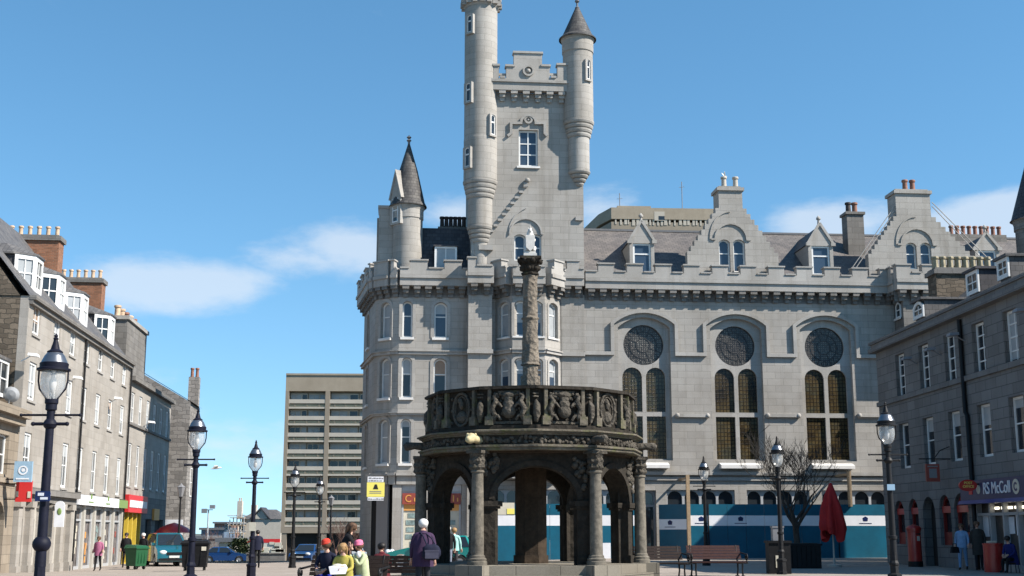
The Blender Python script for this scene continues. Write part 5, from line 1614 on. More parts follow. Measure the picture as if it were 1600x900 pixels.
# man in plum coat, seen from behind, with a shoulder bag
PM = ground_at(660, 28.0)
person('white haired man in a plum coat walking away past the market cross', PM, 6, 1.78, stand(.32, .05), plum, char, hair=MT['hair_white'], jacket=(1.44, .76, plum, .225), fat=1.05)
t = thing('shoulder_bag', 'navy shoulder bag slung behind the hip of the man in plum', 'bag', PM + Vector((.2, -.27, .0)), 6)
m = MB(); m.ball((0, 0, 1.08), .2, 16, 12, sc=(1, .5, .85), fn=lambda d: (abs(d.x) ** 3 + abs(d.y * 2) ** 3 + abs(d.z * 1.18) ** 3 + .001) ** (-1 / 3) * (1 + .05 * sin(9 * d.x + 7 * d.z))); m.build('body', navy, t)
m = MB(); m.box(-.14, .15, -.125, -.085, .95, 1.09); m.box(-.15, .16, -.13, -.09, 1.093, 1.13); m.build('pocket', cloth('grey_nylon', (.06, .06, .09)), t)
m = MB(); m.tube([(-.1, .02, 1.24), (-.18, .12, 1.42), (-.24, .22, 1.5), (-.22, .34, 1.42)], .016, 6); m.tube([(.08, .03, 1.24), (.0, .13, 1.38), (-.12, .2, 1.48)], .014, 6); m.build('strap', navy, t)

# person in black standing behind the girls, leaning over papers
pb = ground_at(533, 31.5)
person('person in black leaning forward over papers behind the seated girls', pb, -75, 1.72, stand(.1, .32, ((-.24, .32, 1.08), (-.12, .5, 1.02)), ((.24, .32, 1.08), (.12, .5, 1.02))), black, black, hair=MT['hair_brown'], look=(-10, -25), jacket=(1.42, .8, black, .2), long_hair=True)
t = thing('carrier_bag', 'pale carrier bag held by the person in black behind the girls', 'bag', pb + Vector((.42, .02, 0)), 10)
m = MB(); m.hexa([(-.17, -.06, .72), (.17, -.06, .72), (.17, .06, .72), (-.17, .06, .72)], [(-.19, -.04, 1.05), (.18, -.04, 1.03), (.18, .04, 1.03), (-.19, .04, 1.05)]); m.build('body', cloth('pale_plastic', (.45, .5, .55)), t)
m = MB(); m.tube([(-.1, 0, 1.04), (-.06, 0, 1.14), (.06, 0, 1.14), (.1, 0, 1.03)], .01, 5); m.build('handle', CL['pale_plastic'], t)
# dark haired person in maroon on the far side of the second bench
person('dark haired person in a maroon jacket hunched on the bench seen from behind', b2.location + Vector((-.22, .02, 0)), 188 - 180 + 8, 1.62, sit(((-.25, .18, .74), (-.1, .38, .62)), ((.25, .18, .74), (.1, .38, .62)), .32), maroon, black, hair=MT['hair_black'], look=(35, -20), jacket=(1.0, .46, maroon, .205))
# couple beyond the cross
person('person in a dark waistcoat and light jeans strolling beyond the market cross arches', ground_at(699.5, 46), 10, 1.72, stand(.3), black, ltjean, hair=MT['hair_white'], jacket=(1.43, .95, black, .19))
person('person in a mint green shirt beside the one in light jeans', ground_at(709, 46.6), -8, 1.66, stand(-.3), mint, char, hair=MT['hair_gold'], jacket=(1.4, .9, mint, .19))
# left street
person('woman in a pink coat walking past the shop windows on the left', ground_at(152, 58), 178, 1.52, stand(.35, .0), pinkc, black, hair=MT['hair_brown'], jacket=(1.43, .78, pinkc, .2))
person('person in black carrying something white by the yellow shop front', ground_at(195, 63.5), 195, 1.7, stand(.2), black, black, hair=MT['hair_black'], jacket=(1.43, .82, black, .2))
person('pale haired person in black standing behind the green wheeled bin', ground_at(222, 64.5), 160, 1.68, stand(.1), black, black, hair=MT['hair_white'], jacket=(1.43, .85, black, .2))
person('person in dark clothes standing next to the slim navy lamp post', ground_at(401, 58), 20, 1.68, stand(.15), navy, black, hair=MT['hair_black'], jacket=(1.43, .85, navy, .2))
# right pavement
person('person in a pale blue suit carrying a dark bag along the shaded shop fronts', ground_at(1506, 46.8), 150, 1.66, stand(.4), paleb, paleb, hair=MT['hair_brown'], jacket=(1.43, .84, paleb, .19))
t = thing('handbag', 'dark handbag held by the person in pale blue', 'bag', ground_at(1494, 46.6), 15)
m = MB(); m.hexa([(-.16, -.07, .62), (.16, -.07, .62), (.16, .07, .62), (-.16, .07, .62)], [(-.13, -.05, .84), (.13, -.05, .84), (.13, .05, .84), (-.13, .05, .84)]); m.build('body', black, t)
m = MB(); m.tube([(-.09, 0, .83), (-.07, 0, .95), (.07, 0, .95), (.09, 0, .83)], .012, 6); m.build('handle', black, t)
person('person in a long brown-grey coat beside the one in pale blue', ground_at(1531, 46.6), 165, 1.74, stand(.15), greycoat, char, hair=MT['hair_brown'], jacket=(1.43, .55, greycoat, .21))
person('person in a deep blue jacket crouching by the newsagent entrance', ground_at(1584, 43.6), 120, 1.6, sit(((-.25, .18, .74), (-.1, .36, .6)), ((.25, .18, .74), (.1, .36, .6)), .3), cloth('deep_blue', (.015, .02, .12)), black, hair=MT['hair_black'], look=(0, -20), jacket=(1.0, .3, CL['deep_blue'], .23))
t = thing('stool', 'small dark stool under the person crouching by the newsagent', 'stool', ground_at(1584, 43.6), 0)
m = MB(); m.box(-.17, .17, -.17, .17, .3, .35); m.build('seat', MT['wood_dark'], t)
for a_, b_ in ((-1, -1), (1, -1), (-1, 1), (1, 1)):
    m = MB(); m.tube([(a_ * .15, b_ * .15, 0), (a_ * .12, b_ * .12, .3)], .015, 6); m.build('leg', MT['wood_dark'], t)

# ------------------------------------------------------------------ cars
def car(label, loc, deg, paint, prof, cab, W=1.68, wheels=(1.28, -1.28), rw=.31, group=None, plate=True):
    """prof: lower body outline without arches (front is +x); cab: (rear bottom, front bottom, rear top, front top, belt z, roof z)"""
    t = thing('parked_car', label, 'car', loc, deg, group)
    m = MB(); Hw = W / 2
    # wheel arches cut from the lower edge
    lo = [p for p in prof]
    pts = []
    zb = .24
    for wx in sorted(wheels): pass
    under = []
    for wx in sorted(wheels):
        under += [(wx - (rw + .06), zb)] + [(wx + (rw + .06) * cos(pi - k * pi / 10), zb + (rw + .09) * sin(k * pi / 10) + .02) for k in range(1, 10)] + [(wx + rw + .06, zb)]
    pts = under + lo
    m.panel(pts, [], -Hw, Hw)
    b = m.build('body', paint, t)
    bv = b.modifiers.new('soft', 'BEVEL'); bv.width = .07; bv.segments = 3; bv.limit_method = 'ANGLE'; bv.angle_limit = radians(40)
    rb, fb, rt, ft, zl, zr = cab
    B = [(rb, -Hw + .03, zl), (fb, -Hw + .03, zl), (fb, Hw - .03, zl), (rb, Hw - .03, zl)]; Tt = [(rt, -Hw + .22, zr), (ft, -Hw + .22, zr), (ft, Hw - .22, zr), (rt, Hw - .22, zr)]
    m = MB(); m.hexa(B, Tt); c = m.build('cabin', paint, t)
    bv = c.modifiers.new('soft', 'BEVEL'); bv.width = .08; bv.segments = 3
    def win(a, b_, c_, d_, ins, nrm, split=()):
        a, b_, c_, d_ = (Vector(q) for q in (a, b_, c_, d_)); n = Vector(nrm) * .012
        def q(u, v): return (a * (1 - u) + b_ * u) * (1 - v) + (d_ * (1 - u) + c_ * u) * v + n
        ed = [0] + list(split) + [1]
        for u0, u1 in zip(ed[:-1], ed[1:]):
            w_ = MB(); w_.add([q(u0 + ins, .06), q(u1 - ins, .06), q(u1 - ins, .88), q(u0 + ins, .88)], [(0, 1, 2, 3)]); w_.build('window', MT['car_glass'], t)
    win(B[0], B[1], Tt[1], Tt[0], .04, (0, -1, .3), (.45,)); win(B[2], B[3], Tt[3], Tt[2], .04, (0, 1, .3), (.55,))
    win(B[1], B[2], Tt[2], Tt[1], .07, (1, 0, .5)); win(B[3], B[0], Tt[0], Tt[3], .09, (-1, 0, .3))
    for wx in wheels:
        for s_ in (-1, 1):
            m = MB(); m.M = Matrix.Translation((wx, s_ * (Hw - .1), rw)) @ Matrix.Rotation(-s_ * pi / 2, 4, 'X')
            m.lathe([(rw * .6, .1), (rw * .93, .1), (rw, .07), (rw, -.09), (0, -.09)], 0, 0, 24); w_ = m.build('wheel', MT['rubber'], t)
            m = MB(); m.M = Matrix.Translation((wx, s_ * (Hw - .1), rw)) @ Matrix.Rotation(-s_ * pi / 2, 4, 'X')
            m.lathe([(0, .1), (.06, .1), (.07, .075), (rw * .5, .075), (rw * .66, .105), (rw * .66, .06)][::-1], 0, 0, 20)
            for k in range(8): m.box(rw * .28 * cos(k * pi / 4) - .02, rw * .28 * cos(k * pi / 4) + .02, rw * .28 * sin(k * pi / 4) - .02, rw * .28 * sin(k * pi / 4) + .02, .06, .09)
            m.build('rim', MT['alloy'], w_)
    xf = max(p[0] for p in prof); xr = min(p[0] for p in prof)
    for s_ in (-1, 1):
        m = MB(); m.ball((xf - .11, s_ * (Hw - .3), .7), .17, 12, 8, sc=(.75, 1.25, .75)); m.build('headlight', MT['lamp_clear'], t)
        m = MB(); m.box(xr - .012, xr + .1, s_ * (Hw - .26) - .1, s_ * (Hw - .26) + .1, .66, .88); m.build('tail_light', MT['sign_red'], t)
        m = MB(); m.box(fb - .45, fb - .27, s_ * (Hw + .04) - .08, s_ * (Hw + .04) + .08, zl + .03, zl + .17); m.build('mirror', paint, t)
    m = MB(); m.box(xf - .02, xf + .03, -Hw + .12, Hw - .12, .3, .42); m.build('bumper', MT['dark_bin'], t)
    m = MB(); m.box(xf - .05, xf + .015, -.38, .38, .58, .72); m.build('grille', MT['dark_bin'], t)
    if plate:
        m = MB(); m.box(xf + .02, xf + .045, -.26, .26, .44, .55); m.build('number_plate', MT['plate'], t)
    return t
mpv = [(2.0, .24), (2.1, .4), (2.08, .68), (1.9, .86), (1.25, 1.04), (-1.95, 1.04), (-2.08, .7), (-2.05, .24)]
sed = [(2.05, .24), (2.15, .42), (2.12, .62), (1.95, .72), (.95, .9), (-1.5, .92), (-2.05, .86), (-2.15, .5), (-2.08, .24)]
hat_ = [(1.8, .24), (1.9, .4), (1.86, .62), (1.7, .72), (.9, .9), (-1.75, .9), (-1.85, .6), (-1.8, .24)]
p = ground_at(259, 68)
car('dark teal people carrier parked facing the square beside the green bin', p, -64, MT['car_teal'], mpv, (-1.9, 1.25, -1.7, .35, 1.03, 1.7), 1.7, group='cars around the square')
p = ground_at(480, 97)
car('blue saloon car parked facing the square beneath the concrete flats', p, -96, MT['car_blue'], sed, (-1.7, .95, -1.0, .15, .9, 1.4), 1.72, group='cars around the square')
p = ground_at(676, 53)
car('sea green hatchback parked side-on beyond the man in the plum coat', p, 176, MT['car_green'], hat_, (-1.72, .92, -1.45, .05, .89, 1.38), 1.62, (1.2, -1.2), .29, group='cars around the square')
p = ground_at(352, 112)
car('low blue car seen side-on far beyond the square', p, 4, MT['car_blue'], sed, (-1.7, .95, -1.0, .15, .9, 1.4), 1.7, group='cars around the square')
# ================================================================== street on the left
def pu(fr, px, py, u):
    """meet the cross plane u = const of a building's axes: returns (v, w)"""
    d = ray(px, py); r = CAM - fr.o
    du, dv = d.x * fr.c + d.y * fr.s, -d.x * fr.s + d.y * fr.c
    cu, cv = r.x * fr.c + r.y * fr.s, -r.x * fr.s + r.y * fr.c
    t = (u - cu) / du
    return cv + t * dv, r.z + t * d.z

FL = Fr(*ground_at(20, 50.5), 90 + 5.71)
def U(px, py): return FL.px(px, py)[0]
def W(px, py): return FL.px(px, py)[1]

def pitched(parent, u0, u1, ze, vr, zr, vb, mt='slate_grey', over=.25, name='roof'):
    m = MB(); s_ = (zr - ze) / vr; L1 = hypot(vr, zr - ze)
    m.add([(u0, -over, ze - over * s_), (u1, -over, ze - over * s_), (u1, vr, zr), (u0, vr, zr)], [(0, 1, 2, 3)], 0, [(u0, 0), (u1, 0), (u1, L1), (u0, L1)])
    m.add([(u0, vb, ze), (u1, vb, ze), (u1, vr, zr), (u0, vr, zr)], [(1, 0, 3, 2)], 0, [(u0, 0), (u1, 0), (u1, L1), (u0, L1)])
    m.add([(u0, -over, ze - over * s_), (u0, vb, ze), (u0, vr, zr), (u1, -over, ze - over * s_), (u1, vb, ze), (u1, vr, zr)], [(0, 1, 4, 3)])
    return m.build(name, MT[mt], parent)

def gabled_body(parent, u0, u1, z0, ze, vr, zr, vb, front_v, mt_g, name='body'):
    """solid behind the street front, with gable ends"""
    m = MB(); p = [(front_v, z0), (vb, z0), (vb, ze), (vr, zr - .12), (front_v, ze - .05)]
    for u, fl in ((u0, 0), (u1, 1)):
        f = [0, 1, 2, 3, 4]; m.add([(u, v, z) for v, z in p], [tuple(f if fl else reversed(f))])
    for i in range(5):
        a, b = p[i], p[(i + 1) % 5]; m.add([(u0, *a), (u1, *a), (u1, *b), (u0, *b)], [(3, 2, 1, 0)])
    return m.build(name, MT[mt_g], parent)

def street_front(parent, fr, u0, u1, z0, z1, wins, mt, T=.35, inset=.1, arches=None, **kw):
    m = MB()
    cuts = sorted({u0, u1})
    m.panel(rect(u0, u1, z0, z1), [archtop(a, b, c, d, r) for a, b, c, d, r in wins], 0, T)
    w = m.build('wall', MT[mt], parent)
    return w

town = thing('granite_tenement', 'long grey four storey granite tenement with four white dormers and shops below, in sunlight', 'building', FL.o, 95.71)
uB0, uB1 = U(45, 480), U(203, 600)
zeB = W(47, 462)
colsT = [(53, 62), (82, 91), (107, 115), (128, 136.5), (150, 157.5), (169, 177), (188, 194.5)]
rows = [(W(58, 525) , W(58, 477)), (W(132, 657), W(132, 605)), (W(141, 768), W(141, 703))]
yref = [500, 560, 580, 610, 620, 630, 640]
wl = []
for (a, b), yy in zip(colsT, yref):
    ua, ub = U(a, yy), U(b, yy); c = (ua + ub) / 2
    for r, (z0, z1) in enumerate(rows): wl.append((c - .52, c + .52, z0, z1, 0, r))
zSh = W(110, 772)
m = MB()
seg_u = [uB0] + [((wl[i * 3][1] + wl[i * 3 + 3][0]) / 2) for i in range(6)] + [uB1]
for i in range(7):
    m.panel(rect(seg_u[i], seg_u[i + 1], zSh - .05, zeB), [rect(*w[:4]) for w in wl[i * 3:i * 3 + 3]], 0, .35)
m.build('wall', MT['street_granite'], town)
for a, b, z0, z1, _, r in wl:
    window(town, None, a, b, z0, z1, .05, 0, cols=2, rows=(.5,), fr=.1, bar=.04, blind=RND.choice([.0, .3, .6, .9]), sill=(-.06, .1, 'granite_trim'))
vq, zq = pu(FL, 0, 400, uB0)
sl_ = (zq - zeB) / vq; vrB = 4.6; zrB = zeB + sl_ * vrB
gabled_body(town, uB0, uB1, -1.5, zeB, vrB, zrB, 9.2, .36, 'rubble_brown')
roofB = pitched(town, uB0 - .05, uB1 + .05, zeB + .02, vrB, zrB, 9.2, over=.02)
m = MB(); m.box(uB0 - .02, uB1 + .02, -.28, -.002, zeB - .16, zeB + .02); m.box(uB0, uB1, -.16, -.002, zeB - .34, zeB - .163); m.build('eaves_cornice', MT['granite_dark'], town)
m = MB()
for pxx, y0, y1 in ((128, 525, 870), (205, 560, 860)):
    u = U(pxx, 600) if pxx < 200 else uB1 - .15
    m.tube([(u, -.09, zeB - .3), (u, -.09, -.3)], .055, 6)
m.build_each('downpipe', MT['iron_black'], town)
# canted dormers
for (pa, pb_, yt, yb) in ((36, 71, 398, 447), (73, 107, 424, 474), (111, 142, 460, 500), (158, 181, 491, 526)):
    vd = 1.0
    uc, z0 = FL.px((pa + pb_) / 2 + 2, (yb + (yt + yb) / 2) / 2 + 8, vd - .4); z0 = max(zeB + .35, min(z0, zeB + .6)); z1 = z0 + 1.5
    h = .98
    q = [(uc - h, vd + .25), (uc - h * .52, vd - .5), (uc + h * .52, vd - .5), (uc + h, vd + .25)]
    m = MB(); m.slab([(uc - h + .04, vd + .26), (uc - h * .5, vd - .42), (uc + h * .5, vd - .42), (uc + h - .04, vd + .26), (uc + h - .04, 3.2), (uc - h + .04, 3.2)], z0 - .3, z1)
    d = m.build('dormer', MT['slate_dark'], town)
    for a, b in zip(q[:-1], q[1:]):
        M, L = wall_matrix(a, b); w = MB(); w.M = M
        w.panel(rect(0, L, z0, z1 + .02), [rect(.13, L - .13, z0 + .2, z1 - .16)], -.04, .05)
        zm_ = (z0 + z1) / 2; w.box(.1, L - .1, -.02, .03, zm_ - .03, zm_ + .03); w.box(L / 2 - .02, L / 2 + .02, -.015, .03, z0 + .2, z1 - .16)
        f = w.build('window', MT['white_paint'], d)
        g = MB(); g.M = M; g.add([(.1, .02, z0 + .15), (L - .1, .02, z0 + .15), (L - .1, .02, z1 - .1), (.1, .02, z1 - .1)], [(0, 1, 2, 3)]); g.build('pane', MT['blind' if RND.random() < .4 else 'glass'], f)
    m = MB(); o_ = .1
    e = [(uc - h - o_, vd + .3), (uc - h * .55, vd - .6), (uc + h * .55, vd - .6), (uc + h + o_, vd + .3), (uc + h + o_, 3.4), (uc - h - o_, 3.4)]
    m.slab(e, z1 + .025, z1 + .1); top = [(uc - .35, vd + .8), (uc - .3, vd + .75), (uc + .3, vd + .75), (uc + .35, vd + .8), (uc + .35, 4.2), (uc - .35, 4.2)]
    v = [(*p, z1 + .1) for p in e] + [(*p, z1 + .62) for p in top]
    m.add(v, [(i, (i + 1) % 6, 6 + (i + 1) % 6, 6 + i) for i in range(6)] + [(6, 7, 8, 9, 10, 11)]); m.build('hipped_roof', MT['slate_grey'], d)
# party-wall stacks with buff pots
def stack(parent, px_r, py_top, v_r, span, n, mt, wid=.95, potm='pot_buff', fr=FL, ph=.55, drop=2.2, capm='granite_dark', pot_r=.125):
    u, z = fr.px(px_r, py_top, v_r)
    m = MB(); m.box(u - wid / 2, u + wid / 2, v_r, v_r + span, z - drop, z - .32)
    ch = m.build('chimney', MT[mt], parent)
    m = MB(); m.box(u - wid / 2 - .1, u + wid / 2 + .1, v_r - .1, v_r + span + .1, z - .318, z - .08); m.box(u - wid / 2 + .06, u + wid / 2 - .06, v_r + .05, v_r + span - .05, z - .077, z); m.build('coping', MT[capm], ch)
    pots(ch, [potm] * n, [(u, v_r + .25 + (span - .5) * i / (n - 1), z - .02) for i in range(n)], pot_r, ph)
    return ch
stack(town, 97, 370, 2.6, 4.2, 9, 'brick', drop=2.4)
stack(town, 163, 436, 2.4, 2.6, 6, 'brick', drop=2.6, potm='pot_buff')
# shops below: pilastered front, cornice, white fascia front
uS = U(111.5, 800)
m = MB(); m.box(uB0, uS - .05, -.4, .3, zSh - .22, zSh + .05); m.box(uB0, uS - .1, -.22, .3, zSh - .5, zSh - .223); m.build('shop_cornice', MT['granite_dark'], town)
npil = 6
for i in range(npil):
    u = uB0 + .3 + (uS - uB0 - .9) * i / (npil - 1)
    m = MB(); m.box(u - .26, u + .26, -.2, .3, -.6, zSh - .75); m.box(u - .34, u + .34, -.28, .3, zSh - .748, zSh - .505); m.box(u - .33, u + .33, -.27, .3, -.6, .25)
    m.build('pilaster', MT['street_granite'], town)
    if i < npil - 1:
        un = uB0 + .3 + (uS - uB0 - .9) * (i + 1) / (npil - 1)
        m = MB(); m.panel(rect(u + .26, un - .26, -.6, zSh - .505), [rect(u + .5, un - .5, .55 if i % 2 else -.5, zSh - 1.2)], .02, .3); p_ = m.build('shopfront', MT['street_granite' if i % 2 == 0 else 'cream_paint'], town)
        g = MB(); g.box(u + .4, un - .4, .2, .24, -.5, zSh - 1.1); g.build('pane', MT['shop_dark'], p_)
        g = MB(); g.box(u + .5, un - .5, .12, .18, zSh - 2.1, zSh - 2.0); g.build('transom', MT['cream_paint'], p_)
ue = uB1
zf0, zf1 = W(112, 788), W(112, 772)
m = MB(); m.box(uS, ue, .25, .35, -.6, zSh - .06); m.box(uS, ue, -.2, .3, zf1 + .02, zSh + .04); m.build('shop_beam', MT['granite_dark'], town)
for i in range(6):
    u = uS + .15 + (ue - uS - .4) * i / 5
    m = MB(); m.box(u - .17, u + .17, -.08, .249, -.6, zf0); m.build('pilaster', MT['cream_paint'], town)
    if i < 5:
        un = uS + .15 + (ue - uS - .4) * (i + 1) / 5
        m = MB(); m.panel(rect(u + .17, un - .17, -.6, zf0 - .02), [rect(u + .3, un - .3, -.02, zf0 - .75), rect(u + .3, un - .3, zf0 - .65, zf0 - .15)], .04, .12); p_ = m.build('shopfront', MT['grey_paint'], town)
        g = MB(); g.box(u + .2, un - .2, .14, .16, -.3, zf0 - .1); g.build('pane', MT['shop_goods'], p_)
        m = MB(); rr = random.Random(i)
        for q in range(9): 
            x = u + .3 + rr.random() * (un - u - .9); z = .1 + rr.random() * 1.5; m.box(x, x + .2, .125, .138, z, z + .3)
        m.build_each('display', MT[['poster', 'sign_orange', 'poster_teal', 'poster', 'sign_dull_red'][i]], p_)
fs = thing('shop_sign', 'long white fascia sign with small green marks and a green end over the tenement shop', 'shop sign', FL.o, 95.71)
ug = U(177, 790)
m = MB(); m.box(uS + .05, ug, -.3, -.082, zf0, zf1); m.build('board', MT['hoard_white'], fs)
m = MB(); m.box(ug + .005, ue - .1, -.29, -.082, zf0 + .02, zf1 - .02); m.build('end_board', MT['sign_green'], fs)
m = MB()
for k in range(2):
    c = uS + (ug - uS) * (.28 + .42 * k); z = (zf0 + zf1) / 2 + .08
    m.box(c - .16, c + .16, -.312, -.301, z, z + .22)
    for q in range(7): m.box(c - .5 + q * .15, c - .42 + q * .15, -.312, -.301, z - .2, z - .12)
m.build_each('mark', MT['sign_green'], fs)
def hang_sign(px, py, w, h, u_off, v_c, lb, mats, marks, cat='sign', bracket=True, name='hanging_sign', fr=FL, deg=95.71):
    u, z = fr.px(px, py, v_c)
    o = fr.world(u, v_c, z); t = thing(name, lb, cat, o, deg)
    m = MB(); m.box(-.06, .06, -w / 2, w / 2, -h / 2, h / 2); m.build('board', MT[mats[0]], t)
    if bracket:
        m = MB(); m.tube([(0, -v_c, h / 2 - .1), (0, w / 2 + .002, h / 2 - .1)], .025, 6); m.tube([(0, -v_c, -h / 2 + .1), (0, w / 2 + .002, -h / 2 + .1)], .025, 6); m.build('bracket', MT['iron_black'], t)
    return t
t = hang_sign(36.5, 737, .66, .78, 0, -.75, 'pale blue square sign with a round white emblem, projecting above the red sign', ('sign_sky',), None)
m = MB(); m.M = Matrix.Rotation(-pi / 2, 4, 'Z')
m.strip([(.15 * cos(k * pi / 9), .05 + .15 * sin(k * pi / 9)) for k in range(18)], .05, -.075, -.062, closed=True); m.panel(arc(.01, .06, .07, 0, 330, 11), [], -.072, -.062)
m.strip([(-.24, -.27), (.24, -.27)], .05, -.075, -.062); m.build('emblem', MT['hoard_white'], t)
t = hang_sign(37.5, 768, .58, .78, 0, -.72, 'bright red projecting box sign with white lower edge on the pilastered shop', ('sign_red',), None)
m = MB(); m.box(-.085, -.062, -.27, -.16, -.24, .0); m.box(-.085, -.062, .18, .27, -.2, .0); m.build_each('mark', MT['poster'], t)
u_, z_ = FL.px(93, 803, -.55)
t = thing('hanging_sign', 'white round-topped hanging sign with a green dot beside the pilasters', 'sign', FL.world(u_, -.55, z_), 95.71)
m = MB(); m.M = Matrix.Rotation(pi / 2, 4, 'Z'); m.panel(archtop(-.2, .2, -.55, .55, .2), [], -.05, .05); m.build('board', MT['hoard_white'], t)
m = MB(); m.ball((-.055, 0, .1), .1, 10, 8, sc=(.15, 1, 1.5)); m.build('emblem', MT['sign_green'], t)
m = MB(); m.tube([(0, .55, .4), (0, .2, .4)], .025, 6); m.build('bracket', MT['iron_black'], t)
# white floodlights along the front are part of the building
def flood(parent, fr, px, py, mt='white_paint'):
    u, z = fr.px(px, py, -.5); m = MB()
    m.tube([(u, .0, z - .2), (u, -.2, z - .08), (u, -.35, z + .02)], .025, 6)
    m.hexa([(u - .2, -.66, z - .02), (u + .2, -.66, z - .02), (u + .2, -.28, z + .02), (u - .2, -.28, z + .02)], [(u - .16, -.62, z + .1), (u + .16, -.62, z + .1), (u + .16, -.28, z + .13), (u - .16, -.28, z + .13)])
    m.build('floodlight', MT[mt], parent)
flood(town, FL, 54, 557); flood(town, FL, 123, 592); flood(town, FL, 186, 624)

# --- the brown ashlar house nearest on the left
zA = W(20, 652)
hA = thing('ashlar_house', 'low brown ashlar house with heavy cornice adjoining the brown rubble gable', 'building', FL.o, 95.71)
uA0, uA1 = -14.0, uB0 - .03
uw0, uw1 = U(-14, 700), U(13, 705)
m = MB(); m.panel(rect(uA0, uA1, -.8, zA), [rect(uw0, uw1, W(8, 741), W(8, 679)), archtop(U(-14, 800), U(7.5, 800), -.8, W(5, 783), .7)], .0, .4); m.build('wall', MT['ashlar_brown'], hA)
window(hA, None, uw0, uw1, W(8, 741), W(8, 679), .14, 0, cols=2, rows=(.5,), blind=0)
m = MB(); m.box(uA0, uA1 - .2, -.5, .2, zA - .02, zA + .3); m.box(uA0, uA1 - .25, -.3, .2, zA - .3, zA - .023); m.build('cornice', MT['ashlar_brown'], hA)
m = MB(); zs2 = W(20, 752); m.box(uA0, uA1 - .1, -.12, -.002, zs2 - .1, zs2 + .1); m.build('string_course', MT['ashlar_brown'], hA)
gabled_body(hA, uA0, uA1, -.8, zA, 4.4, zA + 1.0, 8.8, .41, 'rubble_brown')
rA = pitched(hA, uA0, uA1, zA + .1, 4.4, zA + 1.1, 8.8, over=.0)
m = MB(); d0, d1 = FL.u(-10, 590, .5), FL.u(13.5, 590, .5); zd0, zd1 = FL.w(8, 622, .5), FL.w(8, 563, .5); m.box(d0, d1, .6, 3.5, zd0, zd1); m.box(d0 - .1, d1 + .1, .45, 3.6, zd1, zd1 + .12); m.build('dormer', MT['slate_grey'], rA)
window(rA, None, d0 + .02, d1 - .02, zd0, zd1, .5, 0, cols=2, rows=(.5,), fr=.12, blind=0)
m = MB(); c_ = FL.px(17, 617, .2); m.M = Matrix.Translation((c_[0], .2, c_[1])) @ Matrix.Rotation(radians(70), 4, 'Y'); m.lathe([(0, -.05), (.2, -.02), (.32, .06), (.3, .07), (0, 0)], 0, 0, 16); m.M = None; m.tube([(c_[0], .2, c_[1]), (c_[0] + .2, .35, c_[1] - .5)], .03, 6); m.build('satellite_dish', MT['grey_paint'], hA)
m = MB(); m.box(U(-14, 800), U(7.5, 800), .3, .34, -.8, W(5, 783)); m.build('door', MT['black'], hA)

# --- three storey block beyond, with the red shop
uC0, uC1 = uB1 + .02, U(267, 643)
zeC = W(203.5, 588)
blC = thing('granite_corner_block', 'three storey granite block with a tall chimney gable and a red shop at its foot', 'building', FL.o, 95.71)
cols = [(201, 207), (216, 221), (227, 232), (237, 241), (246, 249.5), (254, 257.5)]
rowc = [(W(217, 666), W(217, 618)), (W(217, 762), W(217, 697))]
zSc = W(195, 772)
wl = []
n = 6
for i in range(n):
    c = uC0 + (uC1 - uC0) * (i + .5) / n
    for z0, z1 in rowc: wl.append((c - .5, c + .5, z0, z1))
m = MB()
for i in range(n): m.panel(rect(uC0 + (uC1 - uC0) * i / n, uC0 + (uC1 - uC0) * (i + 1) / n, zSc, zeC), [rect(*w) for w in wl[i * 2:i * 2 + 2]], 0, .35)
m.build('wall', MT['street_granite'], blC)
for w in wl: window(blC, None, *w, .05, 0, cols=2, rows=(.5,), fr=.1, bar=.04, sill=(-.06, .1, 'granite_trim'))
gabled_body(blC, uC0, uC1, -1.6, zeC, 4, zeC + 2.6, 8, .36, 'granite_dark')
pitched(blC, uC0, uC1 + .1, zeC + .1, 4, zeC + 2.7, 8, over=.15)
m = MB(); m.box(uC0, uC1 + .1, -.3, -.002, zeC - .2, zeC + .05); zz = W(199, 660); m.box(uC0, uC1, -.12, -.002, zz - .08, zz + .08); m.build_each('string_course', MT['granite_dark'], blC)
# tall chimney gable
u_, z_ = FL.px(206, 527, 1.2)
v1_, zt_ = pu(FL, 240, 545, U(225, 600))
uG = uC0 + .8
m = MB(); m.box(uG, uG + 6.0, .5, 3.4, zeC - .5, zeC + 3.4); ch = m.build('chimney_gable', MT['granite_dark'], blC)
m = MB(); m.box(uG - .12, uG + 6.1, .38, 3.5, zeC + 3.4, zeC + 3.62); m.build('coping', MT['granite_trim'], ch)
pots(ch, ['pot_buff', 'pot_buff', 'pot_red', 'pot_buff', 'pot_red'], [(uG + .5 + 1.2 * i, 1.2, zeC + 3.6) for i in range(5)], .2, .7)
window(ch, Matrix.Translation((uG, 3.4, 0)) @ Matrix.Rotation(-pi / 2, 4, 'Z'), 1.5, 1.95, zeC + 1.6, zeC + 2.6, -.03, 0, rows=(.5,), fr=.06, blind=0)
flood(blC, FL, 238, 661)
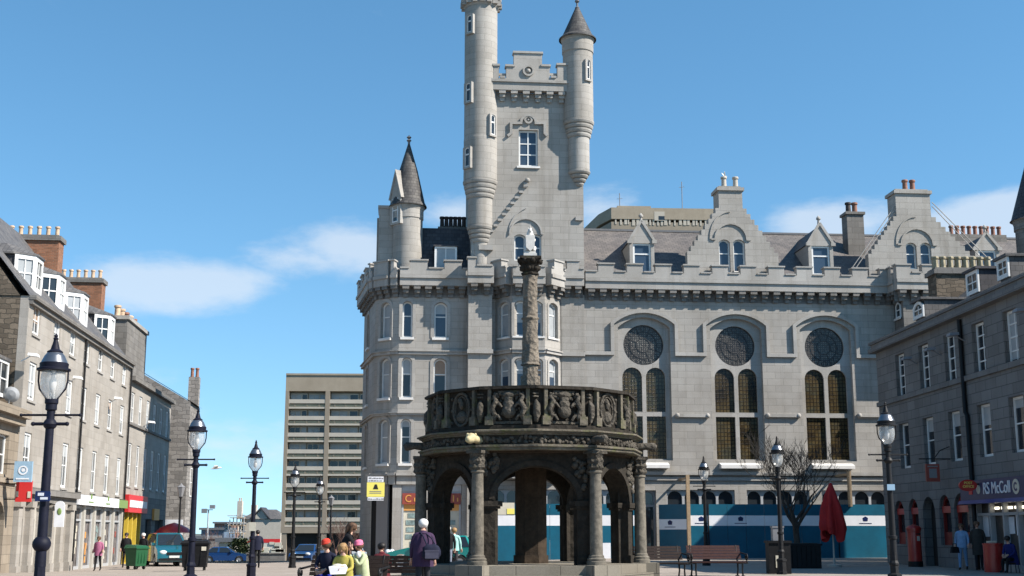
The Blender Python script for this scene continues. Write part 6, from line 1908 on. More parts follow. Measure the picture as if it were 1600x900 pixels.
# ground floor of that block
uR1 = U(222, 800)
m = MB(); m.panel(rect(uC0, uC1, -1.0, zSc - .003), [rect(uC0 + .25, uR1 - .2, -.9, zSc - .5), rect(uR1 + 1.2, uR1 + 3.2, -.9, zSc - 1.3), rect(uR1 + 4.5, uC1 - .8, .2, zSc - 1.3)], 0, .35); m.build('ground_floor_wall', MT['granite_dark'], blC)
m = MB(); m.box(uC0 + .2, uR1 - .1, .2, .24, -.9, zSc - .4); sfp = m.build('shopfront', MT['shop_dark'], blC)
m = MB()
for k in range(5):
    u = uC0 + .35 + (uR1 - uC0 - .8) * k / 4; m.box(u - .09, u + .09, -.03, .19, -.9, zSc - .6)
m.box(uC0 + .25, uR1 - .2, -.02, .18, -.9, -.1); m.build('frame', plain('yellow_shop_paint', (.62, .44, .05), .5, var=.1), sfp)
m = MB(); m.box(uR1 + 1.2, uR1 + 3.2, .25, .29, -.9, zSc - 1.3); m.box(uR1 + 4.5, uC1 - .8, .25, .29, .2, zSc - 1.3); m.build('door', MT['black'], blC)
rs = thing('shop_sign', 'red framed shop sign with two white panels above the yellow shop front', 'shop sign', FL.o, 95.71)
zr0, zr1 = W(191, 800), W(191, 772)
m = MB(); m.box(uC0 + .05, uR1, -.3, -.003, zr0, zr1); m.build('board', MT['sign_red'], rs)
um = (uC0 + uR1) / 2
for a, b in ((uC0 + .35, um - .1), (um + .1, uR1 - .3)):
    m = MB(); m.box(a, b, -.33, -.302, zr0 + .28, zr1 - .3); m.build('white_panel', MT['hoard_white'], rs)
os_ = thing('hanging_sign', 'small orange sign board above the dark doorway of the corner block', 'sign', FL.world(uR1 + 4.2, -.1, zSc - 1.0), 95.71)
m = MB(); m.box(-.9, .9, -.05, .09, -.35, .35); m.build('board', MT['sign_orange'], os_)

# --- rough stone gable house at the corner beyond
uE = uC1 + 3.0
hE = thing('rubble_gable_house', 'rough grey stone gable house standing past the end of the sunlit street front', 'building', FL.o, 95.71)
vE, _z = pu(FL, 291, 760, uE); zeE = pu(FL, 288, 628, uE)[1]
m = MB()
p = [(vE, -2), (vE + 9, -2), (vE + 9, zeE), (vE + 4.5, zeE + 2.6), (vE, zeE)]
for u, fl in ((uE, 0), (uE + 4.6, 1)): m.add([(u, v, z) for v, z in p], [tuple(range(5)) if fl else tuple(reversed(range(5)))])
for i in (4, 1): 
    a, b = p[i], p[(i + 1) % 5]; m.add([(uE, *a), (uE + 4.6, *a), (uE + 4.6, *b), (uE, *b)], [(3, 2, 1, 0)])
m.build('wall', MT['rubble_grey'], hE)
m = MB()
m.add([(uE - .0, vE - .2, zeE - .05), (uE + 4.6, vE - .2, zeE - .05), (uE + 4.6, vE + 4.5, zeE + 2.75), (uE, vE + 4.5, zeE + 2.75)], [(0, 1, 2, 3)]); m.add([(uE, vE + 9.2, zeE - .05), (uE + 4.6, vE + 9.2, zeE - .05), (uE + 4.6, vE + 4.5, zeE + 2.75), (uE, vE + 4.5, zeE + 2.75)], [(1, 0, 3, 2)])
rE = m.build('roof', MT['slate_grey'], hE)
m = MB(); m.box(uE + 3.6, uE + 4.3, vE + .0, vE + .75, zeE - .2, zeE + 2.2); ch = m.build('chimney', MT['rubble_grey'], rE)
pots(ch, ['pot_red'] * 2, [(uE + 3.95, vE + .2 + .36 * i, zeE + 2.2) for i in range(2)], .14, .7)
m = MB(); z0_, z1_ = pu(FL, 280, 836, uE)[1], pu(FL, 280, 812, uE)[1]; m.box(uE - .12, uE - .002, vE + .1, vE + 3.2, z0_, z1_); m.build('shop_board', MT['hoard_white'], hE)
for i in range(1):
    window(hE, Matrix.Translation((0, vE, 0)), uE + 1.5 + i * 3, uE + 2.6 + i * 3, zeE - 3, zeE - 1.2, -.04, 0, rows=(.5,))
    window(hE, Matrix.Translation((0, vE, 0)), uE + 1.5 + i * 3, uE + 2.6 + i * 3, zeE - 6.5, zeE - 4.5, -.04, 0, rows=(.5,))
px_ = ground_at(269, 76); t = thing('red_parasol', 'small bright red open parasol above the teal people carrier', 'parasol', px_, 0)
m = MB(); m.tube([(0, 0, 0), (0, 0, 2.3)], .025, 8); m.build('pole', MT['cream_paint'], t)
m = MB(); m.lathe([(1.1, 1.75), (.85, 2.02), (.45, 2.22), (.0, 2.35)], 0, 0, 16, soft=True); m.build('canvas', MT['pillar_red'], t)

# ================================================================== shaded building on the right
FRr = Fr(*ground_at(1387, 57.5), -87.42)
def U2(px, py): return FRr.px(px, py)[0]
def W2(px, py): return FRr.px(px, py)[1]
rb = thing('shaded_granite_building', 'grey three storey granite building in shade with dark red arched ground floor windows', 'building', FRr.o, -87.42)
zP1, zP0, zSt = FRr.w(1370.4, 532.4, -.2), FRr.w(1368.7, 549, -.2), W2(1376, 632)
Lr = 17.5
top = [(1400, 1414.5), (1436.5, 1452.5), (1475.5, 1493), (1520, 1538), (1570, 1589)]
ty = [585, 575, 555, 535, 520]
low = [(1405.5, 1421), (1443, 1459.5), (1482.5, 1502.5), (1528, 1550), (1576.5, 1602)]
ly = [695, 685, 680, 670, 660]
zt0, zt1 = W2(1407, 623), W2(1407, 552); zl0_, zl1_ = W2(1413, 732), W2(1413, 661)
cs = []
for (a, b), y in zip(top, ty): cs.append((U2(a, y) + U2(b, y)) / 2)
cs2 = []
for (a, b), y in zip(low, ly): cs2.append((U2(a, y) + U2(b, y)) / 2)
cs = [(a + b) / 2 for a, b in zip(cs, cs2)]
dstep = cs[-1] - cs[-2]
while cs[-1] + dstep < Lr - 1: cs.append(cs[-1] + dstep)
edges = [0] + [(a + b) / 2 for a, b in zip(cs[:-1], cs[1:])] + [Lr]
zg1 = W2(1400, 757)
m = MB()
for i, c in enumerate(cs):
    m.panel(rect(edges[i], edges[i + 1], zg1, zP0), [rect(c - .55, c + .55, zt0, zt1), rect(c - .58, c + .58, zl0_, zl1_)], 0, .4)
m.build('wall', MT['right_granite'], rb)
for i, c in enumerate(cs):
    window(rb, None, c - .55, c + .55, zt0, zt1, .17, 0, cols=2, rows=(.52, .76, .27), fr=.09, bar=.045, blind=0 if i != 4 else .9, sill=(.02, .08))
    window(rb, None, c - .58, c + .58, zl0_, zl1_, .17, 0, cols=1, rows=(.52,), fr=.09, blind=[.0, .3, .3, .4, .2][i % 5], sill=(.02, .08))
m = MB(); m.box(-.02, Lr, -.1, -.002, zSt - .1, zSt + .1); m.build('string_course', MT['right_granite'], rb)
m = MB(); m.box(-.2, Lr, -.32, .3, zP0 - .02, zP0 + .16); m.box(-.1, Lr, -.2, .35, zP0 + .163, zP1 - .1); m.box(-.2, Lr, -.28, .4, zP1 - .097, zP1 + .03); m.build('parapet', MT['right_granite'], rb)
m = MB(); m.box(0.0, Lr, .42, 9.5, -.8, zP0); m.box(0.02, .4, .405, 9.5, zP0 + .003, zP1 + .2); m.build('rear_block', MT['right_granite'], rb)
zrR = zP1 + 3.0
m = MB(); L1 = 5.3
m.add([(0.05, .4, zP1 - .3), (Lr, .4, zP1 - .3), (Lr, 4.8, zrR), (0.05, 4.8, zrR)], [(0, 1, 2, 3)], 0, [(0, 0), (Lr, 0), (Lr, L1), (0, L1)]); m.add([(0.05, 9.4, zP1 - .3), (Lr, 9.4, zP1 - .3), (Lr, 4.8, zrR), (0.05, 4.8, zrR)], [(1, 0, 3, 2)], 0, [(0, 0), (Lr, 0), (Lr, L1), (0, L1)])
m.add([(0.05, .4, zP1 - .3), (0.05, 9.4, zP1 - .3), (0.05, 4.8, zrR)], [(1, 0, 2)])
rR = m.build('roof', MT['slate_grey'], rb)
def r_dormer(px0, px1, py0, py1, vd, dep, arched=False, mt='slate_dark'):
    ua, ub = FRr.u(px0, (py0 + py1) / 2, vd), FRr.u(px1, (py0 + py1) / 2, vd); za, zb = FRr.w((px0 + px1) / 2, py1, vd), FRr.w((px0 + px1) / 2, py0, vd)
    if ub - ua < .95: c = (ua + ub) / 2; ua, ub = c - .5, c + .5
    m = MB(); m.box(ua + .06, ub - .0, vd + .1, vd + dep, za - .6, zb); m.box(ua - .1, ub + .1, vd - .1, vd + dep + .1, zb + .003, zb + .1)
    d = m.build('dormer', MT[mt], rR)
    window(rR, None, ua, ub, za, zb, vd, .25 if arched else 0, cols=2, rows=(.5,), fr=.13, bar=.05, blind=0)
r_dormer(1426, 1442, 471, 498, .75, 3.2, True, 'slate_grey'); r_dormer(1509, 1528, 424, 460, .9, 2.8); r_dormer(1557, 1575, 404, 436, .9, 2.8, False, 'slate_grey')
m = MB(); u_, z_ = FRr.px(1450, 461, 1.0); 
# the rubble stack with yellow pots over the far gable
uS_ = 1.2
v0_, zt_ = pu(FRr, 1455, 421, uS_); v1_, _ = pu(FRr, 1550, 421, uS_)
m = MB(); m.box(uS_ - .5, uS_ + .5, v0_, v1_, zP1 - .5, zt_ - .3); ch = m.build('chimney', MT['rubble_brown'], rR)
m = MB(); m.box(uS_ - .6, uS_ + .6, v0_ - .1, v1_ + .1, zt_ - .298, zt_ - .1); m.box(uS_ - .5, uS_ + .5, v0_, v1_, zt_ - .097, zt_); m.build('coping', MT['granite_dark'], ch)
pots(ch, ['pot_yellow'] * 8, [(uS_, v0_ + .2 + (v1_ - v0_ - .4) * i / 7, zt_ - .02) for i in range(8)], .17, .62)
m = MB(); u_ = U2(1512, 640); m.tube([(u_, -.1, zP0 - .1), (u_, -.1, W2(1510, 645)), (u_ + .15, -.1, W2(1510, 650)), (u_ + .2, -.1, -.2)], .09, 8); m.build('downpipe', MT['iron_black'], rb)
flood(rb, FRr, 1487, 525, 'grey_plastic'); flood(rb, FRr, 1415, 562, 'grey_plastic'); flood(rb, FRr, 1451, 548, 'grey_plastic'); flood(rb, FRr, 1592, 487, 'grey_plastic')
# ground floor
uSh = U2(1517, 820)
arcs = [(1399, 1414, 782, 1), (1421, 1436, 779, 1), (1443, 1462.5, 776, 0), (1469, 1487, 773, 1), (1492, 1515, 770, 1)]
hol = []
zb_ = FRr.w(1405, 850)
for a, b, y, k in arcs:
    ua, ub = U2(a, 820), U2(b, 820); hol.append(archtop(ua, ub, zb_ if k else -.4, W2((a + b) / 2, y), (ub - ua) * .48, 10))
zf_ = W2(1520, 783); zft = W2(1520, 757)
hol.append(rect(uSh + .3, uSh + 10, -.4, zf_))
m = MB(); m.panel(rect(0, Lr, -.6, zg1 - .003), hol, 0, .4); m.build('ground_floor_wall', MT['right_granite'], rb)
m = MB(); zz = W2(1400, 800)
for (a, b, y, k), h_ in zip(arcs, hol):
    ua, ub = U2(a, 820), U2(b, 820)
    if k:
        w = MB(); w.panel(h_, [archtop(ua + .12, ub - .12, zz + .12, W2((a + b) / 2, y) - .12, (ub - ua - .24) * .48, 8), rect(ua + .12, ub - .12, zb_ + .5, zz - .1)], .15, .25); wn = w.build('arched_window', plain('dark_red_paint', (.20, .015, .012), .5) if 'dark_red_paint' not in bpy.data.materials else bpy.data.materials['dark_red_paint'], rb)
        g = MB(); g.box(ua, ub, .26, .28, zb_, W2((a + b) / 2, y)); g.build('pane', MT['glass'], wn)
        g = MB(); g.box(ua + .06, ub - .06, .1, .148, zz - .12, zz + .14); g.build('red_band', MT['pillar_red'], wn)
    else:
        g = MB(); g.box(ua, ub, .36, .38, -.4, W2((a + b) / 2, y)); g.build('dark_doorway', MT['black'], rb)
m = MB(); m.box(uSh + .3, uSh + 10, .3, .34, -.4, zf_); sw = m.build('newsagent_window', MT['shop_dark'], rb)
m = MB()
for k in range(9): u = uSh + .35 + k * 1.15; m.box(u - .06, u + .06, .1, .29, -.4, zf_ - .02)
m.box(uSh + .3, uSh + 10, .12, .28, zf_ - .55, zf_ - .45); m.box(uSh + .3, uSh + 10, .12, .28, -.4, .25); m.build('frame', MT['grey_paint'], sw)
m = MB()
for k, (q, z, w_, h_) in enumerate(((.5, 1.2, .5, .75), (2.7, 1.3, .45, .6), (3.3, 1.25, .5, .7), (4.2, .6, .4, .5), (5.4, 1.2, .5, .7))): m.box(uSh + q, uSh + q + w_, .26, .285, z, z + h_)
m.build_each('poster', MT['hoard_white'], sw)
em, nt_, b_ = mat('shop_tube_light'); b_.inputs['Emission Color'].default_value = (1, .9, .7, 1); b_.inputs['Emission Strength'].default_value = 1.6
m = MB()
for k in range(5): m.box(uSh + 1.6 + k * .55, uSh + 1.95 + k * .55, .27, .287, zf_ - .33, zf_ - .24)
m.build('strip_light', em, sw)

def lettering(txt, size, depth, mt, parent, M, name='lettering', extr=.012):
    cu = bpy.data.curves.new('letters', 'FONT'); cu.body = txt; cu.size = size; cu.extrude = extr; cu.align_x = 'CENTER'; cu.align_y = 'CENTER'
    o = bpy.data.objects.new('letters', cu); COL.objects.link(o)
    me = bpy.data.meshes.new_from_object(o.evaluated_get(bpy.context.evaluated_depsgraph_get()))
    bpy.data.objects.remove(o)
    me.materials.clear(); me.materials.append(MT[mt])
    r = bpy.data.objects.new(name, me); COL.objects.link(r); r.parent = parent; r.matrix_local = M
    return r
UP = Matrix.Rotation(pi / 2, 4, 'X')      # lettering stands up in the x-z plane facing -y
ms = thing('shop_sign', 'long navy blue newsagent sign reading RS McColl in white letters on the shaded building', 'shop sign', FRr.o, -87.42)
m = MB(); m.box(uSh - .1, uSh + 10.2, -.28, -.003, zf_ + .02, zft + .12); m.build('board', MT['sign_blue'], ms)
m = MB(); m.hexa([(uSh - .1, -.42, zf_ - .12), (uSh + 10.2, -.42, zf_ - .12), (uSh + 10.2, -.003, zf_ - .12), (uSh - .1, -.003, zf_ - .12)], [(uSh - .1, -.34, zf_ + .016), (uSh + 10.2, -.34, zf_ + .016), (uSh + 10.2, -.003, zf_ + .016), (uSh - .1, -.003, zf_ + .016)]); m.build('lower_edge', plain('edge_blue', (.018, .04, .2), .4), ms)
ut, zt = (U2(1549, 765) + U2(1591, 760)) / 2, (zf_ + zft + .1) / 2 + .03
wt = U2(1591, 760) - U2(1549, 765)
lt = lettering('RS McColl', .6, .02, 'hoard_white', ms, Matrix.Translation((ut, -.295, zt)) @ UP)
ext = max(v.co.x for v in lt.data.vertices) - min(v.co.x for v in lt.data.vertices)
for v in lt.data.vertices: v.co.x *= wt / ext
m = MB()
m.box(uSh + .75, uSh + 1.05, -.3, -.282, zt - .16, zt + .14); m.build('red_emblem', MT['sign_red'], ms)
m = MB(); uu = U2(1595, 757); m.M = None; m.panel(arc(uu + .25, zt, .26, 0, 340, 17), [], -.3, -.282); m.panel(arc(uSh + 1.6, zt, .16, 0, 340, 17), [], -.3, -.282); m.build_each('round_emblem', MT['poster'], ms)
m = MB(); m.strip(arc(uu + .25, zt, .12, 40, 320, 12), .07, -.31, -.302); m.build('emblem_mark', MT['sign_blue'], ms)
u_, z_ = FRr.px(1512, 758.5, -.7)
po = thing('hanging_sign', 'red oval POST OFFICE sign projecting beside the navy newsagent sign', 'sign', FRr.world(u_, -.7, z_), -87.42)
RZ = Matrix.Rotation(pi / 2, 4, 'Z')
m = MB(); m.M = RZ; m.panel(arc(0, 0, .33, 0, 345, 23, .21), [], -.05, .05); m.build('board', MT['pillar_red'], po)
lettering('POST\nOFFICE', .13, .02, 'sign_yellow', po, RZ @ Matrix.Translation((0, -.06, .02)) @ UP, extr=.006)
m = MB(); m.tube([(0, .7, .05), (0, .32, .05)], .03, 6); m.build('bracket', MT['iron_black'], po)
u_, z_ = FRr.px(1457, 738, -.75)
hs_ = thing('hanging_sign', 'square red pub-style sign with a grey picture hanging from an iron bracket', 'sign', FRr.world(u_, -.75, z_), -87.42)
m = MB(); m.box(-.05, .05, -.27, .27, -.36, .32); m.build('board', MT['sign_dull_red'], hs_)
m = MB(); m.box(.052, .065, -.15, .15, -.22, .14); m.box(.052, .068, -.2, .2, .2, .25); m.build('picture', MT['grey_plastic'], hs_)
m = MB(); m.tube([(0, .74, .52), (0, -.5, .52)], .025, 6); m.tube([(0, .74, 1.0), (0, .35, .85), (0, .1, .54)], .02, 6)
for q in (-.2, .2): m.tube([(0, q, .52), (0, q, .32)], .012, 5)
m.build('bracket', MT['iron_black'], hs_)

# yellow notice boards on the corner of the baronial building
u_, z_ = FC.px(587, 765, -1.2)
ys = thing('letting_board', 'bright yellow board with a black emblem between two white strips on the building corner', 'sign', FC.world(u_, -1.2, z_), 5.1)
m = MB(); m.box(-.41, .41, -.03, .03, -.33, .33); m.build('board', MT['sign_yellow'], ys)
m = MB(); m.box(-.38, .36, -.03, .03, .345, .6); m.box(-.36, .38, -.03, .03, -.5, -.345); m.build_each('strip', MT['hoard_white'], ys)
m = MB(); m.panel([(-.12, .02), (.12, .02), (.05, .24), (-.04, .24)], [], -.04, -.031); m.build('emblem', MT['black'], ys)
m = MB()
rq = random.Random(2)
for z_ in (-.1, -.18): m.box(-.28, .26, -.036, -.031, z_, z_ + .035)
for z_, h_ in ((.49, .07), (.38, .06), (-.46, .06)):
    x = -.33
    while x < .28: w_ = rq.uniform(.03, .13); m.box(x, x + w_, -.036, -.031, z_, z_ + h_ * rq.uniform(.6, 1)); x += w_ + .025
m.build('lettering', MT['grey_plastic'], ys)
m = MB(); m.tube([(0, .03, .3), (.2, 1.1, .3)], .03, 6); m.tube([(0, .03, -.3), (.2, 1.1, -.3)], .03, 6); m.build('bracket', MT['iron_black'], ys)

# ================================================================== blue hoarding before the hall
VH = -1.9
ho = thing('hoarding', 'teal blue hoarding with a broad white band along the foot of the baronial building', 'hoarding', FC.o, 5.1)
zh0 = lambda px: FC.w(px, 868.5, VH)
zhT, zhA, zhB = FC.w(1200, 788, VH), FC.w(1200, 805.5, VH), FC.w(1200, 821.5, VH)
def hpanel(p0, p1, dz=0.0, logo=None, low=-.6):
    M, L = wall_matrix(p0, p1); m = MB(); m.M = M
    m.box(0, L, 0, .06, low, zhB + dz - .002, 0); m.box(0, L, 0, .06, zhA + dz + .002, zhT, 0); m.box(0, L, 0, .06, zhB + dz, zhA + dz, 1)
    p_ = m.build('panel', [MT['teal'], MT['hoard_white']], ho)
    if logo is not None:
        g = MB(); g.M = M; x = L * logo; z = (zhA + zhB) / 2 + dz
        g.panel([(x - .1, z - .02), (x + .1, z - .02), (x + .13, z + .13), (x, z + .2), (x - .13, z + .13)], [], -.01, -.002); g.box(x - .3, x + .3, -.01, -.002, z - .14, z - .11); g.build('logo', MT['sign_blue'], p_)
    return M, L, p_
uu = lambda px, v=VH: FC.u(px, 830, v)
g0_ = uu(1108)
hpanel((uu(1078), VH), (g0_ - .02, VH), 0, .62)
n_ = 7
a_, b_ = g0_, uu(1310)
for k in range(n_): hpanel((a_ + (b_ - a_) * k / n_ + .008, VH), (a_ + (b_ - a_) * (k + 1) / n_ - .008, VH), 0, (.72 if k == 1 else None))
hpanel((b_ + .01, VH), (uu(1388), VH), 0, .55)
hpanel((FC.u(1030, 830, -.75), -.75), (uu(1076), VH - .01), -.17, .38)
a_, b_ = uu(763), uu(1002)
for k in range(5):
    M, L, p_ = hpanel((a_ + (b_ - a_) * k / 5 + .008, VH), (a_ + (b_ - a_) * (k + 1) / 5 - .008, VH), 0, None)
    if k == 0:
        g = MB(); g.M = M; g.box(.02, 1.2, -.014, -.003, zhA + .02, zhT + .05); g.build('notice', MT['poster'], p_)
        g = MB(); g.M = M; g.box(.85, 1.2, -.03, -.016, zhA + .05, zhA + .3); g.build('yellow_notice', MT['sign_yellow'], p_)
    if k == 3:
        g = MB(); g.M = M; g.box(.55, L - .02, -.014, -.003, -.05, .95); w_ = g.build('notice', MT['hoard_white'], p_)
        g = MB(); g.M = M; g.box(.62, .95, -.022, -.015, .42, .6); g.box(.62, 1.1, -.022, -.015, .15, .28); g.build('marks', MT['sign_red'], w_)
for pxx, y0 in ((1076.5, 742), (1331, 736)):
    u_ = uu(pxx, VH - .1); m = MB(); m.box(u_ - .08, u_ + .08, VH - .16, VH - .012, -.3 if pxx < 1200 else zhT - .1, FC.w(pxx, y0, VH))
    m.box(u_ - .03, u_ + .03, VH - .0, -.05, FC.w(pxx, y0, VH) - .2, FC.w(pxx, y0, VH) - .1); m.build('timber_post', MT['timber'], ho)
m = MB(); u_ = uu(1107); m.box(u_ - .03, u_ + .03, VH - .06, VH - .003, -.3, zhT + .05); u_ = uu(1310); m.box(u_ - .02, u_ + .02, VH - .04, VH - .003, -.3, zhT + .02); m.build_each('post', MT['iron_black'], ho)
settle(ho); settle(ys)

# added unseen block, placed and sized to cast the shadow on the hoarding
bk = thing('added_shadow_block', 'added unseen granite block behind the shaded shop building, casting shadow on the hoarding', 'building', (22.3, 59.8, 0), 0)
Mb = wall_matrix((0, 6.6), (0, 0))[0]
def openings(n): return [(.7 + 2.2 * i, 1.7 + 2.2 * i, 2.2 + 3.2 * j, 4.2 + 3.2 * j) for i in range(n) for j in range(3)]
m = MB(); m.panel(rect(.4, 3.7, -1, 12.0), [rect(*q) for q in openings(1)], 0, .4); m.M = Mb
m.panel(rect(0, 6.6, -1, 12.0), [rect(*q) for q in openings(2)], 0, .4); m.M = None
m.box(.45, 3.7, .45, 6.6, -1, 12.0); m.build('wall', MT['right_granite'], bk)
for q in openings(1): window(bk, None, *q, .2, 0, cols=2, rows=(.5,))
for q in openings(2): window(bk, Mb, *q, .2, 0, cols=2, rows=(.5,))
m = MB(); m.slab([(-.2, -.2), (3.9, -.2), (3.9, 6.8), (-.2, 6.8)], 12.003, 12.35); m.build('roof', MT['lead_roof'], bk)
# ================================================================== trees
def bare_tree(name, label, base, h, mats, seed, spread=1.0, levels=6, r0=.12, n0=5, fork=.33, group=None):
    t = thing(name, label, 'tree', base, 0, group); R = random.Random(seed)
    m = MB()
    m.tube([(0, 0, -.1), (.03, .01, h * .12), (.0, .03, h * .22), (.02, .02, h * fork)], [r0 * 1.25, r0, r0 * .95, r0 * .95], 10); m.build('trunk', mats, t)
    lm = MB()
    def grow(p, d, L, r, lv):
        pts = [Vector(p)]; dd = Vector(d); n = 4
        for i in range(n):
            dd = (dd + Vector((R.uniform(-.22, .22), R.uniform(-.22, .22), R.uniform(-.04, .2)))).normalized(); pts.append(pts[-1] + dd * L / n)
        rs = [r * (1 - .45 * i / n) for i in range(n + 1)]
        lm.tube(pts, rs, 6 if lv < 3 else (4 if lv < 4 else 3), cap=False)
        if lv >= levels: return
        k = R.choice([2, 3, 3]) if lv < levels - 1 else R.choice([2, 3])
        for q in range(k):
            i = R.choice([2, 3, 4, 4]) if q else 4
            ax = Vector((R.uniform(-1, 1), R.uniform(-1, 1), R.uniform(-.3, .6))).normalized()
            nd = (dd + ax * R.uniform(.45, .85)).normalized(); nd.z = nd.z * .85 + .12
            grow(pts[i], nd, L * R.uniform(.62, .82), max(.008, rs[i] * R.uniform(.6, .75)), lv + 1)
    for q in range(n0):
        a = 2 * pi * q / n0 + R.uniform(-.4, .4); o = R.uniform(.35, .8) * spread
        grow((.02, .02, h * (fork - .06 * (q % 3))), Vector((cos(a) * o, sin(a) * o, 1)).normalized(), h * .23, r0 * R.uniform(.42, .6), 1)
    lm.build('crown', mats, t)
    return t
bare_tree('bare_tree', 'leafless dark branched tree in front of the blue hoarding', ground_at(1246, 49.6) + Vector((0, 0, .4)), 5.3, MT['bark'], 21, 1.15, 6, .125, 8, .26)
bt2 = plain('reddish_twigs', (.16, .09, .07), .9, var=.3, scale=10)
bare_tree('bare_tree', 'small reddish leafless tree below the concrete flats, next to the blue saloon car', ground_at(524, 99), 4.6, bt2, 4, 1.3, 5, .08, 6, .2, 'small leafless trees before the flats')
bare_tree('bare_tree', 'reddish leafless sapling in front of the flats, close behind the slim lamp post', ground_at(546, 104), 4.4, bt2, 9, 1.3, 5, .08, 6, .2, 'small leafless trees before the flats')
bare_tree('bare_tree', 'far brown leafless tree by the low blue car, left of the hedge bush', ground_at(333, 150), 5.6, bt2, 14, 1.5, 5, .1, 7, .15)

def bush(label, base, w, h, d, seed, col):
    t = thing('bush', label, 'bush', base, 0); R = random.Random(seed)
    m = MB(); m.tube([(0, 0, -.2), (.1, 0, h * .5)], [.1, .04], 6); m.build('stem', MT['bark'], t)
    mt, nt, b = mat('bush_leaf'); b.inputs['Roughness'].default_value = .7
    tc = N(nt, 'ShaderNodeTexCoord'); n = N(nt, 'ShaderNodeTexNoise', Scale=2.0, Detail=4.0); nt.links.new(tc.outputs['Object'], n.inputs['Vector'])
    r = ramp(nt, [(.3, tuple(c * .5 for c in col)), (.7, tuple(c * 1.5 for c in col))]); nt.links.new(n.outputs['Fac'], r.inputs[0]); nt.links.new(r.outputs[0], b.inputs['Base Color'])
    m = MB()
    for i in range(1500):
        c = Vector((R.gauss(0, .3), R.gauss(0, .3), R.random())); 
        lim = 1 - .55 * c.z ** 2
        p = Vector((c.x * w * lim, c.y * d * lim, c.z * h)); a = Vector((R.uniform(-1, 1), R.uniform(-1, 1), R.uniform(-1, 1))).normalized(); b_ = a.cross(Vector((.3, .5, .8))).normalized(); s_ = R.uniform(.1, .2)
        m.add([p - a * s_, p + b_ * s_ * .6, p + a * s_, p - b_ * s_ * .6], [(0, 1, 2, 3)])
    m.build('foliage', mt, t)
bush('rounded green bush at the far end of the square before the distant gabled house', ground_at(375, 122), 2.6, 2.3, 2.0, 2, (.045, .06, .02))

# ================================================================== concrete flats
FO = Fr(*ground_at(441, 200), 2.0)
fl = thing('concrete_flats', 'tall buff concrete block of flats with rows of balconies behind the lamp posts', 'building', FO.o, 2.0)
ul, ur = FO.u(446, 620), FO.u(446, 620) + 26
zt, z1 = FO.w(500, 586.5), FO.w(500, 611)
pit = (FO.w(500, 613) - FO.w(500, 797)) / 7; zw0 = FO.w(500, 613)
D = 1.4
m = MB(); m.box(ul, ur, D, 16, -4, zt - .02); m.build('body', MT['concrete_brown'], fl)
m = MB(); m.box(ul, ur, 0, D - .01, z1, zt); m.box(ul, ur, -.15, 16.1, zt + .003, zt + .3); m.build('top_band', MT['concrete'], fl)
zbot = zw0 - pit * 7 - pit
for u in (ul, FO.u(508.5, 620) , ur - .7):
    w_ = .7 if u != ul else FO.u(451.5, 620) - ul
    m = MB(); m.box(u, u + w_, -.05, D - .01, zbot, z1 - .003); m.build('pier', MT['concrete_brown'], fl)
bays = [(FO.u(451.5, 620) + .003, FO.u(508.5, 620) - .003), (FO.u(508.5, 620) + .703, ur - .703)]
for f in range(8):
    zt_ = zw0 - pit * f
    for a, b in bays:
        m = MB(); hgt = pit / 26.4
        m.box(a, b, .0, .18, zt_ - 17.5 * hgt, zt_ - 11.3 * hgt); m.box(a, b, .0, D, zt_ - 26.0 * hgt, zt_ - 25.2 * hgt + .2)
        bl = m.build('balcony_parapet', MT['concrete_lite'], fl)
        m = MB(); m.box(a, b, .25, D - .1, zt_ - 25 * hgt + .06, zt_ - 19.2 * hgt)
        n = max(3, int((b - a) / 1.6))
        m2 = MB(); m2.box(a, b, .236, .247, zt_ - 22 * hgt, zt_ - 21.4 * hgt)
        for q in range(n): 
            x = a + (b - a) * (q + .5) / n; m2.box(x - .09, x + .09, .1, .245, zt_ - 22 * hgt, zt_ - 17.6 * hgt)
        m.build('spandrel', MT['concrete_buff'], bl); m2.build('bracket', MT['concrete_brown'], bl)
        # glazing: three lights and a door in each flat
        n = 2 if b - a < 8 else 4
        for q in range(n):
            x0 = a + (b - a) * q / n + .1; x1 = a + (b - a) * (q + 1) / n - .1; L = x1 - x0
            m = MB(); ztop, zlo = zt_ - .5 * hgt, zt_ - 11.5 * hgt
            m.panel(rect(x0, x1, zlo, ztop), [rect(x0 + .1, x0 + L * .3, zlo + .05, ztop - .2), rect(x0 + L * .33, x0 + L * .6, zlo + .05, ztop - .2), rect(x0 + L * .7, x1 - .1, zlo + .05, ztop - .2)], D - .12, D - .02)
            w = m.build('window', MT['concrete_lite' if (f + q) % 3 else 'cream_paint'], fl)
            g = MB(); g.add([(x0, D - .06, zlo), (x0 + L * .65, D - .06, zlo), (x0 + L * .65, D - .06, ztop), (x0, D - .06, ztop)], [(0, 1, 2, 3)], RND.choice([0, 1])); g.add([(x0 + L * .66, D - .06, zlo), (x1, D - .06, zlo), (x1, D - .06, ztop), (x0 + L * .66, D - .06, ztop)], [(0, 1, 2, 3)], RND.choice([0, 0, 1])); g.build('pane', [MT['glass'], MT['blind']], w)
m = MB(); m.box(ul, ur, -.1, D - .02, zbot - .9, zbot - .003); m.build('lower_band', MT['concrete_brown'], fl)
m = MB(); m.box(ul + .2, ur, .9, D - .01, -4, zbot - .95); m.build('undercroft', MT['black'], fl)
for q in range(5):
    m = MB(); u = ul + .1 + q * 6.2; m.box(u, u + .8, -.0, .85, -4, zbot - .905); m.build('pier', MT['concrete_brown'], fl)

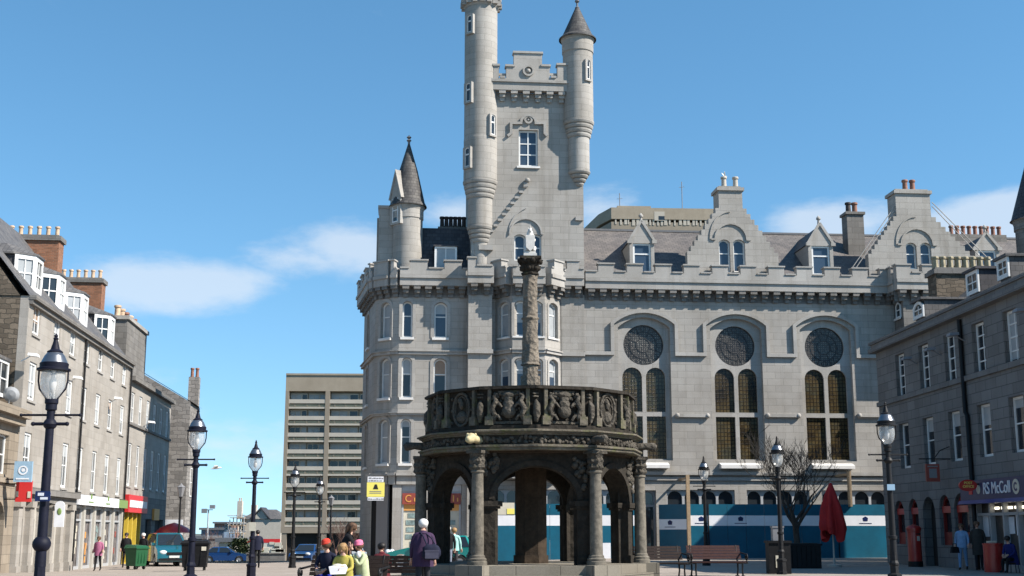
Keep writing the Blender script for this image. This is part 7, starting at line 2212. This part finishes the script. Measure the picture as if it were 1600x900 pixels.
# tower block behind the hall roof
F2 = Fr(*ground_at(955, 260), 3.0)
tb_ = thing('concrete_tower_block', 'top of a brown ribbed concrete tower block rising behind the slate roof', 'building', F2.o, 3.0)
a, b = F2.u(955, 340), F2.u(1120, 340); zt, zl = F2.w(1000, 325), F2.w(1000, 347)
m = MB(); m.slab([(a, 0), (b, 0), (b, 22), (a - 4, 22), (a - 1.8, 6)], -4, zl); m.build('body', MT['concrete_brown'], tb_)
m = MB(); m.slab([(a, -.2), (b, -.2), (b, 22.2), (a - 4.2, 22.2), (a - 2, 6)], zl + .6, zt); m.box(a + 1.5, b - 14, 1, 16, zt + .003, zt + .7); m.build('top_band', MT['concrete'], tb_)
m = MB(); rr = random.Random(1)
x = a + .8
while x < b - .5: m.box(x, x + .25 + .5 * rr.random(), -.1, .3, zl - .8 + rr.random() * .3, zl + .598); x += .7 + .5 * rr.random()
m.build_each('roof_screen', MT['concrete_lite'], tb_)
w0, w1 = F2.u(1022, 335), F2.u(1038, 335); m = MB(); m.box(w0, w1, -.24, -.203, F2.w(1030, 345), F2.w(1030, 331)); m.build('window', MT['concrete_lite'], tb_)
m = MB(); m.box(w0 + .9, w1, -.26, -.242, F2.w(1030, 344), F2.w(1030, 338)); m.build('pane', MT['glass'], bpy.context.scene.objects[-1] if False else tb_)
for pxx, y0, y1 in ((968, 302, 322), (1065, 284, 324)):
    m = MB(); u = F2.u(pxx, y0, 6); m.tube([(u, 6, zt), (u, 6, F2.w(pxx, y0, 6))], .09, 6); m.tube([(u - .6, 6, F2.w(pxx, y0 + 9, 6)), (u + .6, 6, F2.w(pxx, y0 + 8, 6))], .05, 5); m.build('antenna', MT['grey_plastic'], tb_)

# distant houses down the street
FD = Fr(*ground_at(392, 232), -3.0)
dh = thing('gabled_house', 'distant cream gabled house with chimneys and slate roof beside the concrete flats', 'building', FD.o, -3.0)
def DP(x, y, v=0): return FD.px(x, y, v)
a, b = DP(376, 850)[0], DP(438, 850)[0]; ze = DP(405, 811)[1]
g0_, g1_ = DP(395, 811)[0], DP(419, 811)[0]; ga = DP(407, 795)[1]
wd = [(DP(406, 0)[0], DP(415.5, 0)[0], DP(410, 832)[1], DP(410, 819)[1]), (DP(386, 0)[0], DP(391, 0)[0], DP(388, 829)[1], DP(388, 819)[1]), (DP(406, 0)[0], DP(415, 0)[0], DP(410, 846)[1], DP(410, 837)[1])]
m = MB(); m.panel([(a, -6), (b, -6), (b, ze), (g1_, ze), ((g0_ + g1_) / 2, ga), (g0_, ze), (a, ze)], [rect(*w) for w in wd], 0, .4); m.box(a, b, .41, 9, -6, ze - .02); m.build('wall', MT['harl'], dh)
for w in wd: window(dh, None, *w, .15, 0, rows=(.5,), fr=.12, blind=0)
m = MB(); zr_ = DP(410, 796, 4)[1]
m.add([(a - .3, -.2, ze), (b + .3, -.2, ze), (b - 2, 4.5, zr_), (a + 2, 4.5, zr_), (a - .3, 9.2, ze), (b + .3, 9.2, ze)], [(0, 1, 2, 3), (5, 4, 3, 2), (4, 0, 3), (1, 5, 2)]); rf_ = m.build('roof', MT['slate_grey'], dh)
m = MB(); gc = (g0_ + g1_) / 2
for s_ in (-1, 1): m.hexa([(gc, -.3, ga), (gc + s_ * ((g1_ - g0_) / 2 + .5), -.3, ze - .3), (gc + s_ * ((g1_ - g0_) / 2 + .5), 4, ze - .3), (gc, 4, ga)], [(gc, -.3, ga + .3), (gc + s_ * ((g1_ - g0_) / 2 + .5), -.3, ze), (gc + s_ * ((g1_ - g0_) / 2 + .5), 4, ze), (gc, 4, ga + .3)])
m.build('gable_roof', MT['slate_dark'], rf_)
for x0, x1, yt in ((404, 411, 783), (424, 432, 789)):
    m = MB(); m.box(DP(x0, 0, 3)[0], DP(x1, 0, 3)[0], 2.6, 3.4, ze, DP(x0, yt, 3)[1]); ch = m.build('chimney', MT['harl'], rf_); pots(ch, ['pot_buff'] * 2, [(DP(x0, 0, 3)[0] + .3 + .35 * k, 3, DP(x0, yt, 3)[1]) for k in range(2)], .12, .6)
sc_ = thing('scaffolding', 'grey scaffolding on one end of the distant gabled house', 'scaffolding', FD.o, -3.0)
m = MB(); s0, s1 = DP(362, 830)[0], DP(384, 830)[0]
for q in range(5):
    x = s0 + (s1 - s0) * q / 4; m.tube([(x, -1.5, -6), (x, -1.5, DP(370, 800 + 4 * abs(q - 3))[1])], .09, 5)
for y in (806, 818, 830, 842): z = DP(370, y)[1]; m.tube([(s0 - .5, -1.5, z), (s1 + .5, -1.5, z)], .08, 5)
m.build('frame', MT['grey_paint'], sc_)
m = MB()
for y in (808, 820, 832): z = DP(370, y)[1]; m.box(s0, s1, -1.8, -.3, z - .2, z - .08)
m.build('deck', MT['timber'], sc_)
def far_block(px0, px1, yt, Y, lb, mt, mtw, rows_, n, deg=0, d=10):
    f_ = Fr(*ground_at(px0, Y), deg); t = thing('flat_roofed_block', lb, 'building', f_.o, deg)
    a, b, z = f_.u(px0, 840), f_.u(px1, 840), f_.w(px0, yt); m = MB(); m.box(a, b, 0, d, -6, z); m.build('wall', MT[mt], t)
    m = MB(); m.box(a - .4, b + .4, -.4, d + .4, z + .003, z + .45); m.build('roof', MT['lead_roof'], t)
    for r in range(rows_):
        for q in range(n):
            x = a + (b - a) * (q + .25) / n; z1 = z - .7 - r * 3.0
            m = MB(); m.box(x, x + (b - a) / n * .5, -.05, -.003, z1 - 1.4, z1); m.build('window', MT[mtw], t)
blue_wall = plain('blue_cladding', (.12, .17, .24), .6, var=.1); MT['blue_wall'] = blue_wall
brick_far = plain('brown_brick', (.22, .13, .10), .8, var=.15); MT['brick_far'] = brick_far
far_block(334, 362, 818, 330, 'far brown and blue flat-roofed block behind the pale low roof', 'brick_far', 'glass_blue', 2, 5)
far_block(314, 350, 828, 260, 'far low blue-grey flat-roofed block nearest the floodlight mast', 'blue_wall', 'glass_blue', 1, 6)
far_block(343, 365, 847, 140, 'low grey building with tall windows beside the green bush', 'concrete_lite', 'glass', 1, 5, 0, 6)
far_block(280, 318, 842, 190, 'low dark block showing between the stone gable house and the lamp posts', 'slate_grey', 'glass', 1, 4)
# low red barrier and parked vans before the distant house
FB = Fr(*ground_at(362, 170), 0)
t = thing('red_banner_wall', 'long low wall with a red and white band in front of the distant house', 'wall', FB.o, 0)
a, b = FB.u(361, 845), FB.u(437, 845); m = MB(); m.box(a, b, 0, .3, -3, FB.w(400, 848)); m.build('wall', MT['harl'], t)
m = MB(); m.box(a, b, -.03, .33, FB.w(400, 848) + .003, FB.w(400, 842)); m.build('red_band', MT['sign_red'], t)
m = MB(); rr = random.Random(8)
for q in range(26): x = a + (b - a) * rr.random() * .95; z = FB.w(400, 866) + rr.random() * 1.4; m.box(x, x + .5 + rr.random() * .8, -.12, -.002, z, z + .35)
m.build('poster', MT['poster'], t)
# low boundary wall closing the far side of the square
FW = Fr(*ground_at(330, 108), 0)
t = thing('boundary_wall', 'low dark stone wall along the far edge of the square before the houses', 'wall', FW.o, 0)
a, b = FW.u(385, 868), FW.u(445, 868); m = MB(); m.box(a, b, 0, .4, -1, .75); m.box(a - .05, b + .05, -.06, .46, .752, .86); m.build('wall', MT['granite_dark'], t)
p = ground_at(322, 175); t = thing('floodlight_mast', 'tall thin floodlight mast against the sky over the far roofs', 'lamp post', p, 0)
h_ = at(322, 796, 175).z - p.z
m = MB(); m.tube([(0, 0, 0), (0, 0, h_)], [.16, .09], 8); m.build('mast', MT['grey_paint'], t)
m = MB(); m.box(-.9, -.2, -.3, .1, h_ - .5, h_ + .1); m.box(.2, .9, -.3, .1, h_ + .1, h_ + .6); m.box(-.6, .6, -.05, .05, h_ - .1, h_); m.build('floodlight', MT['grey_plastic'], t)
# gulls
def gull(px, py, Y, lb, fly=True, rot=0, s=1.0):
    t = thing('gull', lb, 'gull', at(px, py, Y), rot); m = MB()
    m.tube([(-.3 * s, 0, -.02), (-.15 * s, 0, 0), (0, 0, .02), (.15 * s, 0, .03), (.24 * s, 0, .05), (.32 * s, 0, .045), (.37 * s, 0, .03)], [.012 * s, .05 * s, .075 * s, .06 * s, .045 * s, .04 * s, .01 * s], 8)
    for q in (-1, 1):
        if fly: pts = [(.08 * s, 0, .05), (.04 * s, q * .3 * s, .16 * s), (-.1 * s, q * .68 * s, .08 * s)]
        else: pts = [(.08 * s, q * .03, .05), (.0, q * .16 * s, .26 * s), (-.12 * s, q * .3 * s, .5 * s)]
        for (p, r) in zip(pts[:-1], pts[1:]):
            m.hexa([(p[0] + .09 * s, p[1], p[2]), (r[0] + .06 * s, r[1], r[2]), (r[0] - .05 * s, r[1], r[2]), (p[0] - .12 * s, p[1], p[2])], [(p[0] + .09 * s, p[1], p[2] + .015), (r[0] + .06 * s, r[1], r[2] + .015), (r[0] - .05 * s, r[1], r[2] + .015), (p[0] - .12 * s, p[1], p[2] + .015)])
    m.build('body', MT['white_stone'], t); return t
gull(337, 732, 62, 'gull gliding in the sky above the distant roofs', True, 15, .8)
_p = FC.px(1131.5, 277, .62); _w = FC.world(_p[0], .62, _p[1])
_g = gull(1132, 276, 70, 'gull with raised wings on the pale chimney pot of the middle gable', False, 20, .5)
_g.location = (_w.x * KC, _w.y * KC, CAMZ + KC * (_w.z - CAMZ) + .03)
# ------------------------------------------------------------------ ground
def paving(name, col):
    m = stone(name, col, tuple(c * .72 for c in col), .9, .6, .09, stain_amt=.3, msize=.014, streak=0.0, grain=30)
    return m
MT['paving'] = paving('square_paving', (.37, .32, .275))
MT['asphalt'] = plain('asphalt', (.06, .06, .062), .9, var=.2, scale=3)
MT['far_land'] = plain('far_land', (.10, .11, .09), .95, var=.3, scale=.02)
def sheet(name, xs, ys, dz, mt):
    m = MB(); v = [(x, y, gz(x, y) + dz) for y in ys for x in xs]; n = len(xs)
    f = [(j * n + i, j * n + i + 1, (j + 1) * n + i + 1, (j + 1) * n + i) for j in range(len(ys) - 1) for i in range(n - 1)]
    m.add(v, f, 0, [(p[0], p[1]) for p in v], True)
    o = m.build(name, mt); o['kind'] = 'structure'; return o
def lin(a, b, n): return [a + (b - a) * i / n for i in range(n + 1)]
sheet('ground', [-2500, -600, -200, -80] + lin(-40, 40, 80) + [80, 200, 600, 2500], [-300, -60] + lin(-10, 110, 100) + lin(118, 230, 14) + [400, 900, 2500, 5000], -.03, MT['far_land'])
sheet('square_paving', lin(-40, 40, 80), lin(-10, 80, 90), 0, MT['paving'])
sheet('road', lin(-24, -5, 19), lin(80.02, 215, 40), -.02, MT['asphalt'])
m = MB(); xs = lin(-30, 0, 30)
for a, b in zip(xs[:-1], xs[1:]): m.hexa([(a, 80.02, gz(a, 80) - .3), (b, 80.02, gz(b, 80) - .3), (b, 80.3, gz(b, 80) - .3), (a, 80.3, gz(a, 80) - .3)], [(a, 80.02, gz(a, 80) + .1), (b, 80.02, gz(b, 80) + .1), (b, 80.3, gz(b, 80) + .1), (a, 80.3, gz(a, 80) + .1)])
o = m.build('kerb', MT['step']); o['kind'] = 'structure'
SKY_HUE, SKY_SAT, SKY_STR, SUN_STR, EXPOSURE, SKY_LIFT = .489, 1.22, .1, 5.0, 1.0, .105
CLOUD_COL = (4.3, 4.6, 4.95)
CLOUDS = [(250, 450, .11, .032, .95), (345, 445, .07, .028, .85), (545, 385, .08, .032, .85), (470, 405, .07, .025, .7), (1300, 350, .09, .033, 1.2), (1550, 345, .08, .034, 1.25), (340, 700, .12, .08, .65), (940, 335, .07, .035, .75), (710, 330, .05, .025, .7)]
# ------------------------------------------------------------------ camera, sky and sun
cam = bpy.data.cameras.new('camera'); co = bpy.data.objects.new('camera', cam); COL.objects.link(co)
cam.sensor_width = 36; cam.lens = FOC / 1600 * 36; cam.clip_end = 6000; cam.clip_start = .1
co.location = CAM; co.rotation_euler = (pi / 2 + PITCH, 0, 0)
SC.camera = co

SUN_AZ, SUN_EL = 111.0, 41.0            # clockwise from the view direction (+Y), and height, in degrees
wd = bpy.data.worlds.new('World'); SC.world = wd; wd.use_nodes = True
nt = wd.node_tree; L = nt.links.new
bg = nt.nodes['Background']
sky = nt.nodes.new('ShaderNodeTexSky'); sky.sky_type = 'NISHITA'; sky.sun_disc = False
sky.sun_elevation = radians(SUN_EL); sky.sun_rotation = radians(SUN_AZ)
sky.air_density = 1.0; sky.dust_density = .0; sky.ozone_density = 1.5; sky.altitude = 50
tv = nt.nodes.new('ShaderNodeTexCoord'); sv_ = nt.nodes.new('ShaderNodeSeparateXYZ'); L(tv.outputs['Generated'], sv_.inputs[0])
lift = nt.nodes.new('ShaderNodeMath'); lift.operation = 'MULTIPLY_ADD'; L(sv_.outputs[2], lift.inputs[0]); lift.inputs[1].default_value = .95; lift.inputs[2].default_value = SKY_LIFT
cv_ = nt.nodes.new('ShaderNodeCombineXYZ'); L(sv_.outputs[0], cv_.inputs[0]); L(sv_.outputs[1], cv_.inputs[1]); L(lift.outputs[0], cv_.inputs[2])
nv_ = nt.nodes.new('ShaderNodeVectorMath'); nv_.operation = 'NORMALIZE'; L(cv_.outputs[0], nv_.inputs[0]); L(nv_.outputs[0], sky.inputs['Vector'])
hs = N(nt, 'ShaderNodeHueSaturation', Hue=SKY_HUE, Saturation=SKY_SAT, Value=1.0); L(sky.outputs[0], hs.inputs['Color'])
# fair-weather clouds low over the roofs
tc = nt.nodes.new('ShaderNodeTexCoord')
sx = nt.nodes.new('ShaderNodeSeparateXYZ'); L(tc.outputs['Generated'], sx.inputs[0])
mp = N(nt, 'ShaderNodeMapping', Scale=(1, 1, 2.6), Location=(.35, .2, .15)); L(tc.outputs['Generated'], mp.inputs['Vector'])
n1 = N(nt, 'ShaderNodeTexNoise', Scale=9.0, Detail=10.0, Roughness=.6, Distortion=.15); L(mp.outputs[0], n1.inputs['Vector'])
tot = None
for px, py, sa, sb, amt in CLOUDS:
    d = ray(px, py).normalized()
    vm = nt.nodes.new('ShaderNodeVectorMath'); vm.operation = 'SUBTRACT'; L(tc.outputs['Generated'], vm.inputs[0]); vm.inputs[1].default_value = d
    sc_ = nt.nodes.new('ShaderNodeVectorMath'); sc_.operation = 'MULTIPLY'; L(vm.outputs[0], sc_.inputs[0]); sc_.inputs[1].default_value = (1 / sa, 1 / sa, 1 / sb)
    ln = nt.nodes.new('ShaderNodeVectorMath'); ln.operation = 'LENGTH'; L(sc_.outputs[0], ln.inputs[0])
    mr = nt.nodes.new('ShaderNodeMapRange'); mr.inputs[1].default_value = 0.0; mr.inputs[2].default_value = 1.0; mr.inputs[3].default_value = amt; mr.inputs[4].default_value = 0.0
    L(ln.outputs['Value'], mr.inputs[0])
    if tot is None: tot = mr.outputs[0]
    else:
        ad = nt.nodes.new('ShaderNodeMath'); ad.operation = 'MAXIMUM'; L(tot, ad.inputs[0]); L(mr.outputs[0], ad.inputs[1]); tot = ad.outputs[0]
sm = nt.nodes.new('ShaderNodeMath'); sm.operation = 'MULTIPLY_ADD'; L(n1.outputs['Fac'], sm.inputs[0]); sm.inputs[1].default_value = 1.5; L(tot, sm.inputs[2])
cr = nt.nodes.new('ShaderNodeMapRange'); cr.interpolation_type = 'SMOOTHSTEP'
cr.inputs[1].default_value = 1.0; cr.inputs[2].default_value = 1.55; cr.inputs[3].default_value = 0; cr.inputs[4].default_value = .58; L(sm.outputs[0], cr.inputs[0])
col = mix(nt, hs.outputs[0], CLOUD_COL, cr.outputs[0])
L(col, bg.inputs['Color']); bg.inputs['Strength'].default_value = SKY_STR

sd = bpy.data.lights.new('sun', 'SUN'); so = bpy.data.objects.new('sun', sd); COL.objects.link(so)
sd.energy = SUN_STR; sd.angle = radians(.53); sd.color = (1.0, .93, .84)
az, el = radians(SUN_AZ), radians(SUN_EL)
dirv = Vector((sin(az) * cos(el), cos(az) * cos(el), sin(el)))
so.rotation_euler = dirv.to_track_quat('Z', 'Y').to_euler(); so.location = (40, -20, 60)

vs = SC.view_settings
vs.view_transform = 'Standard'; vs.look = 'None'; vs.exposure = EXPOSURE; vs.gamma = 1.0; vs.use_curve_mapping = False
